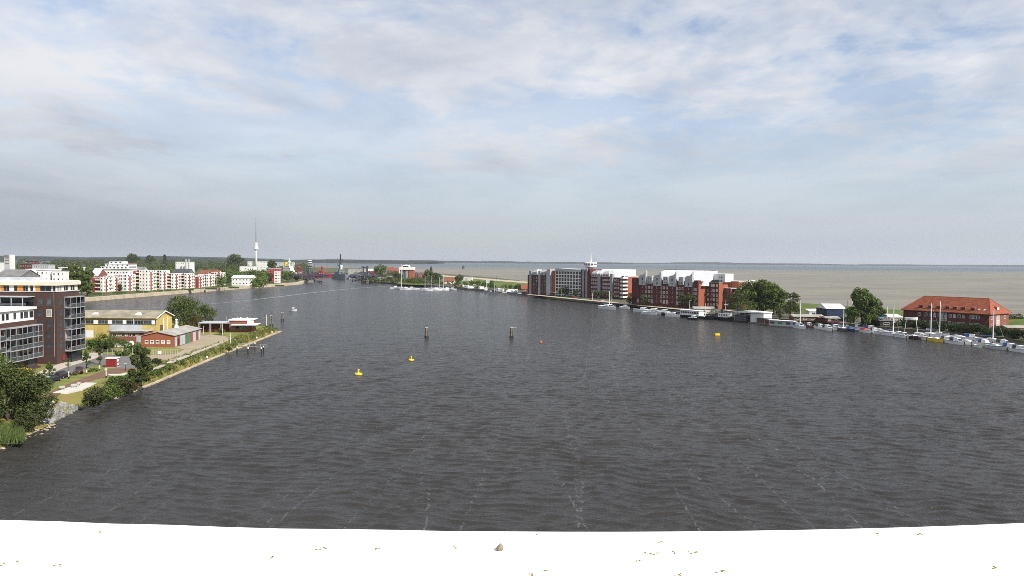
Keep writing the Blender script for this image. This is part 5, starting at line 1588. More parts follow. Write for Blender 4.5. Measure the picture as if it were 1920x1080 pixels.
# near end: white curved balconies and the connecting wall, its sunlight painted as orange brick
for f in range(6):
    o = MB().box(L5, L5 + 3.2, -1.0, 4.5, 1.2 + f * 2.9, 1.5 + f * 2.9).box(L5, L5 + 3.2, -1.0, -.85, 1.5 + f * 2.9, 2.5 + f * 2.9).box(L5 + 3.05, L5 + 3.2, -.85, 4.5, 1.5 + f * 2.9, 2.5 + f * 2.9).build('white_balcony', 'white', HA)
for f in range(6): window(HA, 2.0, 3.2 + f * 2.75, 3.0, 1.9, '+x', L5, frame='lgrey', bars=('v0.5',))
MB().box(L5, L5 + 2.5, 4.6, 15.5, 0, 17.2).build('end_wall', 'brick_orange_and_sunlit', HA)
MB().box(L5 - 1, L5 + 2.8, 4.5, 15.7, 17.2, 17.7).build('end_roof', 'roofwhite', HA)
for px in (1037, 1048, 1077, 1087):
    x = sa(px); MB().box(x - 2.0, x + 2.0, -4.5, -.6, 2.7, 3.0).build('entrance_canopy', 'white', HA)
# lookout
xl = sa(1098.5)
lk = MB(); lk.lathe([(2.0, 22.0), (2.6, 23.2), (4.6, 23.8), (4.6, 25.0), (4.9, 25.1), (4.9, 27.3), (4.4, 27.6)], 14, (xl, 5)); lko = lk.build('lookout_cabin', 'white', HA)
for k in range(12):
    a_ = 2 * math.pi * k / 12
    MB().cbox((xl + 4.9 * math.cos(a_), 5 + 4.9 * math.sin(a_), 26.2), (.3, 1.4, .9), a_).build('window', 'glass', lko)
MB().tube((xl, 5, 27.5), (xl, 5, 36.0), .6, .25, 8).build('spire', 'white', HA)
MB().tube((xl + 4, 5, 27.5), (xl + 4, 5, 32), .12, .1, 5).build('antenna', 'grey', HA)

# ---- second brick complex with zinc gables
b0 = (80.0, 512.0)
HB = thing('brick_residence', 'dark red brick residence with zinc shed gables and tall white roof wall', 'building', (b0[0], b0[1], 1.9), FRZ)
sb = lambda px: s_of(px, b0)
LB = sb(1308.5)
MB().box(0, LB, 0, 15, 0, 13.8).build('wall', 'brickwine', HB)
MB().box(-.4, sb(1199), -.4, 14, 0, 17.5).build('corner_tower', 'brickwine', HB)
MB().sectionx([(2.5, 13.8), (15.5, 13.8), (15.5, 23.3), (13.5, 23.3)], sb(1219), LB + 2.5).build('white_roof_wall', 'roofwhite', HB)
MB().box(sb(1219) - .3, LB + 2.8, 13.4, 15.8, 23.3, 23.5).build('roof_edge', 'slate', HB)
MB().box(.2, LB - .2, 1.5, 9, 13.8, 16.6).build('recess_wall', 'brickwine', HB)
for a, b in ((1199, 1211.5), (1226, 1240), (1254.5, 1268), (1285, 1299)):
    x0, x1 = sb(a), sb(b)
    wq = x1 - x0
    o = MB().section([(x0, 13.0), (x1, 13.0), (x1, 22.6), (x1 - wq * .12, 21.0), (x1 - wq * .35, 20.0), (x0 + wq * .2, 19.6), (x0, 18.6)], -.6, 1.0).build('zinc_gable', 'zinc', HB)
    for z in (14.6, 17.2): window(HB, (x0 + x1) / 2, z, 1.0, 1.5, '-y', -.6, frame='dgrey')
for a in (1216, 1246, 1275):
    x0, x1 = sb(a - 3.6), sb(a + 5)
    o = MB().box(x0, x1, .4, 8, 14.2, 19.0).build('roof_dormer', 'zinc', HB)
    for k in (.3, .7):
        window(HB, x0 + (x1 - x0) * k, 17.4, 1.1, 1.4, '-y', .4, frame='white'); window(HB, x0 + (x1 - x0) * k, 15.2, 1.1, 1.3, '-y', .4, frame='white')
for f in range(4):
    z = 2.4 + f * 2.85 + .9
    for px in (1196, 1204.5, 1212, 1217, 1222, 1231.5, 1240.5, 1245, 1250.5, 1261, 1269.5, 1274.5, 1280, 1291.5, 1301, 1305.5):
        if (px in (1204.5, 1231.5, 1261, 1291.5)): 
            window(HB, sb(px), z, .7, 1.3, '-y', 0, frame='lgrey')
        else: window(HB, sb(px), z, 1.2, 1.6, '-y', 0, frame='white', pane='glass2', fr=.2)
for px in (1197, 1223, 1245.5, 1251.5, 1270, 1275, 1281): window(HB, sb(px), 1.6 + 1.2, 1.7, 2.4, '-y', -.02 if px != 1197 else -.4, frame='white', pane='curtain', bars=('v0.5',))
for px in (1211.8, 1240.4, 1269, 1299.5): MB().tube((sb(px), -.12, 0), (sb(px), -.12, 13.6), .1, .1, 5).build('downpipe', 'lgrey', HB)
MB().box(LB, LB + .4, .3, 9.5, 0, 15.0).build('end_wall', 'brick_orange_and_sunlit', HB)  # thin brick skin coloured as the sunlit end
MB().box(LB - 2.6, LB + .1, -.2, 3, 13.8, 17.2).build('corner_head', 'brickwine', HB)
# neighbour block, set back and nearer
b2 = Vector(b0) + FD * LB + FN * 8
HC = thing('brick_tower_block', 'square red brick block with white rooftop box next to the residence', 'building', (b2.x, b2.y, 1.9), FRZ)
sc_ = lambda px: s_of(px, b2)
LC = sc_(1347)
MB().box(0.5, LC, 0, 13, 0, 15.9).build('wall', 'brickwine', HC)
MB().box(LC, LC + .35, .1, 12.9, 0, 15.8).build('end_wall', 'brick_orange_and_sunlit', HC)  # sun on the end painted by a lighter brick skin
MB().box(.3, LC + .5, -.25, 13.2, 15.9, 16.3).build('roof_edge', 'slate', HC)
bx = MB().box(1.0, LC + 2.0, 4, 12, 16.3, 21.4).build('rooftop_box', 'white', HC)
for k in (.6, .75): window(HC, 1 + (LC + 1) * k, 19.2, .9, 1.2, '-y', 4, frame='lgrey')
MB().tube((2.5, 8, 21.4), (2.5, 8, 25), .1, .06, 5).build('antenna', 'lgrey', HC)
MB().box(LC * .35, LC * .95, 1.0, 4, 16.3, 17.6).build('terrace_opening', 'dgrey', HC)
for f in range(5):
    for k in (.14, .42, .62, .86): window(HC, LC * k + .4, 2.6 + f * 2.9, 1.2, 1.7, '-y', 0, frame='white', bars=('h0.5',), fr=.18)
b3 = b2 + FD * LC + FN * 5
HD = thing('brick_stepped_block', 'stepped brick block with orange lit end walls half hidden by the big trees', 'building', (b3.x, b3.y, 1.9), FRZ)
for x0, x1, y0, y1, h, wm, rm in ((0, 5, 0, 14, 12.6, 'brickwine', 'brick_orange_and_sunlit'), (5, 12.5, 1.5, 13, 12.4, 'brickwine', 'brick_orange_and_sunlit'), (9, 16, 12, 22, 14.6, 'brickwine', 'brick_orange_and_sunlit'), (0, 7, 5, 13, 16.8, 'brick_orange_and_sunlit', 'brick_orange_and_sunlit')):
    MB().box(x0, x1 - .01, y0, y1, 0, h).build('wall', wm, HD)
    MB().box(x1, x1 + .3, y0, y1, 0, h - .05).build('end_wall', rm, HD)  # end skins take the sunlit brick colour, fronts the dark one
    MB().box(x0 - .2, x1 + .5, y0 - .2, y1 + .2, h, h + .3).build('roof_edge', 'roofwhite', HD)
MB().box(4, 8.5, 14, 20, 14.9, 17.6).build('rooftop_box', 'white', HD)
for f in range(4):
    for k in (1.6, 3.4): window(HD, k, 2.6 + f * 2.8, 1.2, 1.6, '-y', 0, frame='lgrey')
    MB().box(5.4, 7.6, .2, 1.5, 1.2 + f * 2.8, 1.9 + f * 2.8).build('balcony', 'brickred', HD)
    window(HD, 10.3, 2.6 + f * 2.8, .8, 1.6, '-y', 1.5, frame='white')
# front greenery and terrace of the hotels
for i, (px, dpt, h, lab) in enumerate(((1060, 3.5, 7, 'dark tree before the glazed hotel front, far side'), (1068, 4, 7.5, 'dark tree in front of the middle hotel entrance'), (1088, 4.5, 6, 'dark tree below the hotel stair tower'), (1129, 5, 6.5, 'dark tree before the near hotel wing'), (1140, 5, 6, 'second dark tree before the near hotel wing'), (1157, 5.5, 6, 'light tree at the near corner of the hotel'))):
    p = Vector(h0) + FD * sa(px) - FN * dpt
    tree('front_tree', lab, (p.x, p.y, 1.9), h, h * .9, 'leafdark' if i < 5 else 'leafolive', 'round', i + 1, .2, 900, .8, group='trees before the hotel')
for i, (px, h, lab) in enumerate(((1216, 7, 'light green young tree before the residence, next to its corner tower'), (1287, 9, 'brownish tree before the near end of the residence'), (1303, 10, 'taller loose tree hiding the residence end wall foot'), (1188, 8, 'reddish shrub tree between hotel and residence'))):
    p = Vector(b0) + FD * sb(px) - FN * 4
    tree('front_tree', lab, (p.x, p.y, 1.9), h, h * .75, ('leaflight', 'leafolive', 'leafolive', 'leafbrown')[i], 'round', i + 2, .15, 900, .75, group='trees before the residence')
def along(px0, py0, px1, py1, z, n):
    a, b = G(px0, py0, z), G(px1, py1, z)
    return [a.lerp(b, i / n) for i in range(n + 1)]
struct('promenade', strip('x', [[(p.x, p.y, 1.96) for p in along(990, 552.5, 1290, 582, 1.96, 8)], [(p.x, p.y, 1.96) for p in along(985, 550.5, 1290, 579.5, 1.96, 8)]][::-1], None), 'sand')
qw = MB()
for a, b in zip(SHORE_R[1:14], SHORE_R[2:15]):
    d = Vector((b[0] - a[0], b[1] - a[1])); nn = Vector((-d.y, d.x)).normalized()
    if nn.x > 0: nn = -nn
    qz = 1.35 if b[0] < 118 else 0.8
    qw.prism([(a[0] + nn.x * .35, a[1] + nn.y * .35), (a[0] - nn.x * .7, a[1] - nn.y * .7), (b[0] - nn.x * .7, b[1] - nn.y * .7), (b[0] + nn.x * .35, b[1] + nn.y * .35)][::-1], -2, qz)
tag(qw.build('quay_wall', 'concdark'), 'low dark quay wall running below the hotel and behind the moored boats', 'wall')

# ---- big trees between the residence and the sheds
BT = [(1385, 591, 14, 13, 'leafdark', 'dark tree closest to the stepped brick block'), (1408, 592, 18, 15, 'leafmid', 'broad green tree in the middle of the big grove'), (1432, 593, 19.3, 16, 'leafmid', 'tallest tree of the big grove behind the white boat hall'), (1452, 594, 17.5, 13, 'leafmid', 'tree on the sheds side of the big grove'), (1483, 596, 13.2, 10.5, 'leafolive', 'olive tree standing just apart from the big grove'), (1463, 600, 6.5, 5, 'leafolive', 'small round bushy tree below the olive tree'), (1398, 597, 9, 9, 'leafdark', 'low dark tree behind the black tug')]
for i, (px, py, h, w, m_, lab) in enumerate(BT):
    d = dist_at(px, py, 2) + (14 if h > 15 else 0)
    tree('grove_tree', lab, (XAT(px, d), d, 1.9), h, w, m_, 'dome' if h > 10 else 'round', i + 1, .12, 5200 if h > 15 else 1800, .5, group='trees of the grove')
d = 352
tree('harbour_tree', 'big dense tree alone between the blue hall and the red roofed house', (XAT(1618, d), d, 1.9), 18.0, 13.5, 'leafmid', 'dome', 4, .04, 8000, .45)
tree('harbour_tree', 'smaller dark tree leaning on the big lone tree', (XAT(1648, d - 2), d - 2, 1.9), 10.5, 7, 'leafdark', 'dome', 6, .08, 2600, .5)
d = 330
bush('garden_bush', 'large dark round bush beyond the red roofed house', (XAT(1912, 345), 345, 1.9), 7.5, 13, 'leafdark', 71, 3000, .5)

# ---- red roofed house
r0 = (178.0, 351.0)
RH = thing('red_roofed_house', 'long two storey brick house with big red hipped roof and small dormers', 'house', (r0[0], r0[1], 2.2), math.atan2(-29.3, 21))
dv = Vector((21, -29.3)).normalized()
def sr(px):
    k = (px - 960) / FPX
    return (k * r0[1] - r0[0]) / (dv.x - k * dv.y)
Lr, Dr = 36.0, 18.5
MB().box(0, Lr, 0, Dr, 0, 7.4).build('wall', 'brickwine', RH)
MB().box(Lr - .3, Lr + .02, .02, Dr - .02, .02, 7.38).build('end_wall', 'brickred', RH)
rf = MB(); o_ = .8; ez, rz_ = 7.3, 13.4
c = [(-o_, -o_, ez), (Lr + o_, -o_, ez), (Lr + o_, Dr + o_, ez), (-o_, Dr + o_, ez), (4.6, Dr / 2, rz_), (Lr - 4, Dr / 2, rz_)]
rf.v = c + [(x, y, ez - .3) for x, y, z in c[:4]]
rf.f = [(0, 1, 5, 4), (1, 2, 5), (2, 3, 4, 5), (3, 0, 4), (0, 6, 7, 1), (1, 7, 8, 2), (2, 8, 9, 3), (3, 9, 6, 0), (9, 8, 7, 6)]
roof = rf.build('roof', 'tile', RH)
# courses of tiles: raised rows on the two slopes in view
slope = math.hypot(Dr / 2 + o_, rz_ - ez)
for k in range(1, 22):
    t_ = k / 22.0
    y = -o_ + (Dr / 2 + o_) * t_; z = ez + (rz_ - ez) * t_
    xa = -o_ + (4.6 + o_) * t_; xb = Lr + o_ - (4 + o_) * t_
    MB().box(xa, xb, y - .05, y + .05, z - .02, z + .05).build('tile_course', 'tile', roof)
for a, b in (((Lr + o_, -o_, ez), (Lr - 4, Dr / 2, rz_)), ((-o_, -o_, ez), (4.6, Dr / 2, rz_)), ((4.6, Dr / 2, rz_), (Lr - 4, Dr / 2, rz_)), ((Lr + o_, Dr + o_, ez), (Lr - 4, Dr / 2, rz_))):
    MB().tube(a, b, .14, .14, 6).build('ridge_tile', 'tile', roof)
zx = lambda q: sr(1690 + q / 7.713)
for q in (280, 410, 530, 660, 770, 890, 1030):
    x = zx(q) ; y0 = .9; zz = ez + (rz_ - ez) * ((y0 + o_) / (Dr / 2 + o_))
    o = MB().sectionx([(y0, zz - .1), (y0 + 2.2, zz + 1.3), (y0, zz + 1.15)], x - .75, x + .75).build('dormer', 'tiledark', roof)
    MB().box(x - .6, x + .6, y0 - .05, y0 + .02, zz + .1, zz + 1.0).build('pane', 'glass', o)
    MB().box(x - .95, x + .95, y0 - .25, y0 + .3, zz + 1.1, zz + 1.28).build('dormer_eave', 'tile', o)
for q in (240, 500, 590, 1110, 1190): 
    x = zx(q); y0 = 1.2 if q > 1000 or q < 300 else 6; zz = ez + (rz_ - ez) * ((y0 + o_) / (Dr / 2 + o_))
    MB().sectionx([(y0, zz + .02), (y0 + .9, zz + .02 + .9 * .6), (y0 + .85, zz + .7), (y0 - .05, zz + .12)], x - .35, x + .35).build('roof_window', 'lgrey' if q > 1000 else 'tiledark', roof)
o = MB().section([(Lr - 2.6, 8.6), (Lr - .2, 8.6), (Lr - .2, 10.0), (Lr - 2.6, 10.3)], 7.2, 9.6).build('end_dormer', 'tiledark', roof)
MB().box(Lr - .19, Lr - .1, 7.5, 9.4, 8.7, 9.8).build('pane', 'white', o)
for q in (270, 370, 433, 493, 560, 720, 785, 850, 915, 1025, 1080, 1125): window(RH, zx(q), 5.6, 1.15, 1.5, '-y', 0, frame='white', bars=('v0.5', 'h0.6'))
for q in (370, 435, 490, 715, 780, 850, 910, 1025, 1085, 1125): window(RH, zx(q), 2.3, 1.15, 1.6, '-y', 0, frame='white', bars=('v0.5', 'h0.6'))
window(RH, zx(632), 5.0, 2.4, 3.6, '-y', 0, frame='white', pane='glass2', bars=('v0.25', 'v0.5', 'v0.75', 'h0.33', 'h0.66'), fr=.12)
MB().box(zx(270) - .8, zx(270) + .8, -.1, 0, 0, 3.4).build('door', 'green', RH)
for y, z in ((2.2, 5.6), (2.2, 2.3), (14.5, 5.6), (14.5, 2.3)): window(RH, y, z, 1.4, 1.5, '+x', Lr + .02, frame='white', bars=('v0.5',))
window(RH, 8.2, 4.3, 3.0, 4.2, '+x', Lr + .02, frame='white', pane='curtain', bars=('v0.33', 'v0.66', 'h0.25', 'h0.5', 'h0.75'), fr=.16)
MB().box(Lr + .02, Lr + .3, 7.2, 9.4, 0, 1.9).build('door', 'white', RH)

# ---- sheds and halls along the bank
def shed(name, label, px0, px1, ybase, ytop, wallm, roofm, depth=6, cat='shed', over=.4, gable='x', open_=None, rzoff=0.0, z0=1.9, wins=3):
    a = G(px0, ybase, z0); d = a.y
    w = (px1 - px0) * d / FPX / 1.0
    h = (ybase - ytop) * d / FPX
    t = thing(name, label, cat, (XAT((px0 + px1) / 2, d), d, z0), rzoff)
    wh = h * .68
    MB().box(-w / 2, w / 2, 0, depth, 0, wh).build('wall', wallm, t)
    if gable == 'x':
        MB().sectionx([(-over, wh), (depth + over, wh), (depth + over, wh + .12), (depth / 2, h), (-over, wh + .12)], -w / 2 - over, w / 2 + over).build('roof', roofm, t)
    elif gable == 'y':
        MB().section([(-w / 2 - over, wh), (w / 2 + over, wh), (w / 2 + over, wh + .12), (0, h), (-w / 2 - over, wh + .12)], -over, depth + over).build('roof', roofm, t)
    else:
        MB().prism([(-w / 2 - over, -over), (w / 2 + over, -over), (w / 2 + over, depth + over), (-w / 2 - over, depth + over)], wh, [wh + .2, wh + .2, h, h]).build('roof', roofm, t)
    for k in range(wins): window(t, -w / 2 + w * (k + .5) / wins, wh * .55, w / wins * .45, wh * .4, '-y', 0, frame='white')
    return t
shed('blue_hall', 'dark blue boat hall with white gabled roof behind the sailing masts', 1552, 1586, 598, 570.5, 'navy', 'roofwhite', 14, 'hall', gable='x', wins=0)
shed('long_shed', 'long low shed with brown fibre roof behind the moored yachts', 1490, 1546, 602, 590, 'brown', 'fibre', 7, wins=4)
shed('brick_hut', 'brick hut with arched red front beside the long shed', 1540, 1556, 603.5, 593, 'brickwine', 'tiledark', 6, gable='y', wins=1)
shed('brick_hut', 'low brick hut with pink roof under the blue hall', 1551, 1576, 605, 593.5, 'brickwine', 'fibre', 6, wins=2)
shed('white_shed', 'small white shed with dark door below the dike', 1519, 1535, 592, 580, 'white', 'roofwhite', 5, wins=1, gable='flat')
shed('grey_shed', 'pale flat shed between the white shed and the blue hall', 1535, 1552, 590, 580, 'lgrey', 'roofwhite', 5, wins=1, gable='flat')
shed('white_shed', 'white flat building on the dike foot beside the blue tarpaulin', 1670, 1694, 606, 590, 'offwhite', 'roofwhite', 6, wins=3, gable='flat')
shed('black_hut', 'dark wooden boat shed below the lone tree', 1652, 1676, 612, 597, 'darkwood', 'slate', 6, wins=1, gable='y')
shed('red_hut', 'low red walled hut with pale roof at the picture edge', 1893, 1945, 624, 611, 'red', 'fibre', 7, wins=5)
shed('quay_cabin', 'cream cabin with gabled grey roof behind the long barge', 1303, 1341, 588, 575, 'offwhite', 'fibre', 6, wins=3, gable='x')
shed('tarpaulin_tent', 'pale blue tarpaulin tent over a boat beneath the dike', 1645, 1668, 601, 588, 'skyblue', 'skyblue', 5, wins=0, gable='x', cat='tent')
shed('tarpaulin_tent', 'small pale blue tarpaulin beside the house corner at the picture edge', 1884, 1897, 622, 612, 'skyblue', 'skyblue', 4, wins=0, gable='x', cat='tent')
# hedges and embankments before the house
for i, (px, py, h, w, dep, lab) in enumerate(((1712, 615, 3.6, 16, 4, 'dark hedge below the green door of the red roofed house'), (1790, 622, 4.0, 18, 5, 'dark hedge in the middle before the red roofed house'), (1840, 627, 4.2, 18, 5, 'dark hedge before the near corner of the red roofed house'), (1895, 634, 4.0, 17, 5, 'dark hedge at the picture edge behind the pontoon boats'), (1640, 610, 3.0, 10, 4, 'dark hedge below the lone tree'), (1570, 602, 2.2, 9, 3, 'low hedge before the blue hall'))):
    p = G(px, py, 1.9)
    t = thing('hedge', lab, 'hedge', p, math.atan2(-.8, .55), 'hedges before the red roofed house')
    r = random.Random(i); cl = [(r.uniform(-w / 2, w / 2), r.uniform(-dep / 3, dep / 3), r.uniform(.2, .75) * h, .33 * h) for _ in range(46)]
    me = leaf_cloud('foliage', cl, 5500, .42, 80 + i); me.materials.append(M['leafhedge']); put('foliage', me, None, t)
# lawn strip on the embankment
struct('lawn', strip('x', [[(p.x, p.y, 2.25) for p in along(1650, 607, 1900, 624, 2.25, 6)], [(p.x, p.y, 2.25) for p in along(1640, 603, 1905, 619, 2.25, 6)]][::-1], None), 'dike')

# ---- boats
YD = math.atan2(FD.y, FD.x)
def W0(px, py): return G(px, py, 0)
B_ = boat
B_('long white motor yacht with a tall mast moored before the hotel end', W0(1140, 579.5), YD - .25, 19, 'motor', mast=9.5, name='motor_yacht')
B_('white motor yacht with flybridge, first of the group before the residence', W0(1206, 585), YD + .1, 13, 'motor')
B_('white motor yacht moored second before the residence', W0(1226, 586.5), YD + .15, 13, 'motor')
B_('white yacht overlapping the first two before the residence, on the outside', W0(1218, 589.5), YD - .1, 12, 'motor')
B_('white cruiser moored outside the barge bow', W0(1262, 594), YD, 10, 'motor')
B_('small dark boat lying along the barge side', W0(1300, 599.5), YD, 7, 'motor', 'darkwood')
B_('second white motor boat close to the long yacht before the hotel end', W0(1172, 579), YD - .1, 9, 'motor')
B_('white sloping bowed yacht beside the barge bow', W0(1246, 589), YD, 12, 'motor')
# barge
t = thing('river_barge', 'long river barge with black hull and white deckhouse before the cream cabin', 'barge', W0(1290, 595.5), YD - .12, 'boats moored along the harbour bank')
mb, rows_ = hull_mb(38, 5.2, 1.5, .5, .85, .5, 11, 3.0); mb.build('hull', 'black', t)
MB().box(-17, 14, -2.2, 2.2, 1.45, 1.7).build('deck', 'white', t)
o = MB().box(-4, 10, -1.9, 1.9, 1.7, 4.1).build('deckhouse', 'white', t)
for k in range(8):
    for sg in (-1.93, 1.93): MB().cbox((-3 + k * 1.7, sg, 3.0), (1.2, .08, .9)).build('window', 'glass', o)
MB().box(-4.4, 10.4, -2.2, 2.2, 4.1, 4.3).build('roof', 'roofwhite', t)
MB().box(-12, -6, -1.6, 1.6, 1.7, 2.9).build('hatch', 'dgrey', t); pole(t, 'mast', 'white', (13, 0, 1.6), 7, .1)
MB().tube((14, 0, 1.7), (17.5, 0, 2.6), .06, .06).build('bow_rail', 'lgrey', t)
# tug
t = thing('tug_boat', 'black hulled tug with white wheelhouse and mast beside the white boat hall', 'tug', W0(1362, 601), YD - .1, 'boats moored along the harbour bank')
mb, rows_ = hull_mb(15, 4.4, 1.6, .9, .8, .5, 10, 2.2); mb.build('hull', 'black', t)
MB().box(-6.5, 5, -1.9, 1.9, 1.55, 1.72).build('deck', 'brown', t)
o = MB().cbox((-1, 0, 2.7), (7, 3, 2.0)).build('deckhouse', 'white', t)
o2 = MB().cbox((1.2, 0, 4.5), (2.8, 2.5, 1.8), 0, .92).build('wheelhouse', 'white', t)
MB().cbox((1.2, 0, 4.7), (2.86, 2.56, .7), 0, .97).build('window', 'glass', o2)
for k in range(4):
    for sg in (-1.53, 1.53): MB().cbox((-3.4 + k * 1.6, sg, 2.9), (.8, .06, .7)).build('window', 'glass', o)
pole(t, 'mast', 'white', (-.6, 0, 3.6), 6.5, .14, .09); MB().tube((-.6, -1.4, 8.4), (-.6, 1.4, 8.4), .07).build('cross_tree', 'white', t)
MB().lathe([(.5, 3.7), (.5, 5.4), (.6, 5.4), (.6, 5.7)], 10, (-3, 0)).build('funnel', 'black', t)
# dark pontoon and white boat hall
t = thing('pontoon_house', 'dark floating pontoon cabin with big windows beside the tug', 'houseboat', W0(1393, 604), YD, 'houseboats along the bank')
MB().box(-4, 4, -2.2, 2.2, -.3, .7).build('pontoon', 'black', t); o = MB().box(-3.4, 3.2, -1.9, 1.9, .7, 3.5).build('cabin', 'dgrey', t); MB().box(-3.8, 3.6, -2.3, 2.3, 3.5, 3.75).build('roof', 'slate', t)
for k in range(3): MB().cbox((-2.2 + k * 2.1, -1.93, 2.3), (1.4, .08, 1.3)).build('window', 'glass2', o)
MB().cbox((3.22, 0, 2.2), (.08, 2.4, 1.6)).build('window', 'glass2', o)
t = thing('boat_hall', 'white floating boat hall with long pale sloping awning', 'boathouse', W0(1408, 606), YD, 'houseboats along the bank')
MB().box(-2, 7, .5, 8.5, -.3, .5).build('pontoon', 'concdark', t); MB().box(-1, 6.5, 1, 8, .5, 5.2).build('hall', 'white', t)
aw = MB(); aw.section([(-11, 4.8), (6.9, 5.3), (6.9, 5.7), (-5, 5.9), (-11, 5.0)], .2, 8.4); aw.build('awning', 'roofwhite', t)
for x in (-10, -7, -4): pole(t, 'awning_post', 'white', (x, .6, 0), 5, .1)
for i, (px, py, L_, wm, rm, lab) in enumerate(((1432, 607.5, 7, 'brown', 'slate', 'small brown houseboat next to the white boat hall'), (1447, 610, 6, 'red', 'fibre', 'little red cabin houseboat beside the white roofed one'), (1467, 612.5, 13, 'lgrey', 'roofwhite', 'wide houseboat with flat white roof and green glass front'))):
    t = thing('houseboat', lab, 'houseboat', W0(px, py), YD + .15, 'houseboats along the bank')
    MB().box(-L_ / 2, L_ / 2, -2, 2, -.3, .45).build('pontoon', 'concdark', t); o = MB().box(-L_ / 2 + .5, L_ / 2 - .8, -1.5, 1.5, .45, 2.8).build('cabin', wm, t); MB().box(-L_ / 2, L_ / 2 - .2, -2.0, 2.0, 2.8, 3.0).build('roof', rm, t)
    for k in range(3): MB().cbox((-L_ / 3 + k * L_ / 3.4, -1.53, 1.8), (L_ / 6, .08, 1.0)).build('window', 'green' if i == 2 and k == 1 else 'glass2', o)
    for x in (-L_ / 2 + .2, 0, L_ / 2 - .5): pole(t, 'post', 'lgrey', (x, -1.9, .4), 2.4, .05)
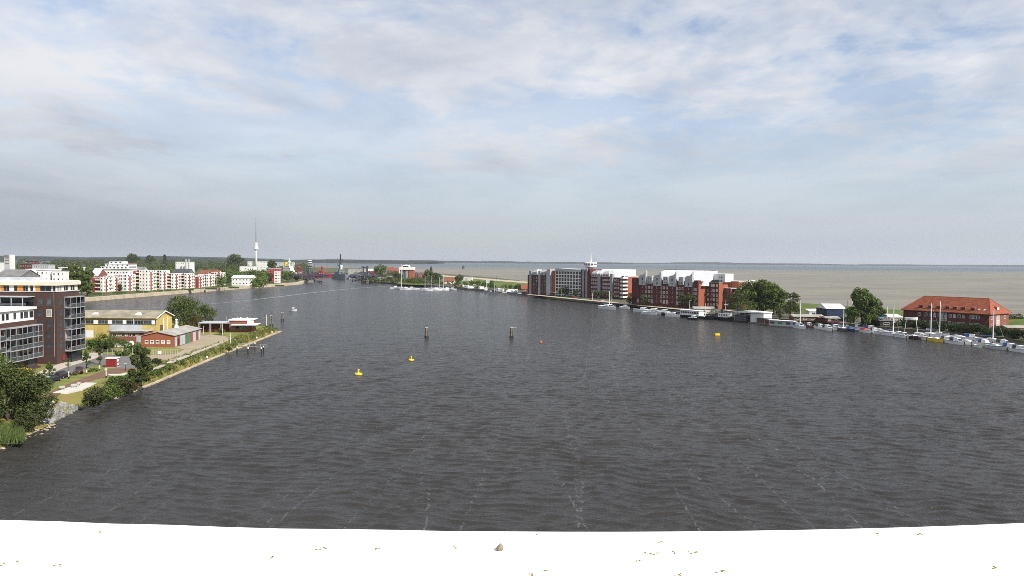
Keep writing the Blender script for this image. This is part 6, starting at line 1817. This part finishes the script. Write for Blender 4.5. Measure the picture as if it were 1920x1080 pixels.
BO = [
    (1498, 615.5, 11, 'motor', 'white_metal', 11.5, None, 'white motor sailer with tall pale mast moored before the long shed', YD - .5),
    (1517, 614, 6, 'motor', 'brown', 0, None, 'small brown wooden boat between the motor sailer and the blue striped yacht', YD - .4),
    (1552, 619.5, 9.5, 'motor', 'white_metal', 0, None, 'white motor yacht with blue stripe before the brick huts', YD - .55),
    (1580, 620.5, 9, 'sail', 'dgrey', 9.0, None, 'dark hulled sailing boat with pale deck before the blue hall', YD - .7),
    (1593, 614, 11, 'sail', 'white_metal', 15.5, None, 'white sailing yacht carrying the tallest mast by the lone tree', YD + .3),
    (1596, 621, 6.5, 'none', 'blue', 0, 'sail', 'small boat wholly under a blue cover', YD - .6),
    (1608, 618.5, 8, 'motor', 'white_metal', 0, None, 'white cruiser between the blue and the red covered boats', YD - .5),
    (1623, 623.5, 8.5, 'none', 'white_metal', 0, 'brightred', 'white boat with bright red cover below the lone tree', YD - .6),
    (1621, 617.5, 9.5, 'sail', 'white_metal', 10.5, None, 'white sailing boat just behind the red covered boat', YD + .2),
    (1640, 624.5, 6.5, 'motor', 'white_metal', 0, None, 'little white cruiser beside the red covered boat', YD - .6),
    (1662, 628.5, 10, 'sail', 'white_metal', 0, 'lgrey', 'low white yacht with grey cover lying alongside', YD - .45),
    (1672, 629.5, 9.5, 'sail', 'white_metal', 11.5, None, 'white sailing yacht with dark waterline in the middle of the marina', YD - .45),
    (1660, 616, 8, 'sail', 'white_metal', 9, None, 'sailing boat with green tinted mast behind the low white yacht', YD + .2),
    (1695, 633.5, 5.5, 'motor', 'white_metal', 0, None, 'small white cabin boat next to the dark red hull', YD - .5),
    (1713, 635.5, 8.5, 'sail', 'winered', 0, None, 'dark red hulled boat with pale deck', YD - .75),
    (1741, 631.5, 11, 'sail', 'white_metal', 12.5, None, 'white sailing yacht with tall mast behind the yellow boat', YD - .1),
    (1755, 640.5, 8.2, 'sail', 'yellow', 0, None, 'bright yellow boat with low cabin', YD - .55),
    (1794, 645.5, 8.5, 'motor', 'white_metal', 0, None, 'white sports boat with dark arch before the hedge', YD - .5),
    (1800, 638, 10, 'sail', 'white_metal', 0, 'lgrey', 'mastless white yacht behind the white sports boat', YD - .2),
    (1846, 648.5, 7.5, 'motor', 'offwhite', 0, None, 'cream sports boat with curved windscreen', YD - .6),
    (1834, 651.5, 3.2, 'none', 'white_metal', 0, None, 'tiny white dinghy beside the cream sports boat', YD - .4),
    (1857, 642.5, 11, 'sail', 'white_metal', 11, None, 'white sailing yacht with cream mast near the red walled hut', YD - .1),
    (1868, 654.5, 7.5, 'none', 'lgrey', 0, 'lgrey', 'grey covered workboat at the end pontoon', YD - .3),
    (1882, 649, 7.5, 'motor', 'white_metal', 0, None, 'white cabin boat behind the grey covered workboat', YD - .3),
    (1912, 660.5, 8, 'motor', 'white_metal', 0, None, 'white motor yacht cut by the picture edge', YD - .6),
    (1538, 617, 7.5, 'motor', 'white_metal', 0, None, 'white cruiser squeezed between the brown wooden boat and the striped yacht', YD - .5),
    (1566, 618, 8, 'motor', 'white_metal', 0, None, 'white cabin boat beside the dark hulled sailing boat', YD - .6),
    (1585, 616.5, 9, 'sail', 'white_metal', 12.0, 'brightred', 'sailing boat with reddish sail cover behind the blue covered boat', YD + .2),
    (1633, 620.5, 8, 'motor', 'white_metal', 0, None, 'white cruiser in the second row past the red cover', YD - .3),
    (1650, 626.8, 7.5, 'motor', 'white_metal', 0, None, 'white cabin boat touching the low grey covered yacht', YD - .5),
    (1684, 631.8, 7.5, 'motor', 'white_metal', 0, None, 'white boat between the dark waterline yacht and the small cabin boat', YD - .5),
    (1730, 636.8, 7.5, 'motor', 'white_metal', 0, None, 'white boat wedged between the dark red and the yellow hull', YD - .5),
    (1776, 642.5, 8, 'motor', 'white_metal', 0, None, 'white boat lying just past the yellow boat', YD - .55),
    (1815, 646, 8, 'sail', 'white_metal', 0, 'lgrey', 'low white covered yacht between the sports boats', YD - .5),
    (1895, 656.5, 8, 'motor', 'white_metal', 0, None, 'white cruiser next to the boat cut by the picture edge', YD - .5),
    (1740, 626.5, 7, 'motor', 'white_metal', 0, None, 'white boat in the second row under the hedge', YD + .2),
    (1822, 637.5, 7.5, 'motor', 'white_metal', 0, None, 'white boat against the bank in front of the near house corner', YD + .2),
    (1758, 630, 9, 'sail', 'white_metal', 13.5, None, 'second tall masted yacht behind the yellow boat', YD + .1),
    (1773, 628, 6, 'motor', 'white_metal', 0, None, 'small white boat moored against the bank below the hedge', YD - .1),
]
for px, py, L_, k_, hull_, mast_, cov_, lab, rz in BO:
    q_ = (px * 7 + py) % 10
    B_(lab, W0(px, py), rz, L_, k_, hull_, mast=mast_, cover=cov_, canopy=('sail' if q_ < 3 else 'dgrey' if q_ < 5 else 'green' if q_ < 6 else None) if k_ == 'motor' else None)
for px, py, L_, rz, lab in ((1765, 610.5, 9, YD + 2.6, 'white cruiser laid up on land before the big house window'), (1800, 614.5, 8.5, YD + 2.8, 'white cruiser laid up ashore in the middle before the house'), (1838, 618, 8, YD + 2.9, 'white flat boat laid up ashore near the house corner')):
    p = G(px, py, 2.3)
    t = boat(lab, (p.x, p.y, 3.2), rz, L_, 'motor', group='boats laid up on land')
    for x in (-L_ / 4, L_ / 5): MB().cbox((x, 0, -.6), (.3, 1.6, .9)).build('cradle', 'wood', t)
# boat lift with a hull on tall legs
p = G(1708, 622, 1.5)
t = thing('boat_hoist', 'white hull held high on pale legs beside the dark red boat', 'boat hoist', p, YD + .4)
mb, rows_ = hull_mb(5.0, 1.9, .8); o = mb.build('hull', 'white_metal', t); o.location.z = 5.2
for x in (-1.8, 1.8):
    for y in (-1.0, 1.0): MB().tube((x * 1.35, y * 1.3, 0), (x, y, 5.4), .13, .11, 6).build('leg', 'lgrey', t)
    MB().tube((x, -1.1, 4.9), (x, 1.1, 4.9), .1, .1).build('cradle', 'lgrey', t)
# floating walkways with mooring posts
for i, (pa, pb, lab) in enumerate((((1480, 611), (1640, 622.5), 'floating walkway behind the yachts from the motor sailer to the red cover'), ((1650, 624.5), (1800, 638.5), 'floating walkway behind the yellow boat'), ((1800, 640), (1925, 656), 'floating walkway behind the pontoon boats at the picture edge'))):
    a, b = W0(*pa), W0(*pb); d = b - a; L_ = d.length
    t = thing('floating_walkway', lab, 'walkway', a, math.atan2(d.y, d.x))
    n = int(L_ / 3)
    for k in range(n): MB().box(k * 3.0 + .05, k * 3.0 + 2.95, -.8, .8, -.2, .45).build('deck_panel', 'plank', t)
    for k in range(int(L_ / 7)): pole(t, 'mooring_post', 'darkwood', (k * 7 + 2, -1.0, -1), 2.6, .13)
ORD = ('first', 'second', 'third', 'fourth', 'fifth', 'sixth', 'seventh', 'eighth', 'ninth', 'tenth', 'eleventh', 'twelfth', 'thirteenth', 'fourteenth')
for i, (px, py) in enumerate(((1561, 623), (1607, 627), (1650, 630), (1676, 634), (1700, 637.5), (1712, 639), (1726, 640), (1737, 640), (1808, 648), (1822, 648), (1889, 660))):
    t = thing('mooring_post', 'dark mooring post in the marina water, %s counted from the blue striped yacht' % ORD[i], 'post', W0(px, py), 0, 'mooring posts of the marina')
    pole(t, 'post', 'darkwood', (0, 0, -1), 2.5, .15); pole(t, 'cap', 'wood', (0, 0, 1.5), .12, .17)
# ================================================================== middle distance: bridge, ships, museum, small marina
# ---- swing bridge, both halves turned open
def bridge_half(label, px, py, rz, flip):
    p = G(px, py, 0)
    t = thing('swing_bridge_half', label, 'bridge', p, rz, 'halves of the open swing bridge')
    MB().lathe([(5.0, -2), (5.0, 2.6), (5.4, 2.7), (5.4, 3.4)], 18).build('pivot_pier', 'concdark', t)
    for y in (-3.2, 3.2):
        tr = MB()
        top = [(-34, 9.6), (-18, 10.6), (-7, 13.5), (0, 14.5), (7, 13.5), (18, 10.6), (34, 9.6)]
        bot = [(-34, 8.6), (-18, 6.8), (-7, 4.2), (0, 3.6), (7, 4.2), (18, 6.8), (34, 8.6)]
        for L in (top, bot):
            for a, b in zip(L, L[1:]): tr.tube((a[0], y, a[1]), (b[0], y, b[1]), .45, .45, 5)
        for a, b in zip(top, bot): tr.tube((a[0], y, a[1]), (b[0], y, b[1]), .32, .32, 5)
        for i in range(6):
            a, b = (top[i], bot[i + 1]) if i % 2 == 0 else (bot[i], top[i + 1]); tr.tube((a[0], y, a[1]), (b[0], y, b[1]), .28, .28, 5)
        tr.build('truss', 'steelblue', t)
        o = MB().tube((-3, y, 4), (-1.2, y, 22), .6, .45, 6).tube((3, y, 4), (1.2, y, 22), .6, .45, 6).build('pylon', 'steelblue', t)
        MB().tube((0, y, 21.5), (-30, y, 9.6), .2, .2, 4).tube((0, y, 21.5), (30, y, 9.6), .2, .2, 4).build('stay', 'steelblue', o)
    MB().tube((0, -3.2, 20.5), (0, 3.2, 20.5), .5, .5, 5).build('portal', 'steelblue', t)
    MB().box(-34.5, 34.5, -4.2, 4.2, 8.9, 9.4).build('deck', 'steelblue', t)
    return t
bridge_half('blue steel half of the open swing bridge by the far quay end', 580, 530, R(62), 1)
bridge_half('blue steel half of the open swing bridge by the museum side', 684, 530.5, R(70), -1)
for i, (a, b, lab) in enumerate((((583, 528), (603, 531), 'dark timber fender works in the water at the far quay bridge pier'), ((661, 527.5), (700, 532.5), 'dark timber fender works below the museum side bridge pier'))):
    A_, B2 = G(*a, 0), G(*b, 0); d = B2 - A_
    t = thing('fender_works', lab, 'fender', A_, math.atan2(d.y, d.x), 'fender works of the bridge')
    MB().box(0, d.length, -.8, .8, 1.6, 2.3).build('walkway', 'darkwood', t)
    for k in range(7): pole(t, 'pile', 'darkwood', (d.length * k / 6, 0, -2), 5.0, .5)
# ---- grey destroyer
t = thing('warship', 'grey museum destroyer with tall black lattice mast beyond the bridge', 'warship', G(637, 523.5, 0), R(-68))
mb, rows_ = hull_mb(95, 13, 7.0, 2.4, .8, 1.5, 12, 1.7); mb.build('hull', 'navygrey', t)
MB().box(-40, 25, -5, 5, 6.9, 7.3).build('deck', 'navygrey', t)
for x0, x1, w_, z0, z1, nm_ in ((4, 24, 4.6, 7.3, 12, 'superstructure'), (8, 20, 3.8, 12, 15.5, 'bridge_house'), (-26, -4, 4.2, 7.3, 11.5, 'aft_superstructure')):
    o = MB().box(x0, x1, -w_, w_, z0, z1).build(nm_, 'navygrey', t)
    for k in range(4):
        MB().box(x1 - .02, x1 + .06, -w_ + .6 + k * w_ * .45, -w_ + 1.6 + k * w_ * .45, z1 - 1.7, z1 - .8).build('window', 'glass', o)
MB().box(24, 29, -1.8, 1.8, 7.3, 9.8).tube((28, 0, 8.8), (35, 0, 9.6), .25, .2).build('gun_turret', 'navygrey', t)
MB().lathe([(1.8, 15), (1.5, 19), (2.3, 19.5), (2.3, 21), (1.4, 21.5)], 10, (14, 0)).build('radar_dome', 'white', t)
ms = MB()
for dx, dy in ((-1.2, -1.2), (1.2, -1.2), (1.2, 1.2), (-1.2, 1.2)): ms.tube((6 + dx, dy, 12), (6 + dx * .6, dy * .6, 30), .42, .36, 5)
for z in (16, 20, 24, 28): ms.cbox((6, 0, z), (3.2, 3.2, .5))
ms.cbox((6, 0, 21), (5.5, 7, 1.2)); ms.tube((6, 0, 30), (6, 0, 38.5), 1.0, .8, 6); ms.tube((6, -4, 31), (6, 4, 31), .3, .3, 5)
ms.build('mast', 'black', t)
ms = MB().tube((-20, 0, 11), (-20, 0, 33), .5, .35, 6).tube((-20, -3, 26), (-20, 3, 26), .2, .2, 5); ms.build('aft_mast', 'navygrey', t)
MB().lathe([(2.2, 7), (1.8, 14), (2.0, 14.2), (2.0, 15)], 10, (-3, 0)).build('funnel', 'navygrey', t)
boat('white excursion boat lying beside the grey destroyer', G(653, 523.5, 0), R(-70), 17, 'motor', H=3.0, name='excursion_boat', group='museum ships')
# ---- white ship with yellow funnel
t = thing('white_ship', 'white ship with stepped decks and yellow funnel behind the quay trees', 'ship', G(541, 523, 0), R(-35))
mb, rows_ = hull_mb(52, 11, 6, 1.6, .85, 1.0, 11, 2.0); mb.build('hull', 'red', t)
for i, (x0, x1, w_, z0, z1) in enumerate(((-22, 14, 4.6, 6, 10), (-14, 10, 4.2, 10, 13.5), (-8, 8, 3.6, 13.5, 17), (-4, 6, 3.2, 17, 20))):
    o = MB().box(x0, x1, -w_, w_, z0, z1 - .02).build('deck_house', 'white', t)
    for k in range(6): MB().cbox((x0 + (x1 - x0) * (k + .5) / 6, -w_, z1 - 1.5), (1.4, .1, 1.1)).build('window', 'glass', o)
MB().lathe([(2.6, 17), (2.3, 25), (2.4, 25.2), (2.4, 26)], 12, (-6, 0)).build('funnel', 'yellow', t)
pole(t, 'mast', 'white', (2, 0, 20), 12, .5, .3); MB().lathe([(1.6, 25), (2.1, 26.5), (1.2, 28)], 10, (2, 0)).build('radar_dome', 'white', t)
# ---- red lightships and crane
for i, (px, py, L_, mh, lab) in enumerate(((603, 519.5, 46, 24, 'bright red lightship with two masts beyond the bridge'), (560, 520, 34, 22, 'red and white vessel with pink masts behind the bridge tower'))):
    t = thing('lightship', lab, 'ship', G(px, py, 0), R(-20 - 15 * i), 'red ships beyond the bridge')
    mb, rows_ = hull_mb(L_, 8, 4.5, 1.6, .8, .8, 10, 2.0); mb.build('hull', 'brightred', t)
    o = MB().box(-L_ * .22, L_ * .16, -3, 3, 4.4, 8.0).build('deck_house', 'brightred' if i == 0 else 'white', t)
    MB().box(-L_ * .1, L_ * .06, -2.4, 2.4, 8.0, 10.6).build('wheelhouse', 'brightred', t)
    for k in range(5): MB().cbox((-L_ * .2 + k * L_ * .08, -3, 6.6), (1.2, .1, 1.0)).build('window', 'white', o)
    for x in (-L_ * .3, L_ * .24): pole(t, 'mast', 'brightred', (x, 0, 4.5), mh - 6, .55, .35)
    MB().lathe([(1.2, 10.6), (1.2, 15), (2.0, 15.2), (2.0, 17.6), (.4, 19)], 10, (L_ * .02, 0)).build('light_tower', 'brightred', t)
# ---- bridge watch tower
t = thing('control_tower', 'round control tower with pale tiers beside the swing bridge', 'tower', G(581, 519, 0) + Vector((0, 0, 1.5)))
MB().lathe([(3.2, 0), (2.6, 14)], 12).build('shaft', 'slate', t)
for z, r_ in ((14, 4.5), (18, 4.8), (22, 4.0)):
    o = MB().lathe([(r_ * .8, z), (r_, z + .6), (r_, z + 1.6)], 14).build('tier', 'white', t); MB().lathe([(r_ * .85, z + 1.6), (r_ * .85, z + 3.6)], 14).build('window_band', 'glass', o)
MB().lathe([(4.2, 25.6), (4.2, 26.2), (.5, 27.5)], 12).build('roof', 'white', t)
for dx in (-6, 6): MB().tube((dx, 0, 0), (dx * .4, 0, 17), .5, .4, 5).build('brace', 'steelblue', t)
# ---- museum side buildings
def mus(name, label, px0, px1, ytop, ybase, wallm, roofm, depth=14, floors=2, cols=5, pitched=None, **k):
    d = dist_at((px0 + px1) / 2, ybase, 1.9)
    return flat_house(name, label, px0, px1, ytop, d, wallm, roofm, depth, floors, cols, pitched=pitched, **k)
mus('museum_hall', 'long pale museum hall with a dark window band behind the warship', 652, 683, 503, 517, 'conc', 'slate', 20, 2, 12)
mus('museum_hall', 'low dark museum annex at the bridge side of the long hall', 664, 690, 511, 522, 'slate', 'slate', 16, 1, 7)
t = mus('gabled_house', 'house with pink red front and white gable edge near the bridge', 689, 703, 504, 518, 'brightred', 'white', 14, 2, 4, pitched=.3)
mus('brick_villa', 'brown roofed villa between the bright green tree and the aquarium', 725, 737, 501, 518, 'brickwine', 'tiledark', 12, 3, 3, pitched=.4)
mus('brick_villa', 'red roofed villa with spire just before the aquarium', 736, 748, 503, 519, 'brickred', 'tiledark', 12, 3, 3, pitched=.4)
# aquarium
d = dist_at(762, 523, 1.9)
t = thing('aquarium', 'brick and white exhibition building with arched white roof above the marina', 'building', (XAT(762, d), d, 1.9))
k = d / FPX
MB().box(-13 * k, 4 * k, 0, 18, 0, 16 * k).build('glass_front', 'glass2', t)
MB().box(4 * k, 13 * k, -1, 18, 0, 16 * k).build('brick_wing', 'brick_orange_and_sunlit', t)
MB().box(-14 * k, 13.5 * k, -2, 19, 16 * k, 21 * k).build('white_attic', 'white', t)
MB().box(-14 * k, -12.5 * k, -2, -1, 0, 16 * k).build('column', 'white', t)
MB().section([(-9 * k, 21 * k), (5 * k, 21 * k), (3.5 * k, 24 * k), (-2 * k, 25.5 * k), (-7.5 * k, 24 * k)], 2, 16).build('arched_roof', 'white', t)
MB().section([(-8 * k, 21.3 * k), (4 * k, 21.3 * k), (2.6 * k, 22.9 * k), (-6.6 * k, 22.9 * k)], 1.7, 2).build('arched_window', 'glass', t)
for i in range(7): MB().box((-12 + i * 2.3) * k, (-11.6 + i * 2.3) * k, -.2, 0, 0, 16 * k).build('mullion', 'white', t)
mus('brick_villa', 'dark roofed red villa beside the brick wing of the aquarium', 776, 786, 506, 521, 'brickwine', 'slate', 12, 3, 3, pitched=.35)
mus('brick_villa', 'long brown brick villa sloping away towards the sea', 785, 800, 506.5, 522.5, 'brickred', 'slate', 12, 3, 4, pitched=.3)
t = thing('spire', 'slim black pointed spire above the marina trees', 'spire', (XAT(808, 1150), 1150, 1.9)); MB().tube((0, 0, 0), (0, 0, 14), 2.5, 2.2, 6).build('shaft', 'brickwine', t); MB().tube((0, 0, 14), (0, 0, 20.5), 2.4, .2, 6).build('roof', 'black', t)
d = dist_at(841, 535, 1.9)
flat_house('red_roofed_cottage', 'little red roofed clubhouse behind the moored yachts', 832, 851, 520.5, d, 'offwhite', 'tiledark', 10, 2, 4, pitched=.5)
flat_house('beach_pavilion', 'long low white pavilion on the shore', 866, 886, 521.5, 1080, 'white', 'roofwhite', 8, 1, 8)
flat_house('beach_pavilion', 'small white cube pavilion at the end of the long one', 880, 886, 519.5, 1060, 'white', 'roofwhite', 8, 2, 1)
flat_house('red_kiosk', 'low red roofed kiosk at the far end of the hotel', 978, 990, 534, 690, 'brickred', 'tile', 8, 1, 3, pitched=.5)
flat_house('beach_pavilion', 'tiny white hut on the dike grass', 912, 918, 523, 950, 'white', 'roofwhite', 5, 1, 2)
# ---- trees
CT = [(713, 522, 21, 'leaflight', 'bright yellow green tree alone near the museum'), (741, 528, 13, 'leafdark', 'dark tree to the side of the white column of the aquarium'), (750, 529, 11, 'leafdark', 'dark tree below the aquarium window front'), (803, 529, 16, 'leafdark', 'broad dark tree behind the middle of the small marina'), (813, 530, 12, 'leafdark', 'second dark tree behind the small marina'), (822, 531, 12, 'leafdark', 'dark tree next to the red roofed clubhouse'), (861, 533, 11, 'leafdark', 'round tree past the red roofed clubhouse'), (884, 538, 6.5, 'leafmid', 'bushy tree behind the first camper vans'), (897, 540, 7.5, 'leafmid', 'grey green tree in the middle of the camper vans'), (908, 541, 7, 'leafmid', 'round bushy tree farther along the camper vans'), (920, 542, 8, 'leafmid', 'tree beside the dead trunk on the meadow'), (958, 546, 6, 'leafmid', 'low tree near the red kiosk end'), (971, 548, 7, 'leafdark', 'dark low tree beside the far end of the hotel'), (730, 525, 9, 'leafmid', 'small tree between the villa and the bright green tree')]
for i, (px, py, h, m_, lab) in enumerate(CT):
    d = dist_at(px, py, 1.9)
    tree('shore_tree', lab, (XAT(px, d), d, 1.9), h, h * 1.0, m_, 'round', 1 + i % 6, .12, 1300, .8, group='trees round the small marina')
struct('grass_bank', strip('x', [[(p.x, p.y, 2.2) for p in along(745, 532.5, 800, 535, 2.2, 4)], [(p.x, p.y, 6.5) for p in along(750, 520, 795, 524.5, 6.5, 4)]][::-1], None), 'dike')
t = thing('dead_tree', 'bare thin trunk with short branches on the sea meadow', 'tree', G(930, 531, 2))
mb = MB().tube((0, 0, 0), (.3, 0, 9), .35, .15, 5)
for z, dx in ((5, 1.6), (6.2, -1.8), (7.4, 1.4), (8.2, -1.0)): mb.tube((.15, 0, z), (dx, .3, z + 1.3), .14, .06, 4)
mb.build('trunk', 'bark', t)
t = thing('sea_beacon', 'dark square beacon standing far out in the sea', 'beacon', G(868.5, 504.2, -.2))
MB().lathe([(6, -1), (5, 1), (4, 8)], 8).build('base', 'dgrey', t); MB().cbox((0, 0, 9), (9, 9, 4)).build('cabin', 'dgrey', t)
# shrubs and sheds by the museum moorings
rc = random.Random(77); spx = []
for _ in range(130):
    px = rc.uniform(686, 800); py = 531 + (px - 690) * .045 - rc.uniform(0.5, 12) * (1 if px < 750 else .5)
    d = dist_at(px, py, 1.9); spx.append((XAT(px, d), d, rc.uniform(2.5, 6.5), rc.uniform(5, 10)))
for _ in range(60):
    px = rc.uniform(800, 985); py = 537 + (px - 800) * .078 - rc.uniform(1, 9)
    d = dist_at(px, py, 1.9); spx.append((XAT(px, d), d, rc.uniform(2, 4.5), rc.uniform(4, 8)))
woods('undergrowth', spx, 'leafdark', 41, 60, 1.2)
for i, (a, b, yt, yb, wm, rm, lab) in enumerate(((692, 708, 516, 525, 'slate', 'dgrey', 'dark shed under the bright green tree by the bridge'), (708, 724, 520, 528, 'brown', 'slate', 'brown landing shed on the shore before the villas'), (726, 738, 517, 527, 'conc', 'slate', 'pale landing shed before the dark trees'), (655, 668, 514, 523, 'navygrey', 'dgrey', 'grey container shed beside the excursion boat'), (671, 682, 516, 524, 'brickwine', 'slate', 'dark brick shed at the museum quay'))):
    mus('landing_shed', lab, a, b, yt, yb, wm, rm, 8, 1, 4, pitched=.3, group='sheds by the museum moorings')
# ---- small marina
SM = [(741, 541, 11, 'motor', 'white_metal', 0, 'white cabin cruiser with dark hull shade at the outer end of the small marina'), (751, 542, 14, 'sail', 'white_metal', 24, 'white yacht with the tallest mast in the small marina'), (761, 543, 12, 'motor', 'white_metal', 0, 'white cruiser beside the tallest mast'), (772, 542.5, 12, 'motor', 'white_metal', 0, 'white cruiser third along the small marina'), (782, 544, 13, 'sail', 'white_metal', 0, 'low white yacht without mast in the small marina'), (795, 544.5, 13, 'sail', 'white_metal', 13, 'yacht with short mast left of the red striped boat'), (801, 545.5, 12, 'motor', 'white_metal', 0, 'white cruiser with red stripe in the middle of the small marina'), (808, 543, 12, 'sail', 'white_metal', 12, 'white yacht just behind the red striped cruiser'), (818, 544.5, 14, 'motor', 'white_metal', 0, 'long white cruiser past the red striped boat'), (830, 544.5, 13, 'sail', 'white_metal', 15, 'yacht with red topped mast near the red roofed clubhouse'), (838, 543.8, 12, 'motor', 'white_metal', 0, 'white cruiser beside the clubhouse pier'), (848, 544, 11, 'motor', 'white_metal', 0, 'last white cruiser of the small marina'), (822, 541.5, 12, 'sail', 'white_metal', 11, 'yacht in the inner row of the small marina')]
for px, py, L_, k_, h_, m_, lab in SM:
    lab = lab.replace('left of', 'beside')
    boat(lab, G(px, py, 0), R(-40) + (px % 7) * .12, L_, k_, h_, mast=m_, group='boats of the small marina')
for i, (a, b) in enumerate((((738, 538.5), (858, 543.5)),)):
    A_, B2 = G(*a, 0), G(*b, 0); d = B2 - A_
    t = thing('floating_walkway', 'dark floating walkway behind the boats of the small marina', 'walkway', A_, math.atan2(d.y, d.x))
    for q in range(int(d.length / 6)): MB().box(q * 6 + .1, q * 6 + 5.9, -1, 1, -.2, .6).build('deck_panel', 'darkwood', t)
# ---- camper vans
for i, (px, py) in enumerate(((876, 540), (883, 541.5), (903, 543), (911, 545), (933, 546), (938, 547.5), (956, 548), (962, 549.5), (968, 549), (866, 538), (893, 539))):
    camper('white camper van on the harbour meadow, %s counted from the small marina' % ORD[i] if i < 9 else ('white camper van closest to the round clubhouse tree', 'white camper van parked behind the bushy tree')[i - 9], G(px, py, 1.95), R(-30 + i * 37), 6.8, 3.0)
for i, (px, py, m_) in enumerate(((918, 547, 'carwhite'), (926, 547, 'carblack'), (946, 549.5, 'carwhite'), (950, 547.5, 'brightred'), (974, 551, 'carwhite'), (1077, 558, 'red'), (1130, 564.5, 'carwhite'))):
    car(('white car between the camper vans and the dead tree', 'black car parked beside the dead tree', 'white car at the waterside road end of the campers', 'red car among the last camper vans', 'white car next to the low dark tree by the hotel', 'red car before the hotel canopy', 'white car on the promenade before the near hotel wing')[i], G(px, py, 1.96), R(-50 + 20 * i), m_, 'hatch', group='cars on the harbour road')
t = thing('flag_mast', 'white mast on the shore between the camper vans', 'mast', G(927.5, 548.5, 1.9)); pole(t, 'shaft', 'white', (0, 0, 0), 8, .2, .12); pole(t, 'foot', 'conc', (0, 0, 0), .5, .4)
t = thing('flag_mast', 'white mast on the promenade before the far camper row', 'mast', G(912, 545.5, 1.9)); pole(t, 'shaft', 'white', (0, 0, 0), 11, .2, .12); pole(t, 'foot', 'conc', (0, 0, 0), .5, .4)
for i, (px, py, top) in enumerate(((1010, 553, 541), (1052, 556, 542), (1110.5, 563, 549), (1147, 571, 551), (1293, 583, 563), (1346, 586, 572))):
    p = G(px, py, 1.9); h = (py - top) * p.y / FPX
    t = thing('lamp_mast', 'slim pale lamp mast before the hotel row, %s counted from the far wing' % ORD[i], 'lamp', p, 0, 'lamp masts before the hotel row'); pole(t, 'shaft', 'white', (0, 0, 0), h, .14, .09); MB().cbox((.4, 0, h), (1.0, .3, .15)).build('lamp_head', 'lgrey', t)
# ---- the long smooth wake of a boat that has gone up the side basin
wk = [G(a, b, 0) for a, b in ((165, 584), (230, 580.5), (290, 577), (350, 573.2), (400, 569.5), (460, 564), (520, 557), (580, 549.5), (640, 543), (690, 539), (735, 536))]
lw, rw_ = [], []
for i, p in enumerate(wk):
    q = wk[min(i + 1, len(wk) - 1)] - wk[max(i - 1, 0)]; n_ = Vector((-q.y, q.x, 0)).normalized() * (1.3 if i < 6 else 2.0)
    lw.append((p.x + n_.x, p.y + n_.y, .03)); rw_.append((p.x - n_.x, p.y - n_.y, .03))
slick = bpy.data.materials.new('slick_water'); slick.use_nodes = True
SN = NT(slick.node_tree); sb_ = SN.n('ShaderNodeBsdfPrincipled'); sg_ = SN.n('ShaderNodeNewGeometry').outputs['Position']
SN.l(SN.mix(SN.ramp(SN.noise(SN.mapping(sg_, (.4, .4, 1)), 1.0, 4, .6), [(.4, 0), (.65, 1)]), (.06, .055, .05), (.30, .30, .29)), sb_.inputs['Base Color']); sb_.inputs['Roughness'].default_value = .3; sb_.inputs['IOR'].default_value = 1.33
so_ = SN.n('ShaderNodeOutputMaterial'); SN.l(sb_.outputs[0], so_.inputs[0])
o = strip('wake', [lw, rw_], None).build('wake', slick); o['kind'] = 'stuff'
